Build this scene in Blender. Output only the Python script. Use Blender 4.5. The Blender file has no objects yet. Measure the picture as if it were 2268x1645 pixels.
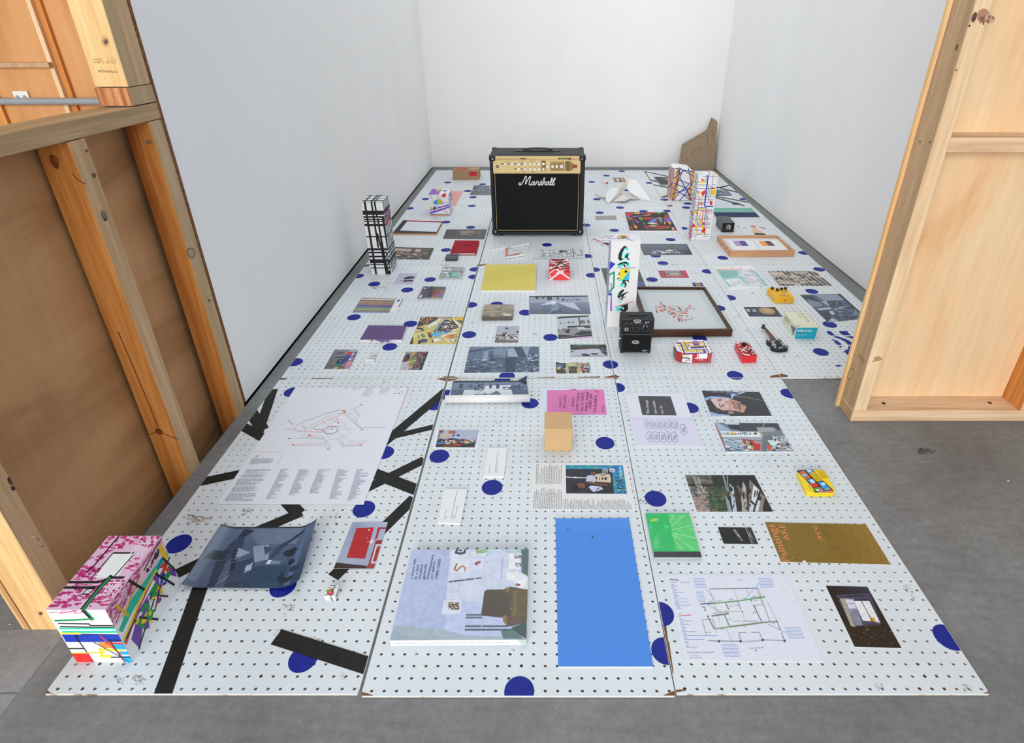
import bpy, math, random
from mathutils import Vector

S = bpy.context.scene
COL = S.collection
R = math.radians

# ------------------------------------------------------------------ camera
# solved from the 25.4 mm hole grid of the pegboards, the board seams and the upright studs (2268 x 1645 frame)
F, PX, PY, TH, H = 1264.2, 1209.6, 691.5, 0.46828, 1.2193
cd = bpy.data.cameras.new('camera')
cam = bpy.data.objects.new('camera', cd); COL.objects.link(cam)
cam.location = (0, 0, H); cam.rotation_euler = (math.pi/2 - TH, 0, 0)
cd.sensor_width = 36; cd.lens = F/2268*36
cd.shift_x = (1134 - PX)/2268; cd.shift_y = (PY - 822.5)/2268
cd.clip_start = 0.02
S.camera = cam

# ------------------------------------------------------------------ light
w = bpy.data.worlds.new('world'); S.world = w; w.use_nodes = True
bg = w.node_tree.nodes['Background']
bg.inputs[0].default_value = (0.74, 0.87, 1.0, 1); bg.inputs[1].default_value = 0.56

def area(name, loc, target, sx, sy, power, color):
    l = bpy.data.lights.new(name, 'AREA'); l.shape = 'RECTANGLE'; l.size = sx; l.size_y = sy
    l.energy = power; l.color = color
    o = bpy.data.objects.new(name, l); COL.objects.link(o)
    o.location = loc
    o.rotation_euler = (Vector(target) - Vector(loc)).to_track_quat('-Z', 'Y').to_euler()
    return o
# the open roller door behind the camera and an overhead fill added to brighten the deep room
area('doorway_daylight', (-1.3, -4.6, 2.2), (0.4, 3.2, 0.6), 5.5, 3.2, 380, (1.0, 0.965, 0.92))
area('overhead_fill', (0.1, 3.7, 4.6), (0.3, 3.9, 0.0), 4.0, 4.0, 82, (1.0, 0.975, 0.95))

S.view_settings.view_transform = 'Standard'; S.view_settings.look = 'None'
S.view_settings.exposure = 0.06; S.view_settings.gamma = 1.0
S.view_settings.use_curve_mapping = False

# ------------------------------------------------------------------ pixel -> place helpers
_c, _s = math.cos(TH), math.sin(TH)
def ray(u, v):
    a = (u - PX)/F; b = (v - PY)/F
    return Vector((a, _c - b*_s, -_s - b*_c))
def G(u, v, z=0.0):                    # the point of height z seen at pixel u, v (z = 0 is the top of the pegboards)
    d = ray(u, v); return Vector((0, 0, H)) + d*((z - H)/d.z)
def onY(u, v, Y):
    d = ray(u, v); return Vector((0, 0, H)) + d*(Y/d.y)
def onX(u, v, X):
    d = ray(u, v); return Vector((0, 0, H)) + d*(X/d.x)

# ------------------------------------------------------------------ materials
GAIN = 1.12
def lin(h, gain=None):
    if not isinstance(h, str): return tuple(h)[:3] + (1,)
    g = GAIN if gain is None else gain
    h = h.lstrip('#')
    if len(h) == 3: h = ''.join(c*2 for c in h)
    o = []
    for i in (0, 2, 4):
        c = int(h[i:i+2], 16)/255
        c = c/12.92 if c <= 0.04045 else ((c + 0.055)/1.055)**2.4
        o.append(min(0.86, c*g))
    return (*o, 1)
MATS = {}
def newmat(name, rough=0.5, spec=0.5, metal=0.0):
    m = bpy.data.materials.new(name); m.use_nodes = True
    nt = m.node_tree; b = nt.nodes['Principled BSDF']
    b.inputs['Roughness'].default_value = rough
    b.inputs['Specular IOR Level'].default_value = spec
    b.inputs['Metallic'].default_value = metal
    MATS[name] = m
    return m, nt, b
def node(nt, t, **kw):
    n = nt.nodes.new(t)
    for k, v in kw.items(): setattr(n, k, v)
    return n
def noise(nt, vec, scale, detail=4, rough=0.6, dist=0.0):
    n = node(nt, 'ShaderNodeTexNoise')
    n.inputs['Scale'].default_value = scale; n.inputs['Detail'].default_value = detail
    n.inputs['Roughness'].default_value = rough; n.inputs['Distortion'].default_value = dist
    if vec is not None: nt.links.new(vec, n.inputs['Vector'])
    return n.outputs['Fac']
def ramp(nt, fac, stops):
    n = node(nt, 'ShaderNodeValToRGB'); e = n.color_ramp.elements
    while len(e) < len(stops): e.new(0.5)
    for k, (p, c) in enumerate(stops): e[k].position = p; e[k].color = c
    nt.links.new(fac, n.inputs[0]); return n.outputs[0]
def mix(nt, fac, a, b, mode='MIX'):
    n = node(nt, 'ShaderNodeMix', data_type='RGBA', blend_type=mode)
    for sock, v in ((n.inputs[0], fac), (n.inputs[6], a), (n.inputs[7], b)):
        if hasattr(v, 'is_output'): nt.links.new(v, sock)
        else: sock.default_value = v
    return n.outputs[2]
def bump(nt, b, fac, strength, dist=0.002):
    n = node(nt, 'ShaderNodeBump'); n.inputs['Strength'].default_value = strength; n.inputs['Distance'].default_value = dist
    nt.links.new(fac, n.inputs['Height']); nt.links.new(n.outputs[0], b.inputs['Normal'])
def pos(nt, scale=(1, 1, 1), rot=(0, 0, 0)):
    g = node(nt, 'ShaderNodeNewGeometry'); mp = node(nt, 'ShaderNodeMapping')
    mp.inputs['Scale'].default_value = scale; mp.inputs['Rotation'].default_value = rot
    nt.links.new(g.outputs['Position'], mp.inputs['Vector']); return mp.outputs[0]
def plain(name, h, rough=0.5, spec=0.5, metal=0.0, vary=0.06, scale=40, gain=None):
    m, nt, b = newmat(name, rough, spec, metal)
    c = lin(h, gain); d = tuple(x*(1 - vary*2) for x in c[:3]) + (1,); e = tuple(min(0.9, x*(1 + vary)) for x in c[:3]) + (1,)
    nt.links.new(ramp(nt, noise(nt, pos(nt), scale), [(0.3, d), (0.7, e)]), b.inputs['Base Color'])
    return m
def inkmat(name, rough, spec=0.4, grain=0.06, cloud=0.0):
    m, nt, b = newmat(name, rough, spec)
    a = node(nt, 'ShaderNodeVertexColor', layer_name='col')
    f = ramp(nt, noise(nt, pos(nt), 320, 2), [(0.3, (1 - grain*2,)*3 + (1,)), (0.7, (1, 1, 1, 1))])
    c = mix(nt, 1.0, a.outputs[0], f, 'MULTIPLY')
    if cloud: c = mix(nt, 1.0, c, ramp(nt, noise(nt, pos(nt), 70, 4, 0.65), [(0.3, (1 - cloud,)*3 + (1,)), (0.7, (1 + cloud*0.5,)*3 + (1,))]), 'MULTIPLY')
    nt.links.new(c, b.inputs['Base Color'])
    return m
inkmat('ink', 0.55); inkmat('gloss', 0.24, 0.45, 0.06, 0.14); inkmat('matte', 0.8, 0.25, 0.1)

def wood(name, c1, c2, c3, axis, rough=0.6, dens=1.0, seed=0.0):
    m, nt, b = newmat(name, rough, 0.3)
    sc = {'x': (1.2, 26, 26), 'y': (26, 1.2, 26), 'z': (26, 26, 1.2)}[axis]
    v = pos(nt, tuple(k*dens for k in sc)); 
    v.node.inputs['Location'].default_value = (seed, seed*1.7, seed*0.6)
    n1 = noise(nt, v, 1.0, 5, 0.55, 0.6)
    v2 = pos(nt, tuple(k*dens*3 for k in sc)); n2 = noise(nt, v2, 1.6, 3, 0.5)
    base = ramp(nt, n1, [(0.28, lin(c1)), (0.5, lin(c2)), (0.74, lin(c3))])
    fine = ramp(nt, n2, [(0.35, (0.8, 0.77, 0.72, 1)), (0.6, (1, 1, 1, 1))])
    nt.links.new(mix(nt, 0.7, base, fine, 'MULTIPLY'), b.inputs['Base Color'])
    bump(nt, b, n2, 0.12)
    return m
def plywood(name, c1, c2, c3, axis='z', seed=0.0):
    m, nt, b = newmat(name, 0.62, 0.3)
    sc = {'z': (2.4, 2.4, 0.55), 'y': (2.4, 0.6, 2.4)}[axis]
    v = pos(nt, sc); v.node.inputs['Location'].default_value = (seed, seed*2.3, seed*1.3)
    n1 = noise(nt, v, 1.5, 3, 0.5, 1.6)
    wv = node(nt, 'ShaderNodeMath', operation='MULTIPLY'); wv.inputs[1].default_value = 3.2
    nt.links.new(n1, wv.inputs[0])
    fr = node(nt, 'ShaderNodeMath', operation='PINGPONG'); fr.inputs[1].default_value = 1.0
    nt.links.new(wv.outputs[0], fr.inputs[0])
    base = ramp(nt, fr.outputs[0], [(0.0, lin(c1)), (0.35, lin(c2)), (1.0, lin(c3))])
    fine = ramp(nt, noise(nt, pos(nt, (60, 60, 4)), 1.0, 4), [(0.3, (0.88, 0.86, 0.83, 1)), (0.65, (1, 1, 1, 1))])
    nt.links.new(mix(nt, 0.8, base, fine, 'MULTIPLY'), b.inputs['Base Color'])
    return m
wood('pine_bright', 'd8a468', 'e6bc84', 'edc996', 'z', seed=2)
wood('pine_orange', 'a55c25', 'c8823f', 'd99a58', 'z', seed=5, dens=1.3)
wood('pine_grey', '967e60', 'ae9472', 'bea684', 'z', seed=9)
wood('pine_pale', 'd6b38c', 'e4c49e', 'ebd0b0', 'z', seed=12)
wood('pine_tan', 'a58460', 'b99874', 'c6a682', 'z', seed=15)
wood('sill_wood', '8c7454', 'a88c68', 'b89e7a', 'y', seed=4)
wood('plate_wood', 'c29a78', 'dfbb97', 'ecd0b0', 'x', seed=7)
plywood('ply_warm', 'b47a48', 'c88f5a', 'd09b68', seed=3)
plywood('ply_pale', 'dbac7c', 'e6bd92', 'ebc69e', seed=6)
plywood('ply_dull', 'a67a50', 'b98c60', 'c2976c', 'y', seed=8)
wood('frame_dark', '2e1c12', '452c1d', '58382a', 'x', 0.4, 1.5)
wood('frame_oak', 'b58662', 'c99b76', 'd8ad89', 'x', 0.5, 1.5)
wood('cut_end', '8a4a28', 'b4703f', 'd8a878', 'z', dens=4)
plain('ply_edge', '7a5236', 0.8, 0.2, vary=0.25, scale=120)
plain('black_plastic', '17181a', 0.45, 0.4, vary=0.1, gain=1)
plain('gold_panel', 'e2c68c', 0.35, 0.5, 0.0, 0.03, 8, gain=1.0)
plain('gold_trim', 'cdb27c', 0.4, 0.5, 0.0, 0.05)
plain('chrome', 'c9c9c8', 0.2, 0.5, 1.0, 0.03)
plain('knob_white', 'f2efe8', 0.35, 0.5)
plain('brass_plate', '8c7440', 0.4, 0.5, 0.3)
plain('mdf', 'c3a076', 0.8, 0.2, vary=0.05, scale=220, gain=1.15)
plain('cardboard', 'a08264', 0.85, 0.2, vary=0.06, scale=60)
plain('cardboard_grey', '8f7d68', 0.85, 0.2, vary=0.06, scale=60)
plain('paper_white', 'e6e6ea', 0.7, 0.3, vary=0.02)
plain('red_paint', 'd0202c', 0.35, 0.5, vary=0.03)
plain('yellow_paint', 'e0ac1c', 0.38, 0.5, vary=0.03)
plain('tin_yellow', 'ecc81e', 0.25, 0.5, vary=0.02)
plain('blue_vinyl', '17268a', 0.5, 0.22, vary=0.10, scale=55, gain=1.0)
plain('black_tape', '1c1c1a', 0.55, 0.3, vary=0.25, scale=35, gain=1.0)
plain('conduit_grey', '8f9294', 0.4, 0.4, vary=0.05)
plain('switch_white', 'd8d2cc', 0.4, 0.4, vary=0.01)
plain('rosewood', '5e3c28', 0.45, 0.4, vary=0.15)
plain('red_lamp', 'c01f22', 0.25, 0.5, vary=0.02)
plain('shadow_gap', '0c0c0c', 0.9, 0.1, vary=0.0, gain=1)

# tolex: pebbled black vinyl
m, nt, b = newmat('tolex', 0.55, 0.35); b.inputs['Base Color'].default_value = (0.012, 0.013, 0.015, 1)
bump(nt, b, noise(nt, pos(nt), 420, 2), 0.5, 0.001)
m, nt, b = newmat('grille_cloth', 0.85, 0.15)
nt.links.new(ramp(nt, noise(nt, pos(nt, (40, 40, 900)), 1.0, 2), [(0.4, (0.006, 0.007, 0.007, 1)), (0.7, (0.016, 0.017, 0.018, 1))]), b.inputs['Base Color'])
# painted walls: one white, the light's tint put into each colour
def wallmat(name, h):
    m, nt, b = newmat(name, 0.75, 0.25); c = lin(h, 1.0); d = tuple(x*0.955 for x in c[:3]) + (1,)
    nt.links.new(ramp(nt, noise(nt, pos(nt, (1, 1, 0.5)), 2.2, 5), [(0.3, d), (0.65, c)]), b.inputs['Base Color'])
    bump(nt, b, noise(nt, pos(nt), 90, 3), 0.04)
wallmat('wall_paint_cool_light', 'f3f6fa'); wallmat('wall_paint_warm_light', 'f6f2ee')
# concrete
def concrete(name, a, bcol, ccol):
    m, nt, b = newmat(name, 0.55, 0.35)
    big = noise(nt, pos(nt), 1.8, 8, 0.68, 0.4); fine = noise(nt, pos(nt, (1, 1, 1)), 60, 6, 0.7)
    br = noise(nt, pos(nt, (8, 60, 1), (0, 0, 0.5)), 1.0, 4, 0.6)
    base = ramp(nt, big, [(0.25, lin(a, 1)), (0.5, lin(bcol, 1)), (0.75, lin(ccol, 1))])
    base = mix(nt, 0.75, base, ramp(nt, fine, [(0.3, (0.72, 0.72, 0.72, 1)), (0.7, (1.1, 1.1, 1.1, 1))]), 'MULTIPLY')
    base = mix(nt, 0.4, base, ramp(nt, br, [(0.35, (0.8, 0.8, 0.8, 1)), (0.7, (1.15, 1.15, 1.15, 1))]), 'MULTIPLY')
    sp = noise(nt, pos(nt), 240, 1); 
    base = mix(nt, ramp(nt, sp, [(0.76, (0, 0, 0, 1)), (0.80, (0.5, 0.5, 0.5, 1))]), base, (0.55, 0.55, 0.55, 1))
    nt.links.new(base, b.inputs['Base Color'])
    nt.links.new(ramp(nt, big, [(0.3, (0.4, 0.4, 0.4, 1)), (0.7, (0.62, 0.62, 0.62, 1))]), b.inputs['Roughness'])
    bump(nt, b, fine, 0.06)
concrete('concrete', '66676a', '7b7c7c', '8e8f8f'); concrete('concrete_pale', '7d7d80', '8e8e90', '9c9c9d')
# pegboard paint: off-white, scuffed, a few grey-brown stains
m, nt, b = newmat('board_paint', 0.38, 0.45)
v = pos(nt)
oi = node(nt, 'ShaderNodeObjectInfo'); sep = node(nt, 'ShaderNodeMath', operation='MULTIPLY'); sep.inputs[1].default_value = 3.0
nt.links.new(oi.outputs['Random'], sep.inputs[0])
base = ramp(nt, noise(nt, v, 3.0, 5), [(0.3, (0.61, 0.665, 0.70, 1)), (0.62, (0.695, 0.745, 0.78, 1))])
st = noise(nt, v, 9.0, 8, 0.75, 0.8)
base = mix(nt, ramp(nt, st, [(0.69, (0, 0, 0, 1)), (0.76, (0.75, 0.75, 0.75, 1))]), base, (0.30, 0.26, 0.22, 1))
dust = noise(nt, v, 300, 3, 0.7); patch = noise(nt, v, 2.2, 2)
pm = node(nt, 'ShaderNodeMath', operation='MULTIPLY')
nt.links.new(ramp(nt, dust, [(0.52, (0, 0, 0, 1)), (0.66, (1, 1, 1, 1))]), pm.inputs[0])
nt.links.new(ramp(nt, patch, [(0.5, (0, 0, 0, 1)), (0.68, (0.45, 0.45, 0.45, 1))]), pm.inputs[1])
base = mix(nt, pm.outputs[0], base, (0.38, 0.38, 0.38, 1))
nt.links.new(base, b.inputs['Base Color'])
bump(nt, b, noise(nt, pos(nt, (1, 0.25, 1)), 130, 3), 0.05)
m, nt, b = newmat('board_edge', 0.6, 0.3)
nt.links.new(ramp(nt, noise(nt, pos(nt), 9, 6, 0.7), [(0.42, (0.80, 0.78, 0.74, 1)), (0.58, (0.78, 0.74, 0.68, 1)), (0.64, (0.36, 0.2, 0.1, 1))]), b.inputs['Base Color'])
# clear glass / clear plastic
m, nt, b = newmat('clear_plastic', 0.06, 0.5); b.inputs['Base Color'].default_value = (1, 1, 1, 1)
b.inputs['Transmission Weight'].default_value = 1.0; b.inputs['IOR'].default_value = 1.15

# ------------------------------------------------------------------ mesh helpers
class MB:
    def __init__(s): s.V = []; s.Fc = []; s.C = []
    def face(s, pts, c=None):
        i = len(s.V); s.V += [Vector(p) for p in pts]; s.Fc.append(tuple(range(i, i + len(pts)))); s.C.append(c); return s
    def prism(s, top, down, c=None, cside=None):          # top ring (any polygon) extruded by a vector
        d = Vector(down); n = len(top); top = [Vector(p) for p in top]; i = len(s.V)
        s.V += top + [p + d for p in top]
        s.Fc.append(tuple(range(i, i + n))); s.C.append(c)
        s.Fc.append(tuple(range(i + 2*n - 1, i + n - 1, -1))); s.C.append(cside or c)
        for k in range(n):
            j = (k + 1) % n
            s.Fc.append((i + k, i + n + k, i + n + j, i + j)); s.C.append(cside or c)
        return s
    def box(s, x0, x1, y0, y1, z0, z1, c=None):
        return s.prism([(x0, y0, z1), (x1, y0, z1), (x1, y1, z1), (x0, y1, z1)], (0, 0, z0 - z1), c)
    def cyl(s, p, d, r, r2=None, n=14, c=None):            # from p along vector d
        p = Vector(p); d = Vector(d); r2 = r if r2 is None else r2
        a = d.orthogonal().normalized(); b = d.normalized().cross(a); i = len(s.V)
        for q, rr in ((p, r), (p + d, r2)):
            for k in range(n):
                t = 2*math.pi*k/n; s.V.append(q + (a*math.cos(t) + b*math.sin(t))*rr)
        for k in range(n):
            j = (k + 1) % n; s.Fc.append((i + k, i + j, i + n + j, i + n + k)); s.C.append(c)
        s.Fc.append(tuple(range(i + n - 1, i - 1, -1))); s.C.append(c)
        s.Fc.append(tuple(range(i + n, i + 2*n))); s.C.append(c)
        return s
    def bar(s, a, b, wdt, hgt, c=None):                    # a flat bar lying between two floor points
        a = Vector(a); b = Vector(b); d = (b - a); d.z = 0; d.normalize(); n = Vector((-d.y, d.x, 0))*wdt/2
        up = Vector((0, 0, hgt))
        return s.prism([a - n + up, b - n + up, b + n + up, a + n + up], -up, c)
    def ring(s, pts, r, n=8, c=None):                      # a tube through points
        pts = [Vector(p) for p in pts]
        for p, q in zip(pts, pts[1:]): s.cyl(p, q - p, r, n=n, c=c)
        return s

def mkobj(name, mb, mat, origin=(0, 0, 0), parent=None, smooth=False):
    o0 = Vector(origin)
    me = bpy.data.meshes.new(name)
    me.from_pydata([tuple(v - o0) for v in mb.V], [], mb.Fc)
    if any(c is not None for c in mb.C):
        ca = me.color_attributes.new('col', 'FLOAT_COLOR', 'CORNER'); k = 0; data = []
        for f, c in zip(mb.Fc, mb.C):
            if c is None: c = (0.8, 0.8, 0.8, 1)
            if isinstance(c, list):
                for q in c: data += list(q)
            else: data += list(c)*len(f)
        ca.data.foreach_set('color', data)
    me.materials.append(MATS[mat] if isinstance(mat, str) else mat)
    if smooth: me.polygons.foreach_set('use_smooth', [True]*len(me.polygons))
    me.update()
    o = bpy.data.objects.new(name, me); COL.objects.link(o)
    if parent is not None: o.parent = parent
    else: o.location = o0
    return o
def tag(o, label, cat, group=None):
    o['label'] = label; o['category'] = cat
    if group: o['group'] = group
    return o
class Thing:                                               # an Empty at the thing's base with its parts as children
    def __init__(s, name, label, cat, loc, group=None):
        s.loc = Vector(loc); s.o = bpy.data.objects.new(name, None); COL.objects.link(s.o); s.o.location = s.loc
        s.o.empty_display_size = 0.05
        tag(s.o, label, cat, group)
    def part(s, name, mb, mat, parent=None, smooth=False, label=None):
        o = mkobj(name, mb, mat, s.loc, parent or s.o, smooth)
        if label: o['label'] = label
        return o
def bev(o, w, seg=2):
    m = o.modifiers.new('bevel', 'BEVEL'); m.width = w; m.segments = seg; m.limit_method = 'ANGLE'; return o
def struct(name, mb, mat):
    o = mkobj(name, mb, mat); o['kind'] = 'structure'; return o

# ------------------------------------------------------------------ flat print: ink shapes on a surface
_tx = {}
def textpolys(t):
    if t not in _tx:
        cu = bpy.data.curves.new('t', 'FONT'); cu.body = t; cu.resolution_u = 2
        ob = bpy.data.objects.new('t', cu); COL.objects.link(ob)
        bpy.context.view_layer.update()
        me = bpy.data.meshes.new_from_object(ob.evaluated_get(bpy.context.evaluated_depsgraph_get()))
        vs = [(v.co.x, v.co.y) for v in me.vertices]; fs = [tuple(p.vertices) for p in me.polygons]
        bpy.data.objects.remove(ob); bpy.data.curves.remove(cu); bpy.data.meshes.remove(me)
        x0 = min(v[0] for v in vs); x1 = max(v[0] for v in vs)
        _tx[t] = ([((x - x0)/(x1 - x0), y/0.72) for x, y in vs], fs)
    return _tx[t]
def bil(q, u, v):
    return tuple((q[0][k]*(1 - u) + q[1][k]*u)*(1 - v) + (q[3][k]*(1 - u) + q[2][k]*u)*v for k in range(len(q[0])))
def expand(shapes):
    """shape list -> [(points, colour or list of colours, layer)]"""
    out = []
    for L, sh in enumerate(shapes):
        k = sh[0]
        if k == 'p': out.append((sh[2], lin(sh[1]), L))
        elif k == 'r': x0, y0, x1, y1 = sh[2:6]; out.append(([(x0, y0), (x1, y0), (x1, y1), (x0, y1)], lin(sh[1]), L))
        elif k == 'g': out.append((sh[2], [lin(h) for h in sh[1]], L))
        elif k == 'l':
            c = lin(sh[1]); wd = sh[2]/2; P = sh[3]
            for i, (a, b) in enumerate(zip(P, P[1:])):
                dx, dy = b[0] - a[0], b[1] - a[1]; n = math.hypot(dx, dy) or 1e-9; dx /= n; dy /= n
                e = wd*0.6 if len(P) > 2 else 0
                a = (a[0] - dx*e, a[1] - dy*e); b = (b[0] + dx*e, b[1] + dy*e)
                out.append(([(a[0] - dy*wd, a[1] + dx*wd), (b[0] - dy*wd, b[1] + dx*wd), (b[0] + dy*wd, b[1] - dx*wd), (a[0] + dy*wd, a[1] - dx*wd)], c, L + 0.5*i/len(P)))
        elif k == 'e':
            cx, cy, rx, ry = sh[2:6]; t0 = R(sh[6]) if len(sh) > 6 else 0
            pts = []
            for i in range(18):
                t = 2*math.pi*i/18; x, y = rx*math.cos(t), ry*math.sin(t)
                pts.append((cx + x*math.cos(t0) - y*math.sin(t0), cy + x*math.sin(t0) + y*math.cos(t0)))
            out.append((pts, lin(sh[1]), L))
        elif k == 't':
            vs, fs = textpolys(sh[2]); p0, p1, p2 = sh[3:6]
            q = [(p0[0] + (p1[0] - p0[0])*x + (p2[0] - p0[0])*y, p0[1] + (p1[1] - p0[1])*x + (p2[1] - p0[1])*y) for x, y in vs]
            c = lin(sh[1])
            for f in fs: out.append(([q[i] for i in f], c, L))
        elif k == 's':
            rn = random.Random(sh[5] if len(sh) > 5 else 1); cs = [lin(h) for h in sh[1]]; n, (sx, sy), q = sh[2:5]
            for i in range(n):
                x, y = bil(q, rn.random(), rn.random()); a = sx*(0.4 + rn.random()); b = sy*(0.4 + rn.random()); t = rn.uniform(-0.7, 0.7)
                pts = []
                for ex, ey in ((-1, -1), (1, -0.8), (0.9, 1), (-0.8, 0.7)):
                    X, Y = ex*a/2*(0.7 + 0.6*rn.random()), ey*b/2*(0.7 + 0.6*rn.random())
                    pts.append((x + X*math.cos(t) - Y*math.sin(t)*(sx/sy if False else 1), y + X*math.sin(t)*sy/sx + Y*math.cos(t)))
                out.append((pts, rn.choice(cs), L + 0.8*i/n))
        elif k == 'x':                                     # rows of body text too small to read: word dashes
            rn = random.Random(sh[5] if len(sh) > 5 else 1); q, n, fill = sh[2:5]; c = lin(sh[1])
            for i in range(n):
                v0 = (i + 0.28)/n; v1 = (i + 0.72)/n; x = 0.0; end = 0.75 + 0.25*rn.random() if rn.random() < fill else 0.3 + 0.5*rn.random()
                while x < end:
                    wd = min(rn.uniform(0.04, 0.16), end - x)
                    out.append(([bil(q, x, v0), bil(q, x + wd, v0), bil(q, x + wd, v1), bil(q, x, v1)], c, L)); x += wd + 0.022
    return out
def clipc(poly, cols, quad):                               # cut a polygon (and its corner colours) to a convex quad
    a = sum(p[0]*q[1] - q[0]*p[1] for p, q in zip(quad, quad[1:] + quad[:1])); sg = 1 if a > 0 else -1
    P_ = [(p, c) for p, c in zip(poly, cols)]
    for e0, e1 in zip(quad, quad[1:] + quad[:1]):
        ex, ey = e1[0] - e0[0], e1[1] - e0[1]; out = []
        for (p, c), (q, d) in zip(P_, P_[1:] + P_[:1]):
            s0 = (ex*(p[1] - e0[1]) - ey*(p[0] - e0[0]))*sg; s1 = (ex*(q[1] - e0[1]) - ey*(q[0] - e0[0]))*sg
            if s0 >= 0: out.append((p, c))
            if (s0 >= 0) != (s1 >= 0):
                t = s0/(s0 - s1)
                out.append(((p[0] + (q[0] - p[0])*t, p[1] + (q[1] - p[1])*t), tuple(x + (y - x)*t for x, y in zip(c, d))))
        P_ = out
        if len(P_) < 3: return None, None
    return [p for p, c in P_], [c for p, c in P_]
def art(parent, origin, fmap, nrm, shapes, crop=None, name='print', mat='ink', thick=0.0008, edge=None):
    nrm = Vector(nrm); polys = expand(shapes); mb = MB()
    if edge is None and getattr(fmap, 'unit', False): edge = FULL
    step = min(0.00012, thick/max(1, len(shapes)))
    for pts, c, L in polys:
        if crop: pts = [(crop[0] + x*crop[2], crop[1] + y*crop[2]) for x, y in pts]
        off = nrm*(0.0001 + step*L)
        if edge:
            pts, c = clipc(list(pts), c if isinstance(c, list) else [c]*len(pts), edge)
            if pts is None: continue
        mb.face([fmap(x, y) + off for x, y in pts], c)
    return mkobj(name, mb, mat, origin, parent)
UP = (0, 0, 1)
def unit(q3):                                              # unit square (0,0 = far left, 1,1 = near right) on a 3-D quad
    q3 = [Vector(p) for p in q3]
    def f(u, v):
        return (q3[0]*(1 - u) + q3[1]*u)*(1 - v) + (q3[3]*(1 - u) + q3[2]*u)*v
    f.unit = True
    return f
FULL = [(0, 0), (1, 0), (1, 1), (0, 1)]
def sheet(name, label, cat, quad, shapes=(), crop=None, z=0.0012, base='e4e6ee', group=None, mat='ink', bottom=0.0001, side=None, inset=None):
    """a flat thing lying on the boards; quad = its top corners in pixels (far left, far right, near right, near left)"""
    top = [G(u, v, z) for u, v in quad]
    c = sum(top, Vector())/4; org = Vector((c.x, c.y, bottom))
    mb = MB().prism(top[::-1], (0, 0, bottom - z), lin(base), lin(side) if side else None)
    o = mkobj(name, mb, mat, org); tag(o, label, cat, group)
    if shapes:
        f = (lambda u, v: G(u, v, z)) if crop else unit(top)
        art(o, org, f, UP, shapes, crop, mat=mat, edge=list(quad) if crop else None)
    return o, org, top

# ================================================================== THE SETTING
ZF = -0.006                                                # concrete; z = 0 is the top of the pegboards
XL, YE, YB, XR = -1.08, 1.686, 5.47, 1.588                 # left wall face, its near end, back wall, right wall
fl = MB()
for x0, x1, y0, y1, z in ((XL, 6, -6, 7, ZF), (-5, XL, -6, 0.875, ZF), (-5, -1.172, 0.875, 7, ZF), (-1.172, XL, 0.875, 7, -0.1)):
    fl.face([(x0, y0, z), (x1, y0, z), (x1, y1, z), (x0, y1, z)])
fl.face([(XL, 0.875, ZF), (XL, 7, ZF), (XL, 7, -0.1), (XL, 0.875, -0.1)])
floor = struct('floor', fl, 'concrete')
pan = MB().face([(-5, -6, ZF + 0.0006), (XL - 0.002, -6, ZF + 0.0006), (XL - 0.002, 0.69, ZF + 0.0006), (-5, 0.69, ZF + 0.0006)])
pan.face([(-5, 0.694, ZF + 0.0006), (XL - 0.002, 0.694, ZF + 0.0006), (XL - 0.002, 0.83, ZF + 0.0006), (-5, 0.83, ZF + 0.0006)])
mkobj('slab_panel', pan, 'concrete_pale', parent=floor)
# faint scuff lettering and cracks on the slab
art(floor, (0, 0, 0), lambda u, v: G(u, v, ZF), UP, [
    ('s', ['3c3c3e', '4a4a4c', '58585a'], 26, (9, 4), [(2035, 990), (2068, 996), (2070, 1006), (2036, 1004)], 4),
    ('l', '6a6a6c', 1.2, [(2066, 972), (2100, 1000), (2140, 1045), (2166, 1070)]),
    ('l', '8f8f90', 1.2, [(2004, 1021), (2068, 1023)]),
    ('e', 'd8d8d6', 2233, 1065, 3, 1.5), ('e', 'c8c8c6', 1232, 1568, 2.5, 1), ('e', 'c8c8c6', 22, 1383, 3, 1.5)], name='scuff_mark')

wl = struct('wall_left', MB().box(XL - 0.012, XL, YE, YB, 0.006, 3.2), 'wall_paint_cool_light')
def wpart(par, name, mb, mat): return mkobj(name, mb, mat, parent=par)
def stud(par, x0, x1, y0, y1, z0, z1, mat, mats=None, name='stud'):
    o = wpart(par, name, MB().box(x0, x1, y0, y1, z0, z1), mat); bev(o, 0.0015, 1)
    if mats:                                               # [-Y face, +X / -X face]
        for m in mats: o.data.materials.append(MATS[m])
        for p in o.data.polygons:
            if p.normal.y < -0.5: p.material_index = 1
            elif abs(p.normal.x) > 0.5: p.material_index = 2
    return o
wpart(wl, 'gap_shade', MB().box(XL - 0.03, XL - 0.013, YE, YB, -0.1, 0.03), 'shadow_gap')  # black strip put in for the shade of the gap under the lining
wpart(wl, 'plywood_edge', MB().box(XL - 0.013, XL + 0.0008, YE - 0.011, YE - 0.0002, 0.006, 3.2), 'ply_edge')
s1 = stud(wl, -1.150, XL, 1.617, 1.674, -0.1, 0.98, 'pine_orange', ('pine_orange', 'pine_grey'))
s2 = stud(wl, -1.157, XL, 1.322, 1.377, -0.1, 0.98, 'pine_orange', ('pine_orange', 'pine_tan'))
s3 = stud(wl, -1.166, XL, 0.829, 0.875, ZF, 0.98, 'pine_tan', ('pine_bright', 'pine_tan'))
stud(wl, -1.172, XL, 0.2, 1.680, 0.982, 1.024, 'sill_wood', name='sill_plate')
e = stud(wl, -1.166, XL, 1.573, 1.681, 1.0265, 1.071, 'sill_wood', ('cut_end', 'pine_grey'), name='lintel_block')
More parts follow.
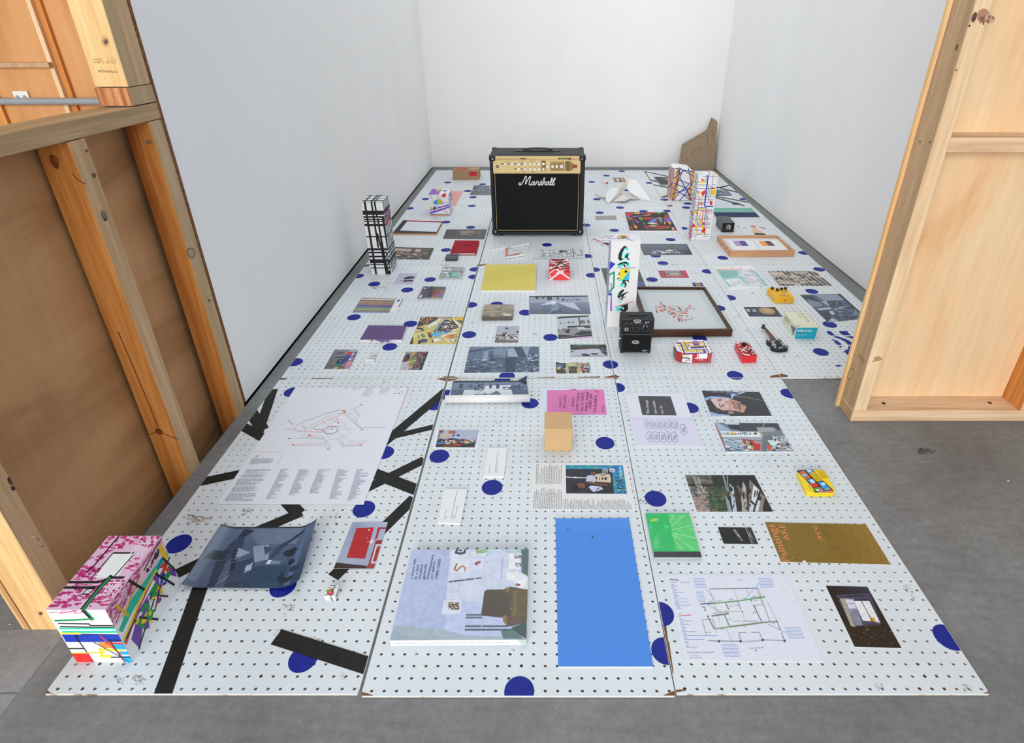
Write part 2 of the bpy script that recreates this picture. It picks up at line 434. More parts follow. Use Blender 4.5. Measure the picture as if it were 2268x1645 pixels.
p1 = stud(wl, -1.166, XL, 1.579, 1.626, 1.0725, 3.0, 'pine_grey', ('pine_bright', 'pine_grey'), name='post')  # bright front, grey sides: light on the post put into its wood tones
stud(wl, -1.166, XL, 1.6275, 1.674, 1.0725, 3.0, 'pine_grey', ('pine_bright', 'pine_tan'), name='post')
wpart(wl, 'plywood_sheet', MB().box(-1.178, -1.168, 0.829, 1.75, -0.1, 0.981), 'ply_dull')
wpart(wl, 'plywood_sheet', MB().box(-1.186, -1.179, 0.831, 0.9, ZF, 0.98), 'pine_bright')
# knots, sapwood streaks and the timber stamp
def yface(Y): return lambda u, v: onY(u, v, Y)
def xface(X): return lambda u, v: onX(u, v, X)
art(p1, (0, 0, 0), yface(1.579), (0, -1, 0), [
    ('e', 'c49a6a', 233, 92, 9, 13, -15), ('e', '8a6a4c', 234, 92, 5.5, 7), ('e', '54402e', 235, 93, 3.2, 4.5),
    ('t', '8e7448', 'AS/NZS', (207, 133.5), (228, 134), (206, 129)), ('t', '8e7448', '1748  S  4', (208, 140), (239, 140), (207, 135.5)),
    ('l', '9a7c50', 0.6, [(239, 127), (254, 127), (257, 140), (242, 140), (239, 127)]), ('l', '8e7448', 0.7, [(246, 133), (249, 131), (253, 134), (252, 138), (247, 137), (245, 135), (246, 133)]),
    ('t', '8e7448', '40940561', (217, 160), (260, 162), (216, 154))], name='timber_stamp')
art(s1, (0, 0, 0), xface(XL), (1, 0, 0), [('e', '3a2a1e', 329, 315, 5.5, 4.5), ('e', '8a6848', 329, 315, 3.2, 2.6),
    ('e', '4a4038', 423, 560, 9, 12, -15), ('e', 'a08a70', 423, 560, 7.2, 10, -15), ('e', '6a5a48', 463, 665, 3, 3)], name='knot')
art(s2, (0, 0, 0), yface(1.322), (0, -1, 0), [('e', '7a3c18', 120, 358, 8, 18, -30), ('e', '9a5226', 125, 352, 4, 10, -30),
    ('l', '8a4418', 2.2, [(160, 385), (175, 400), (190, 408)]), ('l', '8a4418', 2.5, [(262, 735), (290, 800), (320, 870), (350, 945)]),
    ('e', '6a3a1c', 352, 955, 9, 6, 30), ('l', '7a3c16', 1.5, [(330, 962), (352, 955), (372, 964), (396, 972)])], name='knot')
art(s2, (0, 0, 0), xface(XL), (1, 0, 0), [('e', '5a4a38', 208, 388, 5, 6, -20), ('e', '5a4a38', 192, 334, 3.5, 4), ('e', '6e604e', 230, 477, 6, 12, -20), ('e', '3a2e22', 233, 486, 4, 4)], name='knot')
art(s3, (0, 0, 0), xface(XL), (1, 0, 0), [('s', ['2a2018', '4a3826'], 14, (5, 9), [(12, 1050), (20, 1060), (34, 1085), (24, 1082)], 2), ('e', '3a281a', 85, 1194, 1.6, 1.6), ('e', '3a281a', 94, 1209, 1.6, 1.6), ('e', 'e0d8d0', 74, 1189, 1.6, 2.6)], name='knot')
art(s3, (0, 0, 0), yface(0.829), (0, -1, 0), [('e', '8a5a34', 90, 1358, 5, 4), ('e', '5a3a22', 91, 1359, 2, 2)], name='knot')

# the plywood wall seen through the framed opening
yf = 1.712
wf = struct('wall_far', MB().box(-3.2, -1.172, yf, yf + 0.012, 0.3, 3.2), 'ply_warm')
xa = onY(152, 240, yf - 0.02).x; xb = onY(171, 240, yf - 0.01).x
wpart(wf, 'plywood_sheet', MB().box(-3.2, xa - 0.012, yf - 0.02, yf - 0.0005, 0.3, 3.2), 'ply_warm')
wpart(wf, 'plywood_edge', MB().box(xa - 0.0119, xa, yf - 0.02, yf - 0.0005, 0.3, 3.2), 'pine_pale')
wpart(wf, 'stud', MB().box(xa + 0.0005, xb, yf - 0.010, yf - 0.0005, 0.3, 3.2), 'pine_orange')
q = onY(108, 138, yf - 0.03); q2 = onY(100, 150, yf - 0.03)
bev(wpart(wf, 'batten', MB().box(-3.0, q.x, yf - 0.034, yf - 0.0205, q2.z, q.z), 'pine_tan'), 0.001, 1)
wpart(wf, 'stud', MB().box(onY(-2, 235, yf - .03).x - 0.1, onY(12, 260, yf - .03).x, yf - 0.03, yf - 0.0205, 0.3, onY(0, 205, yf - .03).z), 'pine_orange')
cz = onY(100, 225, yf - 0.035)
cp = mkobj('conduit_pipe', MB().cyl((-2.6, yf - 0.031, cz.z), (1.43, 0, 0), 0.0095, n=16), 'conduit_grey', (-1.9, yf - 0.031, cz.z - 0.0095), smooth=False)
tag(cp, 'thin grey conduit pipe running level along plywood wall behind opening', 'pipe')
sw = onY(47, 215, yf - 0.026)
t = Thing('power_outlet', 'small white power outlet plate above the grey conduit on plywood', 'outlet', (sw.x, yf - 0.0205, sw.z - 0.016))
bev(t.part('plate', MB().box(sw.x - 0.021, sw.x + 0.021, yf - 0.026, yf - 0.0205, sw.z - 0.016, sw.z + 0.016), 'switch_white'), 0.002)
for dx in (-0.01, 0.01): t.part('socket', MB().cyl((sw.x + dx, yf - 0.0262, sw.z), (0, -0.0015, 0), 0.005), 'conduit_grey')

wb = struct('wall_back', MB().box(-1.3, 1.75, YB, YB + 0.02, ZF, 3.2), 'wall_paint_warm_light')
tr = struct('trim_1', MB().box(XL + 0.001, XR - 0.001, YB - 0.0085, YB - 0.0005, ZF, 0.003), 'conduit_grey')
xn, xf = 1.658, 1.592                                      # the right wall runs slightly out of square
wr = struct('wall_right', MB().prism([(xn, 1.70, 3.2), (xn + 0.012, 1.70, 3.2), (xf + 0.012, YB - 0.0005, 3.2), (xf, YB - 0.0005, 3.2)], (0, 0, -3.2), 'x' and None), 'wall_paint_cool_light')

# right-hand partition: open stud frame towards us, plywood on its far side
ya, yb = 1.590, 1.676
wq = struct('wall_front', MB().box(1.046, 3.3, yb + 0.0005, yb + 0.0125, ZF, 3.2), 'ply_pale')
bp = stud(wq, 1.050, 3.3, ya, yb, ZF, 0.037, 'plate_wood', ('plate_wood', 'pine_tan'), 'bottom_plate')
se = stud(wq, 1.050, 1.095, ya, yb, 0.0375, 3.2, 'pine_pale', ('pine_pale', 'pine_tan'))  # pale front, tan side: light on the frame put into its wood tones
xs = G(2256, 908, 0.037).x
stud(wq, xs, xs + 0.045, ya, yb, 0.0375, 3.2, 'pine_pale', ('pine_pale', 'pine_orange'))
zt = onY(2150, 305, ya).z; zb = onY(2150, 338, ya).z
stud(wq, 1.0955, xs - 0.0005, ya + 0.0, yb, zb, zt, 'plate_wood', name='noggin')
wpart(wq, 'lining_edge', MB().box(1.0405, 1.0455, yb + 0.0005, yb + 0.0125, ZF, 3.2), 'pine_bright')
for u, v in ((1957, 893), (2192, 892)):
    p = G(u, v, 0.037); wpart(bp, 'screw_head', MB().cyl(p, (0, 0, 0.0012), 0.006), 'black_plastic')
art(se, (0, 0, 0), xface(1.050), (-1, 0, 0), [('e', '5a4632', 1884, 828, 6.5, 14, 18), ('e', 'b89872', 1884, 828, 5.6, 12.5, 18), ('e', '5a4632', 2158, 38, 5, 12, 20), ('e', '6a5038', 2119, 105, 2.5, 8, 15), ('e', '3a2a1c', 2148, 57, 2, 3), ('e', '3a2a1c', 2119, 155, 1.6, 2),
    ('t', '8f7656', 'SLADE', (1900, 787), (1911, 806), (1906, 780)), ('e', '6a543c', 2038, 314, 1.8, 2.4), ('e', '6a543c', 2060, 315, 1.8, 2.4)], name='knot')
art(se, (0, 0, 0), yface(ya), (0, -1, 0), [('e', 'a87c64', 2178, 35, 14, 16, 10), ('e', 'c09a80', 2192, 42, 12, 10, 10), ('s', ['8a5a44', '7a4c3a'], 12, (4, 7), [(2168, 40), (2200, 30), (2200, 50), (2170, 52)], 5), ('l', '6a4430', 1.4, [(1932, 800), (1945, 797), (1953, 796)]), ('e', 'b08a68', 1944, 794, 9, 5)], name='knot')

# ================================================================== PEGBOARDS
BW, BL, BX, BY = 0.64223, 1.16448, -1.02306, 0.68735       # pitch of the laid boards and the front left corner
PW, PL = BW - 0.0026, BL - 0.0030; P = 0.0254; TB = 0.0052
def board_mesh():
    V = []; Fc = []; M = []
    gx, gy, nx, ny, r = 0.0195, 0.0105, 25, 46, 0.0037
    idx = {}
    def vid(x, y, z):
        k = (round(x, 6), round(y, 6), round(z, 6))
        if k not in idx: idx[k] = len(V); V.append((x, y, z))
        return idx[k]
    n = 8
    for j in range(ny):
        for i in range(nx):
            cx, cy = gx + i*P, gy + j*P
            xs = [0.0 if i == 0 else cx - P/2, cx, PW if i == nx - 1 else cx + P/2]
            ys = [0.0 if j == 0 else cy - P/2, cy, PL if j == ny - 1 else cy + P/2]
            out = [(xs[2], ys[1]), (xs[2], ys[2]), (xs[1], ys[2]), (xs[0], ys[2]), (xs[0], ys[1]), (xs[0], ys[0]), (xs[1], ys[0]), (xs[2], ys[0])]
            cr = 0.006                                     # rounded, worn corners
            out = [(min(max(x, cr*0.3 if (y < cr or y > PL - cr) else 0), PW - (cr*0.3 if (y < cr or y > PL - cr) else 0)), y) for x, y in out]
            inn = [(cx + r*math.cos(2*math.pi*k/n), cy + r*math.sin(2*math.pi*k/n)) for k in range(n)]
            o = [vid(x, y, 0) for x, y in out]; a = [vid(x, y, 0) for x, y in inn]; b = [vid(x, y, -TB) for x, y in inn]
            for k in range(n):
                l = (k + 1) % n
                Fc.append((a[k], o[k], o[l], a[l])); M.append(0)
                Fc.append((a[k], a[l], b[l], b[k])); M.append(1)
    c = [(0.002, 0), (PW - 0.002, 0), (PW, 0.006), (PW, PL - 0.006), (PW - 0.002, PL), (0.002, PL), (0, PL - 0.006), (0, 0.006)]
    for k in range(8):
        x, y = c[k]; X, Y = c[(k + 1) % 8]
        t = [len(V) + q for q in range(4)]; V += [(x, y, 0), (X, Y, 0), (X, Y, -TB), (x, y, -TB)]
        Fc.append((t[0], t[3], t[2], t[1])); M.append(1)
    me = bpy.data.meshes.new('pegboard'); me.from_pydata(V, [], Fc)
    me.materials.append(MATS['board_paint']); me.materials.append(MATS['board_edge'])
    me.polygons.foreach_set('material_index', M); me.update()
    return me
bm_ = board_mesh()
BLAB = {(0, 0): 'white pegboard striped with black tape under the transit map poster',
    (1, 0): 'white pegboard holding the paperback with armchair cover and blue panel',
    (2, 0): 'white pegboard holding the green disc case and ochre poster, beside bare concrete',
    (0, 1): 'white pegboard under the striped booklet and the purple canvas',
    (1, 1): 'white pegboard under the yellow canvas and the panoramic prints',
    (2, 1): 'white pegboard under the dark framed drawing and mini amplifier stack',
    (3, 1): 'white pegboard with a blue swirl sticker, under the toy guitar',
    (0, 2): 'white pegboard under the red clothbound book, beside the left wall',
    (1, 2): 'white pegboard carrying the big black guitar amplifier',
    (2, 2): 'white pegboard under the black canvas of coloured shards',
    (3, 2): 'white pegboard under the oak frame and the teal and navy canvas',
    (0, 3): 'white pegboard under the brown carton by the back wall',
    (1, 3): 'white pegboard against the back wall, mostly hidden behind the amplifier',
    (2, 3): 'white pegboard under the crumpled white paper model by back wall',
    (3, 3): 'white pegboard with thin black tape lines under the leaning cardboard cutout'}
boards = {}
for (i, j), lab in BLAB.items():
    o = bpy.data.objects.new('pegboard', bm_); COL.objects.link(o)
    o.location = (BX + i*BW + (0.004 if i else 0), BY + j*BL - (0.004 if (i + j) % 2 and j == 0 else 0), 0)
    tag(o, lab, 'pegboard', 'white pegboards laid edge to edge over the floor'); boards[(i, j)] = o
def board_at(x, y):
    k = (min(3, max(0, int((x - BX)//BW))), min(3, max(0, int((y - BY)//BL))))
    return k if k in boards else (k[0] - 1, k[1])
def clip(poly, x0, x1, y0, y1):
    for ax, lim, sg in ((0, x0, 1), (0, x1, -1), (1, y0, 1), (1, y1, -1)):
        out = []
        for a, b in zip(poly, poly[1:] + poly[:1]):
            ia, ib = (a[ax] - lim)*sg >= 0, (b[ax] - lim)*sg >= 0
            if ia: out.append(a)
            if ia != ib:
                t = (lim - a[ax])/(b[ax] - a[ax]); out.append((a[0] + (b[0] - a[0])*t, a[1] + (b[1] - a[1])*t))
        poly = out
        if len(poly) < 3: return None
    return poly
def on_board(name, poly, mat, h, own=None, amin=1.2e-4):                # a flat sticker as a part of every board it crosses (or only of `own`)
    for k, o in boards.items():
        if own and k != own: continue
        x0, y0 = o.location.x, o.location.y
        q = clip(poly, x0 + 0.0008, x0 + PW - 0.0008, y0 + 0.0008, y0 + PL - 0.0008)
        if not q: continue
        if sum(a[0]*b[1] - b[0]*a[1] for a, b in zip(q, q[1:] + q[:1])) < 0: q = q[::-1]
        A = abs(sum(a[0]*b[1] - b[0]*a[1] for a, b in zip(q, q[1:] + q[:1])))/2
        if A < amin: continue
        mb = MB().prism([(x - x0, y - y0, h) for x, y in q], (0, 0, -h + 0.00002))
        d = mkobj(name, mb, mat); d.parent = o
DOTS = [(396, 1204), (806, 1127), (627, 1298), (672, 1458), (851, 1002), (648, 868), (989, 874, 1), (963, 897, 0), (1174, 893), (1123, 833, 1, 1), (1113, 842, 1, 0),
    (973, 1010), (1090, 1079), (1340, 981), (1366, 858, 2, 0), (1528, 903), (1452, 1104), (1748, 871), (1463, 1359, 2, 0), (1474, 1441, 1, 0), (1150, 1531), (2101, 1411),
    (793, 611), (829, 629), (952.6, 619), (902, 642), (784, 702.6), (909, 717), (863.5, 768), (653, 802), (1052, 596.5, 0, 1), (1050, 613, 0, 1), (1043, 675, 1, 1), (1100, 674), (1164, 692),
    (1039, 741), (1219, 747), (1352, 807), (1317, 597, 2, 1), (1310, 609.6, 1, 1), (1301, 567), (1360.6, 510), (1485.5, 530.6), (1342, 541), (1468.5, 583), (1444, 619), (1567, 601, 2, 1),
    (1616, 659, 3, 1), (1592, 682), (1549.5, 749), (1628, 831), (1513, 505.5, 3, 2), (1600.6, 571), (1814, 596.5), (1798, 645), (1838, 718.7), (1818, 779.4), (1779.7, 560),
    (907.5, 461.4), (987.7, 491.6), (1042.5, 503.4), (987.7, 553.6), (1045, 456), (1047.6, 436.7), (942.7, 440.6), (991.7, 404), (1069, 408), (1036, 423),
    (1310.5, 402.7), (1343, 389), (1377, 379), (1438, 405), (1322, 441), (1373.5, 459.8), (1328, 471), (1425, 467.7), (1478, 467, 2, 2), (1471.5, 442), (1523, 450.7), (1520, 459.7), (1298, 498.5),
    (1386.5, 421), (1452, 566), (1211.4, 542), (1646, 441), (1630, 451), (1233, 678)]
for d in DOTS:
    c = G(d[0], d[1]); own = tuple(d[2:4]) if len(d) == 4 else (d[2], 0) if len(d) == 3 else None
    if not own and j is None: own = None
    on_board('blue_dot', [(c.x + 0.0308*math.cos(2*math.pi*k/28), c.y + 0.0308*math.sin(2*math.pi*k/28)) for k in range(28)], 'blue_vinyl', 0.0003, own)
def tape(p, q, wd, own=None, h=0.0006):
    a, b = G(*p), G(*q); d = (b - a).normalized(); n = Vector((-d.y, d.x, 0))*wd/2
    on_board('black_tape', [(v.x, v.y) for v in (a - n, b - n, b + n, a + n)], 'black_tape', h, own)
for k, (p, q, wd) in enumerate([((605, 862), (572, 958), .034), ((556, 912), (582, 952), .04), ((534, 942), (588, 972), .034), ((430, 1070), (560, 1043), .036), ((996, 858), (845, 985), .036),
        ((962, 945), (868, 967), .026), ((815, 1043), (926, 1086), .04), ((780, 1097), (940, 1018), .034), ((917, 1103), (738, 1278), .034), ((636, 1110), (662, 1138), .036), ((668, 1134), (560, 1180), .034),
        ((330, 1300), (480, 1228), .032), ((447, 1290), (357, 1548), .036), ((612, 1410), (830, 1479), .036)]):
    tape(p, q, wd, (0, 0), 0.0005 + 0.00004*k)
for k, (p, q, wd) in enumerate([((1427.5, 379.6), (1484, 391.5), .022), ((1427, 379.6), (1440, 399), .014), ((1439, 398), (1458, 403), .026), ((1446, 409), (1481, 415.6), .024), ((1464, 437), (1480, 433.5), .024),
        ((1570, 420), (1618, 410), .022), ((1580, 412), (1635, 426.5), .022), ((1575, 433), (1658, 448), .022), ((1585, 437.5), (1648, 455.5), .022)]):
    tape(p, q, wd, (3, 3), 0.0005 + 0.00004*k)
# blue swirl sticker and small scraps on the right-hand board
CS = (1725, 685, 195/2212)
def scrap(pts, own=(3, 1), mat='blue_vinyl', name='swirl_sticker', crop=CS, h=0.0004):
    on_board(name, [tuple(G(crop[0] + x*crop[2], crop[1] + y*crop[2]))[:2] for x, y in pts], mat, h, own)
for pts in ([(1200, 560), (1215, 548), (1290, 548), (1340, 580), (1370, 620), (1440, 655), (1310, 658), (1225, 610)],
            [(1345, 675), (1470, 675), (1700, 755), (1880, 850), (1900, 890), (1740, 890), (1690, 830), (1560, 755)],
            [(1320, 735), (1480, 800), (1590, 885), (1470, 893)], [(1500, 918), (1592, 920), (1550, 972)],
            [(1510, 560), (1530, 545), (1720, 545), (1740, 590), (1820, 652), (1630, 652), (1550, 610)],
            [(1660, 676), (1860, 676), (1960, 710), (1960, 770)], [(1755, 915), (1960, 915), (1960, 1150), (1740, 1155), (1625, 1048), (1730, 1005)]):
    scrap(pts)
scrap([(1310, 1392), (1350, 1392), (1368, 1432), (1325, 1430)]); scrap([(1432, 1396), (1550, 1396), (1552, 1436), (1445, 1436)])
scrap([(1255, 10), (1465, 10), (1500, 85), (1290, 88)], (2, 1), 'blue_vinyl', 'tape_scrap', (1400, 625, 240/2268), 0.0004)
scrap([(1310, 12), (1420, 10), (1425, 40), (1490, 52), (1430, 62), (1440, 86), (1335, 86), (1340, 60), (1275, 40), (1320, 36)], (2, 1), 'cardboard', 'tape_scrap', (1400, 625, 240/2268), 0.0006)
# scuffs, glue marks and paint flecks on the boards
for k, (u, v, sx, sy, n, cs) in enumerate([(640, 1345, 12, 7, 26, 'b'), (632, 1362, 6, 5, 10, 'b'), (742, 1148, 5, 12, 14, 'b'), (440, 1150, 26, 10, 34, 'd'), (548, 1133, 12, 8, 20, 'd'), (308, 1505, 14, 10, 30, 'b'), (266, 1507, 8, 10, 18, 'b'),
        (1103, 934, 6, 5, 12, 'b'), (1420, 1111, 6, 6, 16, 'k'), (1480, 854, 6, 3, 10, 'b'), (1652, 855, 5, 4, 8, 'k'), (760, 1495, 6, 8, 14, 'b'), (1950, 1395, 6, 4, 10, 'b'), (1948, 1520, 9, 8, 18, 'b'), (2142, 1523, 9, 8, 20, 'b'), (2008, 1300, 8, 6, 16, 'b'), (2020, 1318, 4, 14, 14, 'b'),
        (1472, 835, 6, 2, 8, 'b'), (1765, 789, 4, 3, 8, 'k'), (1704, 640, 5, 3, 6, 'b'), (1656, 732, 6, 2.5, 10, 'b'), (1633, 701, 6, 2.5, 10, 'b'), (1665, 650, 5, 2, 6, 'k'), (1537, 604, 5, 2, 6, 'b'), (1494, 585, 8, 2, 10, 'k'), (1735, 790, 3, 2, 4, 'k'), (985, 588, 7, 2, 10, 'k'), (760, 730, 4, 3, 6, 'd'), (1050, 713, 5, 2, 6, 'b'), (967, 483, 4, 1.5, 6, 'k'), (1184, 740, 5, 2, 8, 'k'), (851, 846, 4, 3, 8, 'd'),
        (960, 1325, 3, 3, 6, 'b'), (700, 1420, 18, 10, 16, 'b'), (610, 1400, 5, 8, 12, 'b'), (930, 1465, 10, 20, 14, 'w'), (1560, 1480, 30, 12, 16, 'w'), (1135, 1440, 5, 3, 8, 'k'), (1410, 1350, 4, 8, 10, 'b'), (840, 638, 18, 4, 14, 'd')]):
    c = G(u, v); own = board_at(c.x, c.y)
    pal = {'b': ['a8a49c', 'b4b0a8', 'bdbab4', '948e86'], 'd': ['8a7a6a', 'a39a8e', 'b4aea6'], 'k': ['6a6660', '88847e', '5a5650'], 'w': ['dfe4e6', 'e6eaec']}[cs]
    rn = random.Random(k); qd = [(u - sx, v - sy), (u + sx, v - sy), (u + sx, v + sy), (u - sx, v + sy)]
    o = boards[own]; mb = MB()
    for pts, cc, L in expand([('s', pal, n, (max(2.2, sx*0.45), max(1.2, sy*0.3)), qd, k)]):
        pp = [tuple(G(x, y))[:2] for x, y in pts]
        pp = clip(pp, o.location.x + .001, o.location.x + PW - .001, o.location.y + .001, o.location.y + PL - .001)
        if pp: mb.face([(x - o.location.x, y - o.location.y, 0.00008 + 0.00008*L) for x, y in pp], cc)
    if mb.V: d = mkobj('scuff_mark', mb, 'matte'); d.parent = o

# worn corners and chipped edges, bare hardboard showing
for P_ in ([(103, 1527), (112, 1534), (127, 1538), (127, 1542), (98, 1542)], [(780, 1539), (797, 1533), (806, 1533), (826, 1539), (826, 1543), (780, 1543)], [(1470, 1539), (1492, 1530), (1500, 1527), (1519, 1526), (1519, 1529), (1498, 1533), (1494, 1543), (1470, 1543)], [(2180, 1534), (2194, 1530), (2194, 1542), (2172, 1540)],
        [(968, 838), (985, 834), (1000, 833), (1018, 836), (1012, 840), (990, 845), (975, 841)], [(1338, 835), (1356, 831), (1362, 829), (1372, 834), (1366, 840), (1350, 838)], [(1706, 832), (1724, 829), (1730, 827), (1745, 831), (1745, 835), (1706, 836)], [(618, 835), (636, 837), (634, 840), (612, 842)], [(1058, 585.5), (1076, 584), (1076, 587), (1056, 590)], [(800, 592), (812, 586), (818, 583), (818, 589)], [(1478, 455), (1488, 453), (1490, 457), (1480, 458)], [(1188, 835.5), (1230, 834.5), (1228, 837.5), (1190, 838)], [(1280, 835), (1330, 833.5), (1328, 836.5), (1282, 837.5)], [(690, 837), (740, 836.4), (738, 838.6), (692, 839)], [(1464, 1345), (1470, 1345), (1480, 1420), (1474, 1420)], [(1476, 1420), (1482, 1420), (1492, 1490), (1486, 1490)]):
    on_board('worn_edge', [tuple(G(u, v))[:2] for u, v in P_], 'ply_edge', 0.0002, None, 1.5e-5)

# ================================================================== FRONT ROW OF THINGS
# ---- transit map poster
CM = (630, 850, 280/1288)
RD, GY = 'e08a78', '8d90a4'
mp = [('x', 'a9adc0', [(808, 85), (915, 85), (880, 132), (790, 132)], 9, .9, 3), ('x', 'a9adc0', [(830, 38), (920, 38), (915, 80), (812, 80)], 8, .9, 4), ('x', 'a9adc0', [(985, 38), (1085, 38), (1065, 105), (958, 105)], 10, .9, 5), ('x', 'a9adc0', [(700, 40), (780, 40), (770, 62), (690, 62)], 4, .9, 6), ('x', 'a9adc0', [(610, 40), (650, 40), (640, 48), (600, 48)], 2, .9, 7),
    ('e', '5c6074', 1167, 98, 14, 5), ('r', '6c7084', 1110, 94, 1136, 100), ('r', '6c7084', 1132, 50, 1165, 54), ('e', '6c7084', 1198, 74, 10, 4), ('e', '6c7084', 1203, 98, 5, 4),
    ('l', GY, 2.4, [(38, 557), (375, 557), (410, 535)]), ('l', GY, 2.4, [(135, 557), (190, 530), (250, 425), (390, 365)]), ('l', GY, 2.4, [(780, 215), (600, 298), (525, 298), (385, 362), (440, 430), (455, 437)]),
    ('l', '4c5064', 4.5, [(455, 437), (525, 437), (545, 460), (530, 490), (480, 510), (420, 505), (390, 470), (455, 437)]), ('l', '5c5c6c', 3.4, [(290, 440), (315, 467), (400, 467)]),
    ('l', GY, 2.2, [(605, 300), (680, 300), (740, 360), (720, 400), (775, 448), (1010, 445)]), ('l', GY, 2, [(0, 460), (105, 460)]), ('l', GY, 2, [(545, 460), (690, 460)]), ('l', GY, 2, [(610, 430), (675, 495), (590, 540), (545, 562), (468, 562), (420, 510)]), ('l', GY, 2, [(430, 580), (465, 562)]), ('l', GY, 2, [(450, 410), (605, 356)]),
    ('l', RD, 4.4, [(602, 300), (290, 440)]), ('l', RD, 3, [(260, 440), (280, 445), (235, 530), (380, 532), (428, 580), (405, 625), (445, 668)]), ('l', RD, 3, [(90, 622), (405, 625)]), ('l', RD, 3, [(125, 420), (105, 460), (130, 485), (415, 488), (462, 460)]), ('l', RD, 2.6, [(125, 420), (190, 390), (290, 355), (420, 300), (550, 270)]),
    ('l', RD, 3, [(605, 302), (790, 468)]), ('l', RD, 3, [(485, 357), (510, 383), (555, 383), (548, 400)]), ('l', RD, 2.6, [(585, 383), (615, 410), (610, 430), (440, 432)]), ('l', RD, 3, [(540, 485), (598, 537), (575, 585), (615, 625), (790, 625)]), ('l', RD, 2.6, [(280, 530), (300, 498), (405, 488)]), ('l', RD, 2.4, [(30, 372), (85, 415)]), ('l', RD, 2, [(620, 545), (670, 600), (820, 606)]),
    ('r', '3c4052', 472, 455, 494, 462), ('r', '3c4052', 538, 395, 558, 401), ('r', '3c4052', 772, 211, 795, 217), ('r', '3c4052', 35, 552, 62, 560), ('r', '3c4052', 580, 268, 602, 274), ('r', 'e0604c', 600, 268, 622, 292), ('r', 'e0604c', 78, 616, 104, 626), ('r', 'e0604c', 436, 662, 460, 670), ('r', 'e0604c', 780, 464, 804, 472), ('r', 'e0604c', 245, 518, 270, 528), ('r', 'e0604c', 525, 353, 548, 360), ('r', 'e0604c', 766, 620, 792, 628)]
rn = random.Random(9)
for x0, y0, x1, y1, n, sl in ((130, 620, 400, 608, 13, -1), (150, 395, 540, 262, 15, 0), (630, 310, 760, 440, 9, 0), (820, 448, 990, 448, 5, -1), (680, 590, 830, 590, 5, -1), (10, 470, 150, 480, 5, -1), (180, 425, 200, 470, 5, 0), (200, 545, 370, 570, 7, -1), (410, 585, 450, 655, 6, 0), (540, 572, 585, 640, 5, 0), (585, 640, 750, 630, 6, -1), (700, 265, 750, 330, 7, 0), (30, 375, 70, 415, 5, 0)):
    for k in range(n):
        t = k/max(1, n - 1); x = x0 + (x1 - x0)*t; y = y0 + (y1 - y0)*t
        mp.append(('l', '9a9eb0', 1.8, [(x, y), (x + rn.uniform(22, 34), y - (14 if sl else rn.uniform(0, 3)))]))
for k in range(5):
    x = 395 + 45*k
A0 = (400, 840, .304)
def A2M(x, y): return ((A0[0] + x*A0[2] - CM[0])/CM[2], (A0[1] + y*A0[2] - CM[1])/CM[2])
def blk(a, b, c, d, n, s, fill=.8): mp.append(('x', 'a2a6ba', [A2M(*a), A2M(*b), A2M(*c), A2M(*d)], n, fill, s))
blk((480, 655), (668, 655), (655, 685), (465, 685), 4, 1); blk((455, 690), (650, 690), (630, 715), (435, 715), 4, 2); blk((425, 722), (628, 722), (590, 770), (395, 770), 7, 3); blk((390, 778), (590, 778), (558, 820), (365, 820), 6, 4); blk((360, 826), (560, 826), (530, 888), (315, 888), 9, 5)
blk((730, 655), (812, 655), (705, 875), (620, 875), 28, 6, .4); blk((865, 655), (950, 655), (870, 845), (785, 845), 25, 7, .4); blk((1005, 655), (1090, 655), (1020, 830), (935, 830), 23, 8, .4); blk((1145, 655), (1232, 655), (1165, 870), (1080, 870), 27, 9, .4); blk((1285, 655), (1385, 655), (1300, 885), (1212, 885), 28, 10, .4)
blk((520, 575), (700, 575), (680, 620), (500, 620), 6, 11); mp.append(('l', 'b0b4c6', 2, [A2M(560, 528), A2M(748, 530), A2M(708, 622)]))
mp.append(('s', ['e0907c'], 8, (16, 6), [A2M(545, 545), A2M(570, 545), A2M(565, 568), A2M(538, 568)], 3))
o, org, top = sheet('map_poster', 'large pale poster printed with a red and grey transit map', 'poster', [(655, 857), (905, 858), (805, 1117), (481, 1115)], mp, CM, 0.0022, 'd8dbec', bottom=0.0013)
art(o, org, unit(top), UP, [('p', 'e6a898', [(.994, 0), (1, 0), (1, .3), (.997, .3)])], name='coloured_edge')

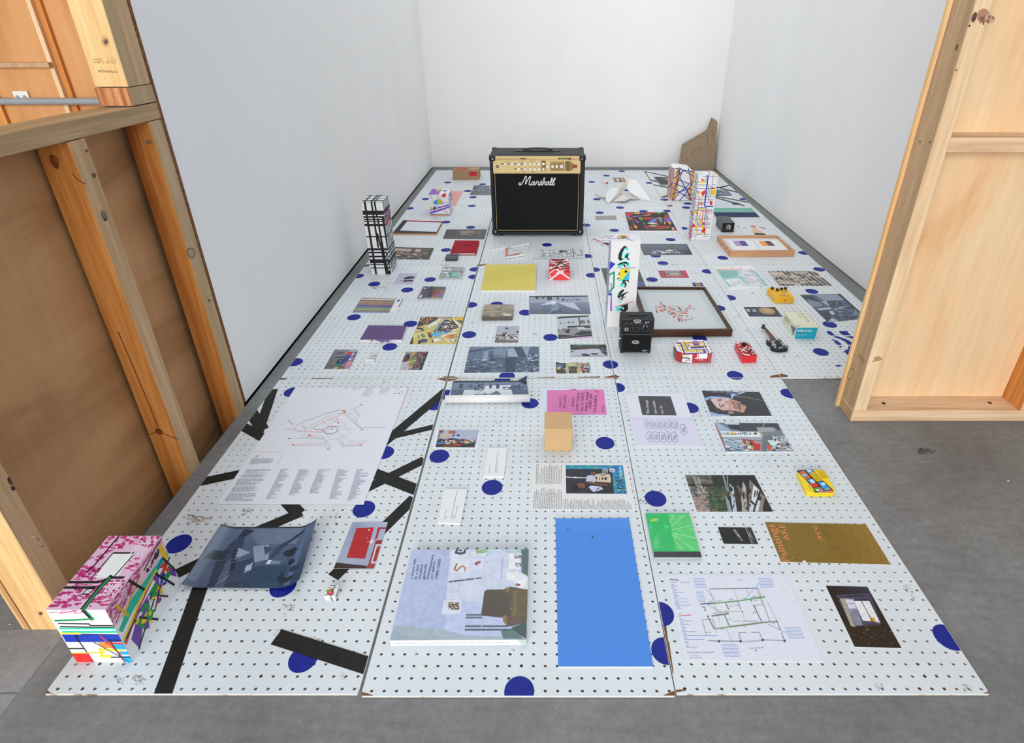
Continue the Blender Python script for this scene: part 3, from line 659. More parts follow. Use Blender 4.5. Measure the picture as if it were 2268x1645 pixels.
# ---- painted carton with the pink top
x0, x1, y0, y1, hb = -1.0045, -0.885, 0.753, 0.938, 0.170
t = Thing('painted_carton', 'painted carton with magenta speckled pink top and coloured shards on sides', 'carton', (-.945, .845, 0))
bd = t.part('body', MB().box(x0, x1, y0, y1, 0.0002, hb, lin('f2d8de')), 'ink')
CS1 = (0, 1150, 560/1861)
topq = unit([(x0, y1, hb), (x1, y1, hb), (x1, y0, hb), (x0, y0, hb)])
mg = ['b3246e', 'a81f66', 'bb3578']
art(bd, t.loc, topq, UP, [('r', 'd6b2cc', 0, 0, 1, 1),
    ('s', mg, 70, (.09, .03), [(0, 0), (1, 0), (1, .2), (0, .2)], 1), ('s', mg, 26, (.07, .03), [(0, .2), (.3, .2), (.2, .55), (0, .55)], 2), ('s', mg, 75, (.09, .03), [(0, .5), (1, .3), (1, .66), (0, .62)], 3), ('s', mg, 130, (.09, .026), [(0, .66), (1, .62), (1, .98), (0, .98)], 4),
    ('l', '191419', .03, [(.2, 0), (.2, .42), (.16, .52)]), ('p', 'dfe3ee', [(.36, .26), (.76, .26), (.79, .6), (.39, .6)]), ('l', '191419', .022, [(.33, .6), (.36, .26), (.76, .26), (.72, .6)]), ('l', '191419', .03, [(0, .66), (.52, .66), (.62, .62), (.66, .6), (.9, .6)]), ('l', '191419', .03, [(0, .73), (.55, .73)]),
    ('l', '191419', .09, [(.66, .6), (.62, .72), (.62, 1)]), ('l', '188a4c', .045, [(.66, .61), (.63, .72), (.63, 1)]),
    ('t', 'e6dfec', '煎', (.66, .27), (.93, .27), (.66, .11)), ('t', 'ead6e4', '煎', (.97, .82), (.72, .82), (.97, .66)),
    ('p', '191419', [(.42, .74), (.55, .74), (.52, .82), (.4, .82)]), ('p', 'efe6ee', [(.44, .755), (.53, .755), (.51, .805), (.42, .805)]), ('t', '191419', 'M', (.46, .795), (.5, .795), (.46, .765))], name='print')
fr = unit([(x0, y0, hb), (x1, y0, hb), (x1, y0, 0), (x0, y0, 0)])
K = '15151a'
art(bd, t.loc, fr, (0, -1, 0), [('r', 'ffe6ea', 0, 0, 1, .30), ('r', 'ffffff', 0, .3, 1, 1), ('s', ['d05a94'], 26, (.09, .012), [(0, .01), (.6, .01), (.6, .07), (0, .07)], 3),
    ('l', '1a1a20', .07, [(.62, 0), (.7, .19)]), ('l', '1f9a52', .03, [(.66, 0), (.72, .17), (.05, .2)]), ('l', K, .022, [(.08, .25), (.6, .26), (.6, .29), (1, .29)]), ('l', K, .022, [(.08, .31), (.62, .32), (1, .32)]), ('r', '25cfa8', .04, .33, 1, .36), ('r', '25cfa8', .06, .39, 1, .43), ('r', 'f4d427', 0, .42, .36, .45), ('l', K, .014, [(.36, .45), (1, .46)]),
    ('r', '1639b4', .02, .46, 1, .6), ('l', K, .022, [(.24, .46), (.3, 1)]), ('l', K, .02, [(0, .73), (.28, .73)]), ('l', 'f4d427', .018, [(.0, .82), (.6, .81)]), ('r', 'dc2420', .0, .83, .3, 1), ('l', K, .02, [(.28, .46), (.24, .6)]), ('p', 'f08a30', [(.56, .61), (.8, .61), (.85, .72), (.62, .72)]), ('r', '18a6e4', .82, .64, 1, .74), ('r', '18a6e4', .86, .79, 1, .85), ('r', '18a6e4', .86, .88, 1, 1), ('l', 'f4d427', .05, [(.55, .74), (.5, .88), (.66, .88)]), ('l', 'f4d427', .04, [(.52, .75), (.95, .76)]), ('l', 'e03838', .03, [(.68, .47), (.86, .86)]), ('l', 'e03838', .03, [(.7, .62), (1, .63)]), ('l', 'd42a50', .025, [(.84, .86), (.85, 1)]), ('l', K, .012, [(.5, .6), (.95, 1)]), ('l', K, .02, [(.8, .58), (.84, .9), (1, .9)]), ('l', K, .02, [(.78, .56), (1, .57)]), ('l', K, .02, [(.66, .9), (.86, .9)])], name='print')
rt = unit([(x1, y0, hb), (x1, y1, hb), (x1, y1, 0), (x1, y0, 0)])
art(bd, t.loc, rt, (1, 0, 0), [('r', 'f6f2f4', 0, 0, 1, 1), ('r', 'e4b8c6', 0, 0, 1, .33), ('s', ['b84a7c', 'a23a6c'], 160, (.05, .02), [(0, .01), (.55, .02), (.5, .24), (0, .24)], 5), ('s', ['b84a7c'], 60, (.07, .012), [(.5, .03), (1, .03), (1, .08), (.5, .08)], 6),
    ('p', '1fae90', [(.02, .42), (.3, .27), (.98, .27), (1, .36), (.3, .42), (.05, .5)]), ('l', K, .014, [(.03, .3), (.4, .12)]), ('l', 'c7a21c', .03, [(.12, .1), (.2, .42)]), ('l', 'c7a21c', .025, [(.12, .34), (.5, .16)]), ('l', K, .03, [(.38, .02), (.52, .42)]), ('l', 'd8b420', .07, [(.92, .1), (.95, .38)]), ('l', K, .02, [(.6, .14), (.95, .04)]),
    ('s', ['2a2a2e'], 30, (.014, .05), [(.62, .18), (.9, .12), (.9, .17), (.62, .23)], 2), ('l', '3440a0', .02, [(.05, .62), (.5, .44), (.9, .3)]), ('l', 'c43030', .03, [(.03, .68), (.3, .5), (.45, .46), (.62, .36)]), ('l', 'e4c41c', .04, [(.03, .6), (.4, .42), (.75, .34)]), ('l', K, .02, [(.02, .64), (.4, .52), (.9, .44)]),
    ('p', '6a3f9c', [(.1, .72), (.22, .62), (.3, .75), (.14, .98)]), ('p', '1f8c3c', [(.22, .58), (.36, .62), (.3, .86)]), ('p', '6a3f9c', [(.3, .52), (.5, .5), (.48, .62)]), ('p', 'e4c41c', [(.28, .7), (.4, .62), (.42, .9)]), ('p', '1f8c3c', [(.5, .5), (.72, .46), (.66, .62)]), ('p', '6a3f9c', [(.66, .36), (.76, .38), (.7, .6)]), ('p', '2a3ea8', [(.74, .5), (.84, .46), (.84, .64)]), ('p', 'cc2a30', [(.8, .36), (.95, .38), (.9, .5)]), ('p', 'e4c41c', [(.84, .42), (.94, .46), (.88, .56)]), ('p', '6a3f9c', [(.86, .56), (1, .6), (.98, .78)]), ('p', 'e4c41c', [(.5, .62), (.7, .56), (.68, .66)]), ('p', 'cc2a30', [(.36, .58), (.44, .52), (.46, .66)]),
    ('l', K, .025, [(.3, .6), (.5, .96)]), ('l', K, .025, [(.12, .96), (.6, .62)]), ('l', K, .02, [(.56, .55), (.75, .86)]), ('l', K, .02, [(.5, .8), (.8, .5)]), ('l', K, .025, [(.72, .36), (.9, .84)]), ('l', K, .025, [(.8, .5), (1, .4)]), ('l', K, .022, [(.9, .3), (1, .68)]), ('l', 'c43030', .02, [(.55, .76), (.75, .6)]), ('s', ['2a3ea8', '6a3f9c', 'cc2a30', 'e4c41c', '1f8c3c'], 26, (.08, .09), [(.2, .6), (.95, .42), (.95, .62), (.3, .92)], 9)], name='print')

# ---- curled photographs: fine grid sheets
def pip(x, y, P):
    ins = False; j = len(P) - 1
    for i in range(len(P)):
        if (P[i][1] > y) != (P[j][1] > y) and x < (P[j][0] - P[i][0])*(y - P[i][1])/(P[j][1] - P[i][1]) + P[i][0]: ins = not ins
        j = i
    return ins
def curled(name, label, cat, quad, zf, shapes, nx=90, ny=60, z=0.0018, mat='gloss', base='dfe3ea', margin=0.0, seed=1):
    q3 = [G(u, v, z) for u, v in quad]; f = unit(q3); c = sum(q3, Vector())/4; org = Vector((c.x, c.y, 0.0001))
    polys = sorted(expand(shapes), key=lambda t: t[2]); box = []
    for P, cc, L in polys: box.append((min(p[0] for p in P), max(p[0] for p in P), min(p[1] for p in P), max(p[1] for p in P)))
    mb = MB(); g = {}
    for j in range(ny + 1):
        for i in range(nx + 1):
            u, v = i/nx, j/ny; p = f(u, v); p.z = max(0.0018, z + zf(u, v)); g[i, j] = len(mb.V); mb.V.append(p)
    rn = random.Random(seed)
    for j in range(ny):
        for i in range(nx):
            u, v = (i + .5)/nx, (j + .5)/ny; col = lin(base)
            for (P, cc, L), bb in zip(reversed(polys), reversed(box)):
                if bb[0] <= u <= bb[1] and bb[2] <= v <= bb[3] and pip(u, v, P):
                    if isinstance(cc, list):
                        col = tuple((cc[0][k]*(1 - u) + cc[1][k]*u)*(1 - v) + (cc[3][k]*(1 - u) + cc[2][k]*u)*v for k in range(4))
                    else: col = cc
                    break
            k = 1 + rn.uniform(-.05, .05); col = (col[0]*k, col[1]*k, col[2]*k, 1)
            mb.Fc.append((g[i, j + 1], g[i + 1, j + 1], g[i + 1, j], g[i, j])); mb.C.append(col)
    o = mkobj(name, mb, mat, org, smooth=True); tag(o, label, cat)
    so = o.modifiers.new('thickness', 'SOLIDIFY'); so.thickness = 0.0004; so.offset = -1
    return o, org, f
o, org, f = curled('gallery_print', 'curled blue-toned print of a white gallery room, right edge lifting', 'photograph', [(492, 1167), (706, 1166), (668, 1305), (405, 1303)],
    lambda u, v: .030*max(0, (u - .78)/.22)**2 + .012*max(0, (.16 - u)/.16)**2 + .004*max(0, (v - .9)/.1), [
    ('g', ['5b6984', '55657f', '22405c', '4a5c78'], FULL), ('p', '66748f', [(.25, .02), (.85, .02), (.83, .3), (.45, .3)]), ('p', '4d5c77', [(.05, .35), (.42, .3), (.35, 1), (.03, 1)]), ('p', '5a6984', [(.02, .1), (.22, .02), (.2, .4), (.02, .5)]),
    ('p', '283a50', [(.24, .03), (.36, .06), (.27, .2), (.22, .22)]), ('p', '34465e', [(.2, .22), (.3, .18), (.34, .5), (.2, .6), (.16, .4)]), ('p', '2b3a48', [(.06, .42), (.22, .4), (.2, .56), (.03, .57)]), ('p', '2f4054', [(.14, .58), (.24, .56), (.26, 1), (.2, 1)]), ('p', '35465c', [(.3, .62), (.5, .5), (.54, 1), (.34, 1)]),
    ('p', '8893aa', [(.42, .34), (.56, .3), (.62, .55), (.5, .6)]), ('p', '3a4c64', [(.52, .34), (.62, .36), (.57, .48)]), ('p', '93a0b8', [(.28, .36), (.42, .44), (.3, .56)]), ('p', '314660', [(.64, .36), (.72, .3), (.7, .45), (.62, .56)]), ('p', '2a3c50', [(.66, .34), (.88, .04), (.9, .06), (.7, .38)]),
    ('p', 'c6d2e6', [(.62, .56), (.655, .56), (.65, .63), (.61, .63)]), ('p', '75859e', [(.66, .57), (.74, .57), (.73, .63), (.655, .63)]), ('p', '2f4660', [(.5, .66), (.82, .64), (.8, 1), (.5, 1)]), ('p', '4f6d92', [(.88, .02), (.93, .02), (.9, .98), (.84, .98)]),
    ('e', '22303c', .79, .45, .058, .06), ('e', '22303c', .825, .4, .03, .04), ('e', '22303c', .84, .6, .035, .045), ('e', '2a3c50', .89, .72, .05, .05), ('p', '26333f', [(.78, .74), (.83, .84), (.9, .82), (.92, .74), (.9, .9), (.8, .92), (.76, .84)]),
    ('l', '8290a8', .008, [(.26, .95), (.33, .8)]), ('p', '9aa8c0', [(.44, .66), (.49, .6), (.5, .72), (.45, .76)]), ('r', '1b2b3c', 0, 0, 1, .02)], 120, 80)
art(o, org, lambda u, v: f(u, v) + Vector((0, 0, .0012)), UP, [('t', '18222e', 'NANA', (.255, .42), (.315, .74), (.3, .40))], name='print')

sheet('red_room_photo', 'glossy photo of a red panel with white border over black tape', 'photograph', [(780, 1157), (859, 1156), (828, 1259), (739, 1259)], [
    ('g', ['8b97b4', 'aeb6cc', '9ea6bc', 'aab0c4'], FULL), ('p', 'b01c24', [(.18, .13), (.66, .12), (.7, .8), (.22, .78)]), ('p', 'b01c24', [(.77, .12), (1, .12), (1, .16), (.84, .16), (.84, .38), (.8, .42)]), ('p', '94262a', [(.83, .42), (1, .4), (1, 1), (.83, 1)]), ('p', 'c8ccd8', [(.86, .5), (1, .5), (1, .92), (.88, .92)]), ('p', 'a8262c', [(.91, .54), (1, .54), (1, .86), (.92, .86)]), ('p', '3a2620', [(0, .88), (.83, .95), (.83, 1), (0, 1)]), ('p', '9a3c34', [(.83, .9), (1, .9), (1, 1), (.8, 1)]),
    ('e', 'fff6f4', .73, .44, .035, .05), ('l', 'e8c8cc', .012, [(.62, .46), (.9, .4)]), ('e', 'f4e6e8', .55, .18, .018, .022), ('e', 'f4e6e8', .58, .36, .01, .012)], None, .0022, 'd8dce4', mat='gloss', bottom=.0013)

# ---- tiny strawberry candy box with green string
x0, y0 = G(719.5, 1331).x, G(730, 1331).y; wb_, db_, hb = .027, .030, .018
t = Thing('candy_box', 'tiny white candy box with strawberry picture and green string', 'box', (x0 + wb_/2, y0 + db_/2, 0))
bd = bev(t.part('carton', MB().box(x0, x0 + wb_, y0, y0 + db_, .0002, hb, lin('f4f4f4')), 'ink'), .002)
q = unit([(x0, y0 + db_, hb), (x0 + wb_, y0 + db_, hb), (x0 + wb_, y0, hb), (x0, y0, hb)])
art(bd, t.loc, q, UP, [('l', '2c2c4a', .07, [(.2, .08), (.7, .06)]), ('t', '8c1430', 'Puccho', (.12, .36), (.9, .3), (.1, .16)), ('p', '6d9c22', [(.05, .45), (.5, .36), (.45, .6), (.1, .66)]), ('e', 'd44450', .5, .72, .32, .22), ('e', 'e2727a', .45, .68, .15, .09), ('p', '7a1428', [(.5, .36), (.7, .36), (.66, .56), (.5, .6)]), ('l', '2a2a40', .05, [(.05, .95), (.3, .93)]), ('l', '2a2a40', .05, [(.5, .95), (.85, .94)])])
art(bd, t.loc, unit([(x0, y0, hb), (x0 + wb_, y0, hb), (x0 + wb_, y0, 0), (x0, y0, 0)]), (0, -1, 0), [('x', 'c8c4c4', [(.1, .3), (.5, .3), (.5, .8), (.1, .8)], 3, .6, 1), ('r', 'e8a0a8', .55, .3, .65, .8), ('x', 'd8a0a8', [(.75, .3), (.95, .3), (.95, .5), (.75, .5)], 1, 1, 1)])
art(bd, t.loc, unit([(x0 + wb_, y0, hb), (x0 + wb_, y0 + db_, hb), (x0 + wb_, y0 + db_, 0), (x0 + wb_, y0, 0)]), (1, 0, 0), [('l', 'a03040', .12, [(.08, .3), (.9, .3)]), ('l', 'a03040', .1, [(.1, .55), (.9, .55)])])
t.part('string', MB().ring([(x0 + .019, y0 + db_, .012), (x0 + .0185, y0 + db_ - .004, hb + .0009), (x0 + .0165, y0 + .006, hb + .0009), (x0 + .0165, y0 - .0009, hb - .002), (x0 + .0195, y0 - .0009, .002)], .0009, 6, lin('2f7a5c')), 'ink')

# ---- thick books and canvases: body + print; quad = top face
def block(name, label, cat, quad, zt, shapes=(), crop=None, base='e8e8e8', side='f2f2f0', mat='ink', partname='body', group=None):
    top = [G(u, v, zt) for u, v in quad]; c = sum(top, Vector())/4
    t = Thing(name, label, cat, (c.x, c.y, 0), group)
    b = t.part(partname, MB().prism(top[::-1], (0, 0, .0002 - zt), lin(base), lin(side)), mat)
    if shapes: art(b, t.loc, (lambda u, v: G(u, v, zt)) if crop else unit(top), UP, shapes, crop, mat=mat, edge=list(quad) if crop else None)
    return t, b, top
CC = (840, 1190, 420/1867)
bk = [('p', 'b4bfdf', [(322, 122), (1470, 115), (1452, 1008), (104, 1016)]), ('g', ['b4bfdf', 'a9b4d6', 'a2afd2', 'b0bbdc'], [(322, 122), (700, 120), (640, 980), (112, 985)]), ('p', '9fb0ba', [(150, 865), (600, 900), (840, 960), (1380, 980), (1452, 1006), (104, 1016)]), ('p', 'c2cade', [(700, 118), (1390, 115), (1380, 500), (1000, 640), (660, 600)]),
    ('p', '4a5e60', [(1398, 115), (1472, 115), (1462, 430), (1402, 350)]), ('p', 'a9c0c8', [(1180, 118), (1398, 115), (1398, 150), (1250, 150)]), ('p', 'dfe2ea', [(1285, 160), (1395, 158), (1388, 310), (1270, 312)]), ('p', 'e4e6ec', [(1260, 338), (1370, 335), (1365, 425), (1252, 424)]),
    ('p', 'cfd5e4', [(705, 125), (888, 122), (880, 205), (700, 205)]), ('p', 'd3d8e6', [(705, 210), (885, 208), (880, 350), (698, 350)]), ('p', 'ced6e4', [(912, 120), (1072, 118), (1066, 195), (908, 190)]), ('p', 'cdd3e2', [(912, 205), (1028, 203), (1022, 320), (906, 320)]), ('p', 'c6cde0', [(690, 358), (1010, 355), (990, 598), (655, 610)]), ('p', 'cfd4e0', [(632, 615), (815, 612), (800, 755), (614, 758)]),
    ('l', '3b4250', 22, [(765, 122), (755, 150), (800, 160), (840, 150), (845, 122)]), ('e', '3b4250', 800, 128, 18, 9), ('p', '7fae7c', [(940, 122), (1068, 120), (1040, 152), (960, 158)]), ('l', 'a8c47a', 6, [(950, 130), (1050, 140)]), ('p', '8fd0d8', [(1060, 130), (1072, 128), (1066, 196), (1052, 186)]),
    ('l', 'b4745c', 15, [(765, 260), (740, 310), (760, 330), (790, 300), (820, 280), (845, 300), (845, 330)]), ('l', '5a4038', 5, [(765, 258), (738, 312)]), ('p', 'c0304a', [(960, 235), (1006, 232), (985, 262), (958, 258)]), ('p', '4a3a52', [(935, 260), (960, 240), (965, 270), (975, 285)]),
    ('l', '3a3c46', 14, [(685, 438), (1005, 398)]), ('s', ['d0d4e0', '8a8478'], 24, (22, 5), [(690, 432), (1000, 392), (1005, 404), (690, 446)], 3), ('l', '8a8e9c', 3, [(795, 445), (770, 535)]),
    ('r', '3a3c3a', 682, 640, 787, 710), ('s', ['c8c49a', 'd8d4c0', '9c4a34', '3a4a6a', 'b8a45a'], 40, (15, 12), [(690, 648), (780, 645), (778, 702), (690, 705)], 4),
    ('s', ['c8a49c', '4c6a8c', '3c3c40', 'e8e8ec'], 30, (26, 16), [(1335, 170), (1395, 165), (1392, 205), (1340, 205)], 6), ('s', ['c09c90', '7a98b0', '3c4658'], 20, (22, 14), [(1340, 255), (1392, 252), (1390, 292), (1340, 290)], 7), ('p', 'd2d8e0', [(1340, 390), (1400, 345), (1460, 380), (1465, 510), (1390, 515), (1330, 460)]), ('p', 'e6eaf0', [(1360, 430), (1440, 400), (1440, 480), (1380, 490)]), ('p', '8a4838', [(1345, 452), (1392, 460), (1385, 480), (1342, 472)]),
    ('p', '4c3f33', [(1035, 530), (1060, 515), (1230, 512), (1260, 490), (1300, 600), (1290, 780), (1210, 790), (1010, 770), (1005, 740)]), ('p', '55462f', [(1240, 510), (1290, 485), (1462, 515), (1460, 830), (1300, 875), (1260, 840), (1300, 700)]), ('p', '7a6a3a', [(1250, 500), (1285, 485), (1275, 545), (1235, 545)]), ('p', '6c5a34', [(1320, 530), (1360, 520), (1345, 790), (1305, 780), (1315, 650)]), ('p', '8a6a3c', [(1215, 765), (1250, 760), (1265, 875), (1220, 830)]), ('p', '584634', [(1250, 770), (1330, 780), (1440, 800), (1300, 870), (1262, 880)])]
for k in range(16): bk.append(('l', '3a3026', 4, [(1042 - k*1.6, 535 + k*15), (1292, 540 + k*15)]))
for k in range(14): bk.append(('l', '8a7a44', 3, [(1345, 540 + k*19), (1458, 536 + k*20)]))
bk += [('r', '4e6468', 858, 757, 1010, 770), ('r', '4e6468', 846, 782, 1012, 797), ('r', '3f5256', 842, 868, 1260, 882), ('r', '3f5256', 838, 902, 1320, 916), ('l', 'c4ccc8', 6, [(852, 760), (838, 912)]), ('l', 'b4bcb8', 8, [(1022, 790), (1008, 900)]), ('p', '2f4a4a', [(1300, 890), (1450, 830), (1452, 1000), (1380, 960)]), ('p', '53706e', [(1200, 920), (1320, 915), (1420, 1000), (1220, 1000)]),
    ('l', 'c4ccd8', 2, [(120, 980), (700, 985), (1452, 1000)])]
for k, (s, a, b) in enumerate([('a short ride', (330, 412), (364, 212)), ('in a fast', (368, 412), (392, 270)), ('machine', (407, 412), (432, 264)), ('gertrude', (447, 412), (470, 264)), ('contemporary', (484, 412), (540, 170)), ('art spaces', (525, 412), (552, 238)), ('1985–2005', (573, 408), (607, 215))]):
    bk.append(('t', '3c4866', s, a, b, (a[0] - 27, a[1] - 2)))
bk.append(('t', '8a96b4', 'edited by charlotte day', (1203, 410), (1218, 205), (1190, 410)))
t, b, top = block('paperback_book', 'large paperback with brown striped armchair on its pale lilac cover', 'book', [(912, 1217), (1171, 1215), (1166, 1416), (863, 1418)], .019, bk, CC, 'b4bfdf', 'fbfbf9', 'gloss', 'cover')
a, c = top[3], top[2]
art(b, t.loc, unit([a, c, (c.x, c.y, 0), (a.x, a.y, 0)]), (0, -1, 0), [('t', '9a9a9e', 'a short ride in a fast machine gertrude contemporary art spaces 1985–2005 edited by charlotte day', (.03, .62), (.87, .6), (.03, .36)), ('p', 'b9c8c4', [(.93, 0), (1, 0), (1, 1), (.96, .8)])], mat='gloss')

CD_ = (1160, 1130, 400/1530)
sheet('blue_panel', 'tall flat sky-blue painted panel beside the paperback', 'panel', [(1230, 1148), (1393, 1147), (1447, 1476), (1236, 1476)], [('p', '4484d8', [(270, 68), (890, 68), (1100, 1325), (296, 1325)]), ('p', '4a88da', [(270, 68), (890, 68), (905, 150), (272, 190)]), ('e', '1c2a44', 582, 227, 9, 7), ('e', '8a6048', 580, 227, 4, 3), ('e', 'a8c4ee', 511, 366, 4, 3), ('e', 'a8c4ee', 613, 436, 3, 2), ('e', 'a8c4ee', 706, 982, 4, 3), ('p', '3f7ccf', [(355, 150), (405, 145), (400, 170), (360, 175)])], CD_, .004, '4484d8', side='f6f6f6')
CI = (940, 820, 440/2129)
lb = [('t', '4a4c5c', 'Masato Takasaka', (692, 1100), (706, 1010), (683, 1100)), ('t', '6a6c7c', 'NFS', (708, 1100), (713, 1072), (700, 1100)), ('t', '4a4c5c', '"Structural Jazz" Masato Mix 1989–2005', (758, 1098), (792, 880), (750, 1098)), ('t', '6a6c7c', 'Art Gallery Chair 2007–2014', (776, 1098), (794, 980), (768, 1098))]
sheet('wall_label', 'small white card with typed lines, between photo print and mdf cube', 'label', [(1082, 992), (1123, 991), (1116, 1055), (1071, 1055)], lb, CI, .006, 'dfe2f0', side='fbfbfb', group='typed caption cards')
lb = [('t', '4a4c5c', 'Masato Takasaka', (214, 1592), (240, 1490), (204, 1592)), ('t', '6a6c7c', 'NFS', (234, 1592), (240, 1560), (225, 1592)), ('t', '4a4c5c', 'I\'ve happened when... Studio Masatotectures 1996', (290, 1590), (352, 1300), (281, 1590)), ('t', '6a6c7c', '2009', (310, 1590), (316, 1560), (301, 1590)), ('t', '6a6c7c', 'Art Gallery Chair 2007–2014', (330, 1592), (358, 1455), (321, 1592))]
sheet('wall_label', 'small white card with typed lines, behind the paperback book', 'label', [(985, 1082), (1035, 1083), (1020, 1159), (969, 1157)], lb, CI, .006, 'dfe2f0', side='fbfbfb', group='typed caption cards')
sheet('studio_photo', 'white-bordered photo of a table heaped with books and coloured squares', 'photograph', [(968, 949), (1066, 949), (1058, 993), (958, 992)], [
    ('g', ['7d86a0', '9aa4bc', '5a6070', '6a7080'], [(.05, .06), (.96, .06), (.93, .95), (.06, .95)]), ('p', 'aab2c6', [(.1, .08), (.95, .08), (.92, .6), (.1, .55)]), ('r', '8a3a2a', .08, .1, .16, .22), ('r', 'b4562c', .28, .12, .44, .26), ('r', 'd8b030', .1, .32, .19, .42), ('r', 'd8b030', .24, .32, .31, .42), ('r', '2a3a80', .38, .32, .43, .4), ('r', '2a3a80', .48, .31, .54, .4),
    ('p', '22262c', [(.07, .62), (.4, .5), (.92, .7), (.9, .94), (.06, .94)]), ('s', ['c84a34', 'e0d8cc', '3a5a3c', 'd0b060', '2c4a80', 'c8c8d0', '7a3a2a', '1c1e22'], 90, (.07, .06), [(.1, .55), (.85, .55), (.88, .78), (.1, .82)], 4), ('p', '3a6ab0', [(.06, .72), (.26, .66), (.24, .76), (.06, .84)]), ('p', '6a4428', [(.25, .8), (.5, .76), (.48, .95), (.2, .95)]), ('p', 'b83a30', [(.5, .8), (.66, .82), (.6, .9), (.46, .88)]), ('t', 'e08a50', '31 8 90', (.74, .92), (.88, .92), (.74, .88))], None, .0012, 'e9eaf2', mat='gloss')
# panoramic print, front edge rolled
t = Thing('panoramic_print', 'curled panoramic blue-grey print with a rolled white front edge', 'photograph', tuple((G(985, 880) + G(1173, 880))/2)[:2] + (0,))
q3 = [G(1004, 843, .002), G(1166, 843, .006), G(1173, 888, .003), (G(990, 890, .003))]
f = unit(q3)
b = t.part('paper', MB().prism([f(0, 0), f(0, 1), f(1, 1), f(1, 0)], (0, 0, -.0006), lin('d8dde6')), 'ink')
art(b, t.loc, f, UP, [('g', ['5a6c86', '5f7088', '4a5c74', '4e6278'], [(0, .03), (1, .03), (1, 1), (.02, 1)]), ('p', '24323f', [(0, 0), (1, 0), (1, .06), (0, .08)]), ('p', '70819a', [(.02, .1), (.98, .1), (.98, .45), (.02, .45)]), ('p', '66788f', [(.2, .95), (.4, .5), (.48, .45), (.6, .5), (.75, .95)]), ('p', '5a6c84', [(.45, .5), (.5, .95), (.4, .95)]), ('p', '53667e', [(.78, .3), (1, .5), (1, 1), (.82, 1)]),
    ('r', '3a4a5e', .1, .15, .15, .38), ('r', '3d4d62', .31, .12, .41, .48), ('s', ['2c3c50', '8a9ab0'], 40, (.02, .05), [(.32, .14), (.4, .14), (.4, .46), (.32, .46)], 2), ('l', '33445a', .015, [(.22, .3), (.26, .2), (.27, .32)]), ('r', '3a4a5e', .5, .2, .53, .38), ('r', '3a4a5e', .59, .18, .63, .4), ('s', ['33445a', '4a5c74'], 26, (.03, .06), [(.66, .25), (.95, .22), (.95, .4), (.66, .4)], 3), ('p', '2e3e52', [(.92, .06), (1, .06), (1, .18)])], name='print', mat='gloss')
ro = MB(); a, c = q3[3], q3[2]; n = 10
ax = (c - a).normalized(); prof = [(-.0 + .017*math.sin(k*.33), .017 - .017*math.cos(k*.33)) for k in range(n)]
for k in range(n - 1):
    (d0, h0), (d1, h1) = prof[k], prof[k + 1]
    ro.face([a + Vector((-.004, -d0, h0 - .002)), c + Vector((.002, -d0, h0 - .002)), c + Vector((.002, -d1, h1 - .002)), a + Vector((-.004, -d1, h1 - .002))], lin('fbfdff'))
o = t.part('rolled_edge', ro, 'ink', smooth=True); so = o.modifiers.new('thickness', 'SOLIDIFY'); so.thickness = .0004
lift = MB().face([f(.88, 0), f(1, 0) + Vector((.004, .01, .018)), f(.97, .22)], lin('2e3c50')); t.part('lifted_corner', lift, 'gloss')
# pink text sheet over white sheet
sheet('white_sheet', 'plain white sheet peeking out beneath the pink lettered paper', 'paper', [(1203, 859), (1330, 860), (1330, 916), (1199, 917)], [('s', ['3a3a4a', 'c84a5a', 'b89a80'], 10, (.05, .02), [(.42, .03), (.58, .03), (.58, .07), (.42, .07)], 2), ('r', 'c8b4a4', .72, .02, .97, .06)], None, .0008, 'd2d8ea')
PK = '2a1a26'
tx = []
for s, a, b in [('MASATO', (1470, 390), (1478, 280)), ('TAKASAKA', (1514, 408), (1524, 262)), ('ALMOST', (1603, 390), (1612, 282)), ('EVERYTHING', (1653, 428), (1666, 240)), ('ALL AT ONCE,', (1700, 440), (1714, 232)), ('TWICE, THREE', (1748, 440), (1764, 230)), ('TIMES [IN', (1790, 415), (1800, 258)), ('FOUR PARTS…]', (1840, 448), (1858, 228))]:
    tx.append(('t', PK, s, a, b, (a[0] - 31, a[1] - 1)))
tx += [('t', PK, 'GERTRUDE', (1910, 450), (1914, 378), (1902, 450)), ('t', PK, 'CONTEMPORARY', (1920, 450), (1926, 376), (1913, 450)), ('l', '9a5a80', 2, [(1543, 360), (1547, 305)])]
sheet('pink_flyer', 'bright pink paper with bold black capital lettering beside mdf cube', 'flyer', [(1212, 864), (1337, 863), (1344, 917), (1211, 917)], tx, CI, .0018, 'd878b0', bottom=.0009)
# mdf cube
p = G(1206, 999); s = .088
t = Thing('mdf_cube', 'small raw mdf cube in front of the pink flyer', 'cube', (p.x + s/2, p.y + s/2, 0))
bev(t.part('block', MB().box(p.x, p.x + s, p.y, p.y + s, .0002, s), 'mdf'), .0012, 1)
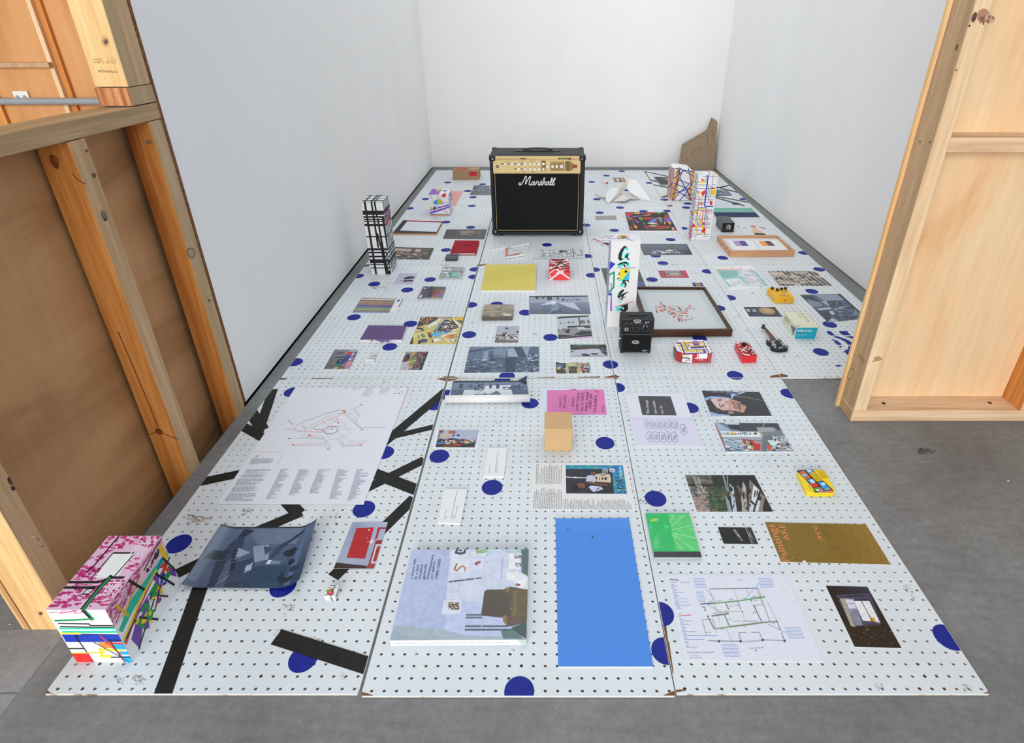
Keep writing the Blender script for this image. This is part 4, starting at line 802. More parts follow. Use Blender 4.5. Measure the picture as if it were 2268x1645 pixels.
# magazine page with guitarist
CG = (1230, 1020, 180/2268)
mg = [('x', '8a8a90', [(-600, 60), (-600, 640), (200, 640), (195, 70)][0:4], 1, 1, 1)]
mg = []
def col_(a, b, c, d, n, s): mg.append(('x', '8d8d93', [a, b, c, d], n, .85, s))
col_((-560, 640), (-545, 70), (195, 85), (190, 640), 16, 1); col_((-640, 1340), (-580, 730), (195, 730), (200, 1345), 17, 2); col_((225, 1345), (215, 1035), (2060, 1050), (2150, 1370), 43, 3)
mg += [('p', 'e9e6e4', [(270, 110), (1895, 115), (2015, 945), (285, 935)]), ('p', '2a84ac', [(285, 125), (1885, 128), (2005, 930), (300, 915)]), ('p', '262a36', [(290, 232), (1580, 245), (1640, 925), (305, 915)]), ('g', ['2c303c', '232630', '20201f', '2a2f3a'], [(300, 240), (1560, 250), (1620, 920), (310, 905)]),
    ('p', '2aa890', [(420, 130), (560, 130), (400, 230)]), ('p', '58a878', [(640, 200), (760, 150), (720, 225)]), ('p', '2aa890', [(860, 130), (1000, 130), (960, 230), (900, 190)]), ('p', '58a878', [(1060, 140), (1200, 200), (1080, 225)]), ('p', '58a878', [(1500, 130), (1640, 140), (1520, 190)]), ('p', '2a5ab0', [(1530, 170), (1720, 165), (1740, 300), (1600, 330)]),
    ('e', 'eceef4', 1590, 268, 82, 62), ('e', '2a3a70', 1590, 268, 70, 52), ('e', 'e6e8f0', 1590, 268, 60, 44), ('p', '2a3050', [(1545, 290), (1590, 240), (1640, 262), (1600, 270), (1600, 300)]),
    ('s', ['58a878', '2aa890', '3a9ac4', '1f6c9a'], 34, (70, 50), [(1600, 340), (1880, 330), (1980, 900), (1690, 900)], 8), ('t', '3a2350', 'STARS', (1960, 900), (1870, 450), (1740, 900)), ('t', 'eef4f4', "D'Addario", (1880, 500), (1835, 165), (1790, 500)), ('p', 'c4cc40', [(1760, 790), (1800, 830), (1780, 860), (1740, 840)]),
    ('l', 'b8b8be', 34, [(300, 455), (440, 470), (880, 480)]), ('s', ['6a6a70', 'e4e4e8'], 20, (40, 16), [(440, 455), (880, 470), (880, 495), (440, 485)], 5), ('p', 'b8bcd0', [(880, 430), (960, 405), (1110, 420), (1110, 620), (1040, 640), (850, 580)]), ('p', '7a4a40', [(985, 340), (1080, 310), (1130, 330), (1110, 400), (1000, 400)]), ('p', 'c8b8a4', [(1110, 380), (1350, 350), (1520, 380), (1560, 520), (1540, 620), (1400, 610), (1160, 590), (1060, 530), (1120, 460)]), ('p', 'd8c8b0', [(1160, 460), (1440, 450), (1450, 530), (1170, 540)]), ('r', '2c2c34', 1125, 460, 1170, 525), ('r', '2c2c34', 1225, 465, 1250, 535), ('r', '2c2c34', 1290, 465, 1340, 535), ('r', '2c2c34', 1370, 465, 1440, 535), ('s', ['3a3a40', '6a5a4c'], 12, (30, 20), [(1260, 390), (1420, 370), (1420, 410), (1260, 425)], 6),
    ('p', '6c4438', [(870, 590), (960, 575), (1120, 620), (1420, 650), (1480, 690), (1420, 720), (1100, 670), (900, 640)]), ('p', 'c2c6dc', [(925, 740), (1010, 695), (1170, 720), (1280, 730), (1335, 800), (1110, 870), (1040, 865)]), ('p', '6a6e88', [(1110, 870), (1160, 770), (1290, 740), (1200, 800)]), ('e', '241a16', 580, 745, 135, 100), ('p', '7a5040', [(600, 680), (690, 620), (800, 640), (870, 690), (820, 770), (690, 780)]), ('e', '1c1412', 740, 740, 30, 12), ('e', '1c1412', 690, 690, 18, 12), ('p', '2c201a', [(820, 640), (890, 640), (880, 720), (820, 760)]),
    ('x', 'd8dcd8', [(1300, 340), (1320, 170), (1480, 230), (1470, 340)], 5, .9, 4)]
sheet('magazine_page', 'torn magazine page with columns of text and a guitarist photo', 'page', [(1181, 1024), (1388, 1026), (1409, 1130), (1174, 1126)], mg, CG, .0012, 'dcdad8')
# open booklet
CH = (1360, 840, 420/2268)
bo = [('p', '46464c', [(287, 198), (675, 202), (750, 430), (338, 426)]), ('t', 'e6e6ea', 'The things', (425, 410), (400, 248), (392, 412)), ('t', 'e6e6ea', 'you make', (512, 408), (486, 256), (478, 410)), ('t', 'e6e6ea', 'me do.', (592, 408), (572, 306), (560, 410)), ('l', 'c4c2d4', 8, [(208, 462), (930, 468)]), ('p', 'd2cfe2', [(212, 470), (935, 474), (1050, 805), (268, 798)])]
rn = random.Random(4)
for k, (cx, cy) in enumerate([(395, 540), (462, 545), (535, 545), (602, 548), (670, 545), (738, 550), (430, 690), (505, 690), (578, 692), (648, 690), (725, 692), (830, 600)]):
    pts = [(cx + 34*math.cos(a)*(1 if k < 6 else 1.15) + 12*math.sin(a), cy + (52 if k < 6 else 64)*math.sin(a)) for a in [2*math.pi*i/20 for i in range(21)]]
    bo.append(('l', '55556a', 3, pts))
    for m in range(3):
        X = cx - 14 + m*13; bo.append(('l', '44445a', 3, [(X + rn.uniform(-3, 3), cy - 30 + q*12) if q % 2 else (X + 7, cy - 30 + q*12) for q in range(6)]))
t, b, top = block('open_booklet', 'open white booklet with a black title square and looping doodles', 'booklet', [(1386, 870), (1513, 871), (1555, 989), (1411, 987)], .002, bo, CH, 'd9d8ea', 'f4f4f8', 'ink', 'pages')
# portrait magazine
CF = (1540, 855, 230/1288)
po = [('p', '3a3d44', [(80, 55), (790, 70), (945, 375), (190, 375)]), ('p', '262830', [(80, 55), (360, 60), (440, 110), (120, 130)]), ('p', '55617a', [(360, 62), (540, 70), (470, 105), (380, 100)]), ('p', 'c4c8d2', [(430, 62), (560, 66), (530, 80)]), ('p', '8fb4dc', [(110, 150), (200, 125), (330, 132), (440, 150), (420, 170), (150, 190)]), ('p', '2c2b30', [(130, 185), (190, 150), (260, 170), (240, 290), (300, 300), (420, 330), (390, 355), (270, 330), (190, 290)]), ('s', ['3c3834', '1c1a1c', '4c463e'], 40, (36, 14), [(135, 185), (230, 160), (380, 330), (250, 330)], 4),
    ('p', 'c9a096', [(185, 165), (260, 145), (400, 150), (470, 170), (560, 200), (580, 260), (520, 310), (420, 300), (330, 300), (260, 260), (225, 220)]), ('p', 'd9b8b4', [(190, 165), (262, 150), (400, 155), (430, 180), (400, 240), (330, 290), (270, 258), (228, 215)]), ('p', 'e0c6c6', [(240, 165), (300, 160), (330, 200), (300, 230), (255, 215)]), ('p', 'dcbcbc', [(330, 250), (400, 235), (420, 270), (370, 292)]), ('p', 'b98a7c', [(395, 185), (440, 172), (520, 196), (560, 220), (530, 250), (470, 245), (430, 225)]), ('p', 'a2685e', [(440, 186), (478, 196), (494, 226), (470, 226), (446, 206)]), ('l', '7a4a44', 4, [(446, 192), (470, 206), (490, 226)]), ('p', '7a6058', [(500, 190), (560, 215), (575, 270), (540, 285), (530, 240)]), ('p', '93766a', [(470, 240), (530, 240), (545, 285), (480, 290)]), ('p', 'b08a7c', [(360, 190), (395, 182), (415, 205), (392, 218), (372, 208)]), ('e', '8a6a60', 308, 172, 22, 11), ('e', '4a3a38', 311, 173, 12, 6), ('e', '8a6a60', 341, 241, 21, 14), ('e', '46383a', 344, 241, 11, 8), ('l', '4a3a34', 8, [(266, 157), (278, 166), (292, 182)]), ('l', '4a3a34', 9, [(298, 216), (302, 240), (318, 262)]), ('p', 'c09478', [(560, 220), (620, 240), (635, 270), (600, 330), (500, 310), (570, 290)]), ('p', 'a87c66', [(575, 225), (620, 240), (600, 270)]), ('e', 'b88880', 440, 328, 38, 16), ('e', '9a6a64', 436, 328, 20, 8), ('s', ['cda69c', 'c3988e', 'd6b2ac'], 40, (26, 12), [(240, 160), (400, 160), (520, 290), (300, 280)], 8), ('l', '7a4a44', 4, [(446, 192), (470, 206), (490, 226)]), ('e', '46383a', 344, 241, 11, 8), ('e', '4a3a38', 311, 173, 12, 6), ('p', 'a8c4e8', [(440, 110), (460, 95), (520, 105), (560, 75), (640, 70), (540, 105), (465, 125), (465, 160), (445, 150)]), ('p', '34363a', [(470, 130), (640, 72), (785, 75), (945, 375), (430, 372), (600, 330), (640, 250)]), ('l', '9c9a92', 4, [(465, 125), (640, 140), (840, 182)]), ('p', 'c8b8d8', [(190, 372), (200, 345), (330, 350), (430, 360), (420, 374)]), ('p', '8fb4dc', [(180, 320), (280, 345), (420, 362), (440, 372), (300, 360), (195, 360)]), ('t', 'e8e8ec', 'THE ARTIST ISSUE', (190, 78), (355, 80), (190, 72))]
block('portrait_magazine', 'magazine with a sideways portrait of a dark-haired man on cover', 'magazine', [(1554, 865), (1682, 868), (1710, 921), (1576, 922)], .004, po, CF, '3a3d44', 'e8e8ec', 'gloss', 'cover')
st = [('g', ['6a7484', '5a6270', '9aa6b4', '8a98a8'], [(240, 450), (1020, 455), (1215, 815), (385, 815)]), ('p', '3c424c', [(430, 455), (1015, 455), (1060, 540), (560, 560), (480, 510)]), ('p', '9db0cc', [(240, 450), (290, 460), (400, 520), (460, 570), (300, 560)]), ('p', 'c8ccd8', [(360, 452), (545, 456), (540, 478), (370, 472)]), ('p', '2c3038', [(390, 480), (540, 485), (560, 545), (440, 530)]), ('p', 'e0e4ec', [(300, 560), (790, 568), (822, 632), (330, 630)]), ('t', '28343c', 'GESUMD', (310, 605), (690, 606), (312, 572)), ('p', 'd0c040', [(430, 572), (480, 572), (490, 600), (440, 602)]), ('s', ['3ab0a0', '28303a'], 14, (24, 10), [(320, 575), (690, 575), (690, 605), (320, 603)], 3), ('p', '9ca6b2', [(330, 632), (822, 634), (828, 668), (350, 655)]), ('r', '3c4450', 725, 575, 765, 600), ('p', '7a8088', [(755, 508), (980, 510), (1090, 612), (845, 612)]), ('p', '9ea4a4', [(760, 512), (960, 514), (1000, 560), (800, 570)]), ('p', 'b0a898', [(752, 510), (845, 612), (845, 660), (822, 635)]), ('p', '6a7078', [(840, 612), (990, 612), (960, 660), (890, 680), (885, 815), (818, 815)]), ('l', 'd0d4da', 6, [(835, 505), (855, 470), (865, 456)]),
    ('p', '9cb0c2', [(350, 655), (580, 670), (600, 790), (395, 800)]), ('s', ['c8d4de', '4a5660', 'a8bac8', '707c88'], 60, (50, 16), [(360, 660), (590, 672), (600, 790), (400, 800)], 9), ('p', 'c02c2c', [(570, 655), (700, 668), (810, 690), (805, 800), (740, 790), (690, 700)]), ('p', 'b48a90', [(705, 675), (810, 690), (810, 720), (740, 710)]), ('s', ['c03030', 'e8e8ee', '3a4a8a', 'd8c050', '2c2c34'], 50, (30, 22), [(560, 680), (690, 680), (730, 790), (620, 800)], 5), ('p', '2c8a4a', [(888, 672), (940, 740), (1020, 740), (1020, 752), (930, 752), (885, 690)]), ('p', 'd2dae2', [(890, 670), (985, 672), (1020, 742), (945, 742)]), ('p', 'd84a34', [(890, 705), (940, 762), (930, 812), (885, 760)]), ('p', '9aa0aa', [(1000, 620), (1100, 612), (1215, 812), (960, 815), (1000, 750)]), ('p', 'dfe4ea', [(955, 612), (1035, 670), (1030, 745), (980, 690)]), ('s', ['3c424c', 'c4cad2', '8a6a5c', 'e0e4e8'], 50, (36, 18), [(985, 640), (1110, 625), (1205, 805), (960, 810)], 6), ('l', 'd03040', 8, [(248, 480), (380, 785)]), ('l', 'c8d4e4', 7, [(390, 812), (1215, 815)])]
block('street_magazine', 'magazine showing sideways lettered cartons around a grey block', 'magazine', [(1582, 936), (1722, 937), (1757, 1000), (1608, 1001)], .004, st, CF, '8a98a8', 'dfe6ee', 'gloss', 'cover')
CGz = (1400, 1000, 380/2232)
ti = [('p', '4c4a44', [(688, 305), (1595, 305), (1830, 782), (840, 782)]), ('s', ['6a6658', '57544a', '7a7666', '3e3c36'], 90, (56, 34), [(690, 310), (1040, 310), (1060, 430), (720, 430)], 1), ('p', '1c1c1c', [(715, 420), (1060, 425), (1065, 455), (735, 450)]), ('s', ['8a8278', '9a8e86', '6e675e', 'a89a92'], 130, (46, 22), [(735, 455), (960, 455), (1010, 780), (840, 780)], 2), ('s', ['a08880', '8a7068', 'b09a90'], 80, (40, 18), [(780, 600), (960, 580), (1010, 780), (845, 780)], 3), ('p', '1f2a22', [(1030, 310), (1230, 310), (1240, 480), (1060, 460)]), ('p', '2c3a28', [(1000, 520), (1180, 460), (1240, 780), (1060, 780)]), ('s', ['2f5a34', '4a6a40', '1f3a24', '6a5a3a', '3c4a30'], 110, (50, 20), [(1000, 480), (1190, 450), (1250, 780), (1060, 780)], 4), ('p', '15161a', [(1240, 310), (1590, 310), (1690, 480), (1260, 440)]),
    ('l', '8a9aa0', 18, [(1185, 308), (1230, 480), (1290, 620)]), ('l', 'a8987c', 12, [(1240, 308), (1240, 450)]), ('p', '22201e', [(1240, 430), (1700, 470), (1820, 780), (1250, 780)]), ('p', 'b8c0d0', [(1265, 415), (1320, 470), (1365, 780), (1310, 780)]), ('p', '8e959c', [(1205, 560), (1260, 640), (1300, 780), (1250, 780)]), ('p', '6a6258', [(1355, 430), (1420, 480), (1430, 600), (1390, 560)]), ('p', 'b0a898', [(1440, 390), (1480, 460), (1500, 780), (1430, 780), (1420, 590)]), ('p', 'a8a49c', [(1415, 600), (1455, 600), (1490, 780), (1440, 780)]), ('p', '7c7064', [(1525, 360), (1590, 430), (1545, 640), (1510, 780)]), ('p', 'd8dce6', [(1580, 430), (1655, 500), (1600, 680), (1550, 630)]), ('p', 'c4c8d4', [(1535, 660), (1590, 700), (1570, 780), (1515, 780)]), ('p', 'ccd2de', [(1640, 630), (1680, 650), (1640, 780), (1595, 780)]), ('p', '8a7a64', [(1690, 560), (1730, 590), (1690, 780), (1640, 780)]), ('p', '1c1e1e', [(1720, 640), (1770, 640), (1835, 782), (1700, 780)]), ('l', '3a342c', 8, [(1540, 650), (1600, 700)]), ('s', ['1a1a18', '4a443a', '8c8478'], 40, (14, 70), [(1210, 480), (1680, 520), (1700, 770), (1280, 770)], 7),
    ('t', 'e8e8e4', 'ALMOST OVER', (790, 340), (870, 555), (825, 334)), ('t', 'e8e8e4', 'STUDIO PHOTO', (838, 340), (910, 530), (868, 334))]
sheet('timber_photo', 'photo of white offcut planks piled by a stone wall', 'photograph', [(1517, 1052), (1671, 1052), (1712, 1133), (1544, 1133)], ti, CGz, .0016, '4c4a44', side='f4f4f4', mat='gloss')
# yellow tin
CT = (1750, 1025, 120/2268)
zt = .015; q = [G(1750 + x*CT[2], 1025 + y*CT[2], zt) for x, y in ((232, 270), (1430, 275), (1955, 1245), (700, 1250))]
def rrect(q, r=.14, n=5):
    f = unit(q); out = []
    W, D = (q[1] - q[0]).length, (q[3] - q[0]).length; ru, rv = .013/W, .013/D
    for cx, cy, a0 in ((1 - ru, rv, -90), (1 - ru, 1 - rv, 0), (ru, 1 - rv, 90), (ru, rv, 180)):
        for k in range(n + 1):
            a = R(a0 + 90*k/n); out.append(f(cx + ru*math.cos(a), cy + rv*math.sin(a)))
    return out
c = sum(q, Vector())/4
t = Thing('mint_tin', 'flat yellow tin with rounded corners and coloured comic panels on lid', 'tin', (c.x, c.y, 0))
rr = rrect(q)[::-1]
def shrink(P, k): return [c + (p - c)*k + Vector((0, 0, (p.z - c.z)*(1 - k))) for p in P]
t.part('base', MB().prism([Vector((p.x, p.y, .007)) for p in shrink(rr, .985)], (0, 0, -.0068)), 'tin_yellow')
ld = bev(t.part('lid', MB().prism(rr, (0, 0, -.0076)), 'tin_yellow'), .002, 2)
art(ld, t.loc, lambda u, v: G(u, v, zt), UP, [('p', '121010', [(280, 360), (330, 300), (950, 270), (1020, 350), (1390, 745), (1800, 1130), (1790, 1235), (1030, 1235), (960, 1060), (640, 690)]), ('p', '2a3a90', [(320, 350), (345, 300), (590, 295), (600, 310)]), ('p', 'c86a34', [(340, 375), (600, 325), (890, 640), (640, 680)]), ('e', '8ab4d8', 600, 510, 120, 60), ('p', '2a94dc', [(640, 300), (950, 280), (1010, 350), (780, 460)]), ('p', 'e0e4ea', [(680, 300), (860, 285), (900, 350), (760, 380)]), ('p', 'c8a818', [(800, 470), (860, 400), (1020, 360), (1380, 740), (1110, 790)]), ('p', 'd4b41c', [(980, 275), (1400, 285), (1640, 640), (1340, 640), (1160, 400)]),
    ('p', '2a94dc', [(680, 700), (940, 655), (1090, 800), (860, 870)]), ('p', 'd4d8e0', [(800, 700), (940, 680), (1050, 840), (900, 850)]), ('p', 'cc3430', [(790, 880), (1080, 830), (1230, 985), (960, 1035)]), ('p', '2a94dc', [(1130, 820), (1380, 770), (1720, 1110), (1420, 1160)]), ('e', 'd8dce4', 1380, 880, 90, 60), ('p', 'd4b41c', [(1470, 1090), (1640, 1060), (1690, 1105), (1520, 1140)]), ('p', '58a83c', [(980, 1060), (1230, 1015), (1380, 1150), (1060, 1200)]), ('e', 'd8dce4', 1150, 1140, 60, 50), ('p', 'c87050', [(1220, 1010), (1300, 1030), (1400, 1150), (1260, 1150)]), ('p', 'e87a6a', [(1440, 1180), (1760, 1140), (1780, 1230), (1430, 1235)]), ('p', 'b088b8', [(1200, 1160), (1400, 1155), (1405, 1235), (1200, 1235)]), ('l', '121010', 26, [(620, 310), (900, 630), (1110, 800), (1420, 1150)]), ('l', '8a7a18', 10, [(1190, 400), (1310, 590), (1500, 560)]), ('l', '8a7a18', 10, [(1000, 520), (1080, 490), (1160, 560)]), ('t', '5a5ac0', 'CANDY', (850, 1110), (750, 940), (900, 1105))], CT, mat='gloss', thick=.0005)
# green disc case
def case(name, label, quad, zt, shapes, crop, spine=True, group=None, body='22262a'):
    top = [G(u, v, zt) for u, v in quad]; c = sum(top, Vector())/4
    t = Thing(name, label, 'disc case', (c.x, c.y, 0), group)
    f = unit(top)
    b = t.part('tray', MB().prism([f(.01, .99), f(.99, .99), f(.99, .01), f(.01, .01)], (0, 0, .0003 - zt), lin(body)), 'gloss')
    art(b, t.loc, (lambda u, v: G(u, v, zt)) if crop else f, UP, shapes, crop, name='cover_print', mat='gloss', thick=.0004)
    ed = MB()
    for a, bb in (((0, 0), (1, 0)), ((1, 0), (1, 1)), ((1, 1), (0, 1)), ((0, 1), (0, 0))):
        p, q = f(*a), f(*bb); d = (q - p).normalized(); n = Vector((-d.y, d.x, 0))*.0016
        ed.prism([p + n*.2, q + n*.2, q - n, p - n][::-1], (0, 0, .0003 - zt), lin('b4bcc0'))
    t.part('clear_rim', ed, 'gloss')
    return t, b, top
gr = [('p', '22b864', [(175, 800), (740, 800), (905, 1375), (285, 1375)]), ('p', '2a2c30', [(280, 1298), (885, 1300), (908, 1375), (286, 1375)]), ('p', '4cc46a', [(465, 815), (742, 810), (880, 1285), (565, 1285)]), ('e', '9ad04a', 285, 890, 52, 22, -8), ('e', '3abfae', 240, 990, 18, 28), ('e', '60cc70', 560, 1100, 60, 40)]
for k in range(11): gr.append(('l', '86d890', 3.5, [(490 + k*24, 818), (600 + k*27, 1283)]))
for a in ((490, 930, 540, 815), (512, 975, 690, 818), (520, 1020, 780, 955), (525, 1055, 830, 1128), (530, 1085, 810, 1275), (545, 1150, 665, 1283)): gr.append(('l', 'a4e0ac', 8, [(a[0], a[1]), (a[2], a[3])]))
gr += [('p', '1fb45e', [(178, 812), (465, 815), (560, 1285), (268, 1285)]), ('e', '9ad04a', 285, 890, 52, 20, -8), ('e', '3abfae', 240, 985, 16, 26), ('e', '3cc070', 440, 970, 40, 20, 30), ('x', '86d8a0', [(285, 1120), (350, 1080), (370, 1240), (280, 1250)], 9, .4, 3)]
t, b, top = case('disc_case', 'jewel case with bright green cover and radiating pale lines', [(1430, 1136), (1527, 1136), (1554, 1231), (1450, 1233)], .009, gr, CGz)
art(b, t.loc, unit([top[3], top[2], (top[2].x, top[2].y, 0), (top[3].x, top[3].y, 0)]), (0, -1, 0), [('r', '17181c', 0, 0, 1, 1), ('t', 'e8e8ec', 'RE:SEEK 2  JASON BECKER "PERPETUAL BURN"', (.06, .75), (.82, .75), (.06, .35))], mat='gloss')
sheet('black_card', 'small black business card with fan of white lines at one end', 'card', [(1590, 1167), (1664, 1168), (1679, 1204), (1603, 1203)], [('r', '17191a', 0, 0, 1, 1), ('p', '4a4c50', [(.82, 0), (.99, 0), (.99, 1), (.82, 1)]), ('l', 'b8bac0', .012, [(.82, 0), (.82, 1)])] + [('l', '9a9ca4', .012, [(.84, .45), (1, k/8)]) for k in range(9)] + [('l', '17191a', .02, [(.9 + .03*k, 0), (.93 + .03*k, 1)]) for k in range(3)] + [('t', 'eef0f0', 'GLENN 12', (.42, .15), (.53, .85), (.5, .15))], None, .001, '17191a')
oc = [('g', ['7a6026', '80662a', '86692c', '7d6428'], FULL)]
J = (1680, 900, 588/2268)
oc = [('p', '7e6428', [(58, 985), (918, 1005), (1128, 1348), (200, 1328)]), ('g', ['775d24', '8a6d30', '8a6c2e', '7a6026'], [(500, 995), (918, 1005), (1128, 1348), (700, 1335)]), ('l', '6e5620', 6, [(225, 1270), (400, 1335)]), ('t', 'e08a50', 'Paintings', (268, 1322), (130, 1006), (203, 1326)), ('t', 'e08a50', 'ARE', (270, 1146), (214, 1006), (222, 1148)), ('t', 'e08a50', 'ace', (542, 1140), (490, 1015), (498, 1142)), ('e', 'd8cca0', 290, 1291, 4, 3), ('p', 'e8e8ea', [(370, 1322), (400, 1315), (405, 1335), (385, 1338)])]
sheet('ochre_poster', 'olive-brown poster with orange italic lettering along one end', 'poster', [(1694, 1156), (1918, 1161), (1973, 1250), (1730, 1244)], oc, J, .0012, '7e6428', side='e8e4dc', mat='gloss')
# A4 floor plan
CE = (1460, 1250, 400/2123)
BLU, DK, GN, YG = '7aa0d8', '4a4a60', '5f9a58', 'b8bc78'
pl = [('l', '2c2440', 9, [(122, 170), (228, 186)]), ('t', '5a5a70', 'UNCLAD', (133, 213), (203, 213), (131, 200)), ('t', '5a5a70', 'Total: 31604', (252, 215), (352, 215), (251, 202)), ('t', '5a5a70', '1:137.6', (925, 183), (985, 183), (925, 170)), ('t', '5a5a70', 'CLAD', (222, 588), (268, 588), (221, 574)), ('l', 'c84a80', 9, [(228, 606), (375, 591)]), ('t', '5a5a70', 'Total stud walls for cladding: 34774', (326, 1040), (650, 1040), (324, 1022)), ('l', '7ac0a0', 5, [(372, 1068), (475, 1068)]), ('t', '5a5a70', 'side of clad wall', (356, 1098), (500, 1098), (354, 1082)), ('t', '5a5a70', 'Column: 400 x 386', (1055, 992), (1225, 984), (1055, 974)), ('e', '2c2c3c', 1137, 1010, 8, 7)]
for k, (n, x, y, ln) in enumerate([('3346', 140, 256, 72), ('3346', 148, 292, 72), ('6094', 160, 329, 126), ('3186', 168, 366, 74), ('6784', 176, 403, 166), ('6440', 184, 440, 160), ('6804', 194, 478, 170), ('3426', 204, 517, 58), ('4284', 240, 661, 156), ('2723', 250, 704, 100), ('1041', 262, 747, 56), ('4276', 270, 790, 160), ('10819', 282, 835, 404), ('6438', 292, 881, 240), ('943', 304, 927, 34), ('3594', 314, 973, 136)]):
    pl += [('l', '6aa0e0', 4.5, [(x, y), (x + ln, y)]), ('t', '5a5a70', n, (x - 2, y - 13), (x + 36, y - 13), (x - 3, y - 25))]
def grid(x, y, wd, hg, sl, nx, ny):
    for k in range(nx + 1): pl.append(('l', BLU, 3, [(x + wd*k/nx, y), (x + wd*k/nx + sl, y + hg)]))
    for k in range(ny + 1): pl.append(('l', BLU, 3, [(x + sl*k/ny, y + hg*k/ny), (x + wd + sl*k/ny, y + hg*k/ny)]))
grid(402, 167, 125, 105, 28, 6, 3); grid(1165, 165, 155, 103, 32, 7, 3); grid(438, 324, 76, 110, 24, 4, 2); grid(1475, 743, 175, 122, 52, 7, 3); grid(732, 946, 180, 134, 38, 7, 3)
for c_, wd, P in ((DK, 5, [(592, 288), (1160, 278), (1300, 672)]), (YG, 6, [(595, 290), (712, 678)]), (YG, 6, [(875, 292), (960, 530)]), ('8a8a98', 8, [(920, 430), (960, 530)]), (YG, 5, [(1030, 290), (1060, 380)]), (YG, 5, [(1140, 282), (1215, 475), (1110, 478)]), ('5a4a60', 10, [(482, 466), (640, 455)]), (GN, 11, [(640, 457), (920, 430), (1070, 408)]), (GN, 16, [(1070, 405), (1245, 380)]), (GN, 14, [(1075, 408), (1088, 434)]), (GN, 12, [(780, 455), (818, 530)]), ('6a6e70', 13, [(615, 606), (820, 577)]), (GN, 12, [(768, 592), (830, 735)]), (GN, 10, [(650, 757), (830, 733)]), ('6a8a58', 15, [(830, 733), (1215, 683)]), ('c45a70', 4, [(840, 726), (1215, 680)]), (GN, 8, [(1105, 475), (1210, 683)]), ('6a3a50', 5, [(1115, 480), (1205, 680)]), ('6a6e60', 9, [(1215, 683), (1385, 667)]), (YG, 5, [(690, 556), (978, 552), (1005, 665), (865, 668)]), ('a0a0ac', 7, [(1005, 668), (1155, 670)]), (DK, 8, [(570, 608), (645, 757)]), ('9a9aa8', 7, [(628, 645), (660, 755)]), (YG, 5, [(660, 755), (672, 800)]), ('8a8a98', 4, [(545, 800), (612, 798)]), ('6a6a7c', 4, [(553, 830), (505, 645), (630, 645)]), ('d090a8', 4, [(1270, 430), (1385, 667)]), (DK, 6, [(1385, 667), (1425, 778)]), (DK, 6, [(1435, 800), (1475, 900)]), ('5a5a70', 5, [(575, 895), (700, 900), (960, 902)]), ('b0b0c0', 9, [(970, 910), (1215, 895)]), ('5a5a70', 5, [(1215, 886), (1480, 895)]), ('5a5a70', 5, [(960, 900), (935, 800), (1025, 800)]), ('5a5a70', 5, [(1085, 797), (1175, 797), (1215, 888)]), (DK, 6, [(505, 500), (530, 500), (548, 540), (532, 542)]), (BLU, 4, [(548, 285), (670, 440)]), (BLU, 4, [(1175, 222), (1022, 390)]), (BLU, 4, [(530, 450), (705, 550)]), (BLU, 4, [(1270, 700), (1480, 798)]), (BLU, 4, [(790, 755), (870, 940)]), ('8a8a98', 3, [(1160, 278), (1300, 672)])):
    pl.append(('l', c_, wd, P))
for x, y in ((702, 903), (957, 902), (1217, 888), (1474, 897)): pl.append(('r', '2c2c3c', x - 12, y - 10, x + 12, y + 12))
pl += [('e', '2c2c3c', 977, 557, 8, 6), ('e', '2c2c3c', 1383, 667, 8, 6), ('e', '2c2c3c', 570, 608, 10, 6)]
for s, x, y in (('3346', 580, 440), ('3694', 688, 432), ('4284', 825, 417), ('6440', 978, 405), ('3594', 1095, 383), ('943', 1114, 430), ('2723', 820, 498), ('7046', 890, 488), ('6438', 1094, 572), ('4276', 818, 652), ('6784', 722, 765), ('10819', 985, 735), ('6804', 1325, 692), ('3346', 632, 580), ('3186', 695, 572), ('1041', 765, 566)): pl.append(('t', '6a6a80', s, (x, y), (x + 42, y), (x, y - 12)))
sheet('floor_plan_sheet', 'white sheet with a coloured floor plan and lists of measurements', 'paper', [(1473, 1272), (1741, 1272), (1824, 1465), (1516, 1463)], pl, CE, .0012, 'd6d8ee')
CFz = (1780, 1130, 488/1867)
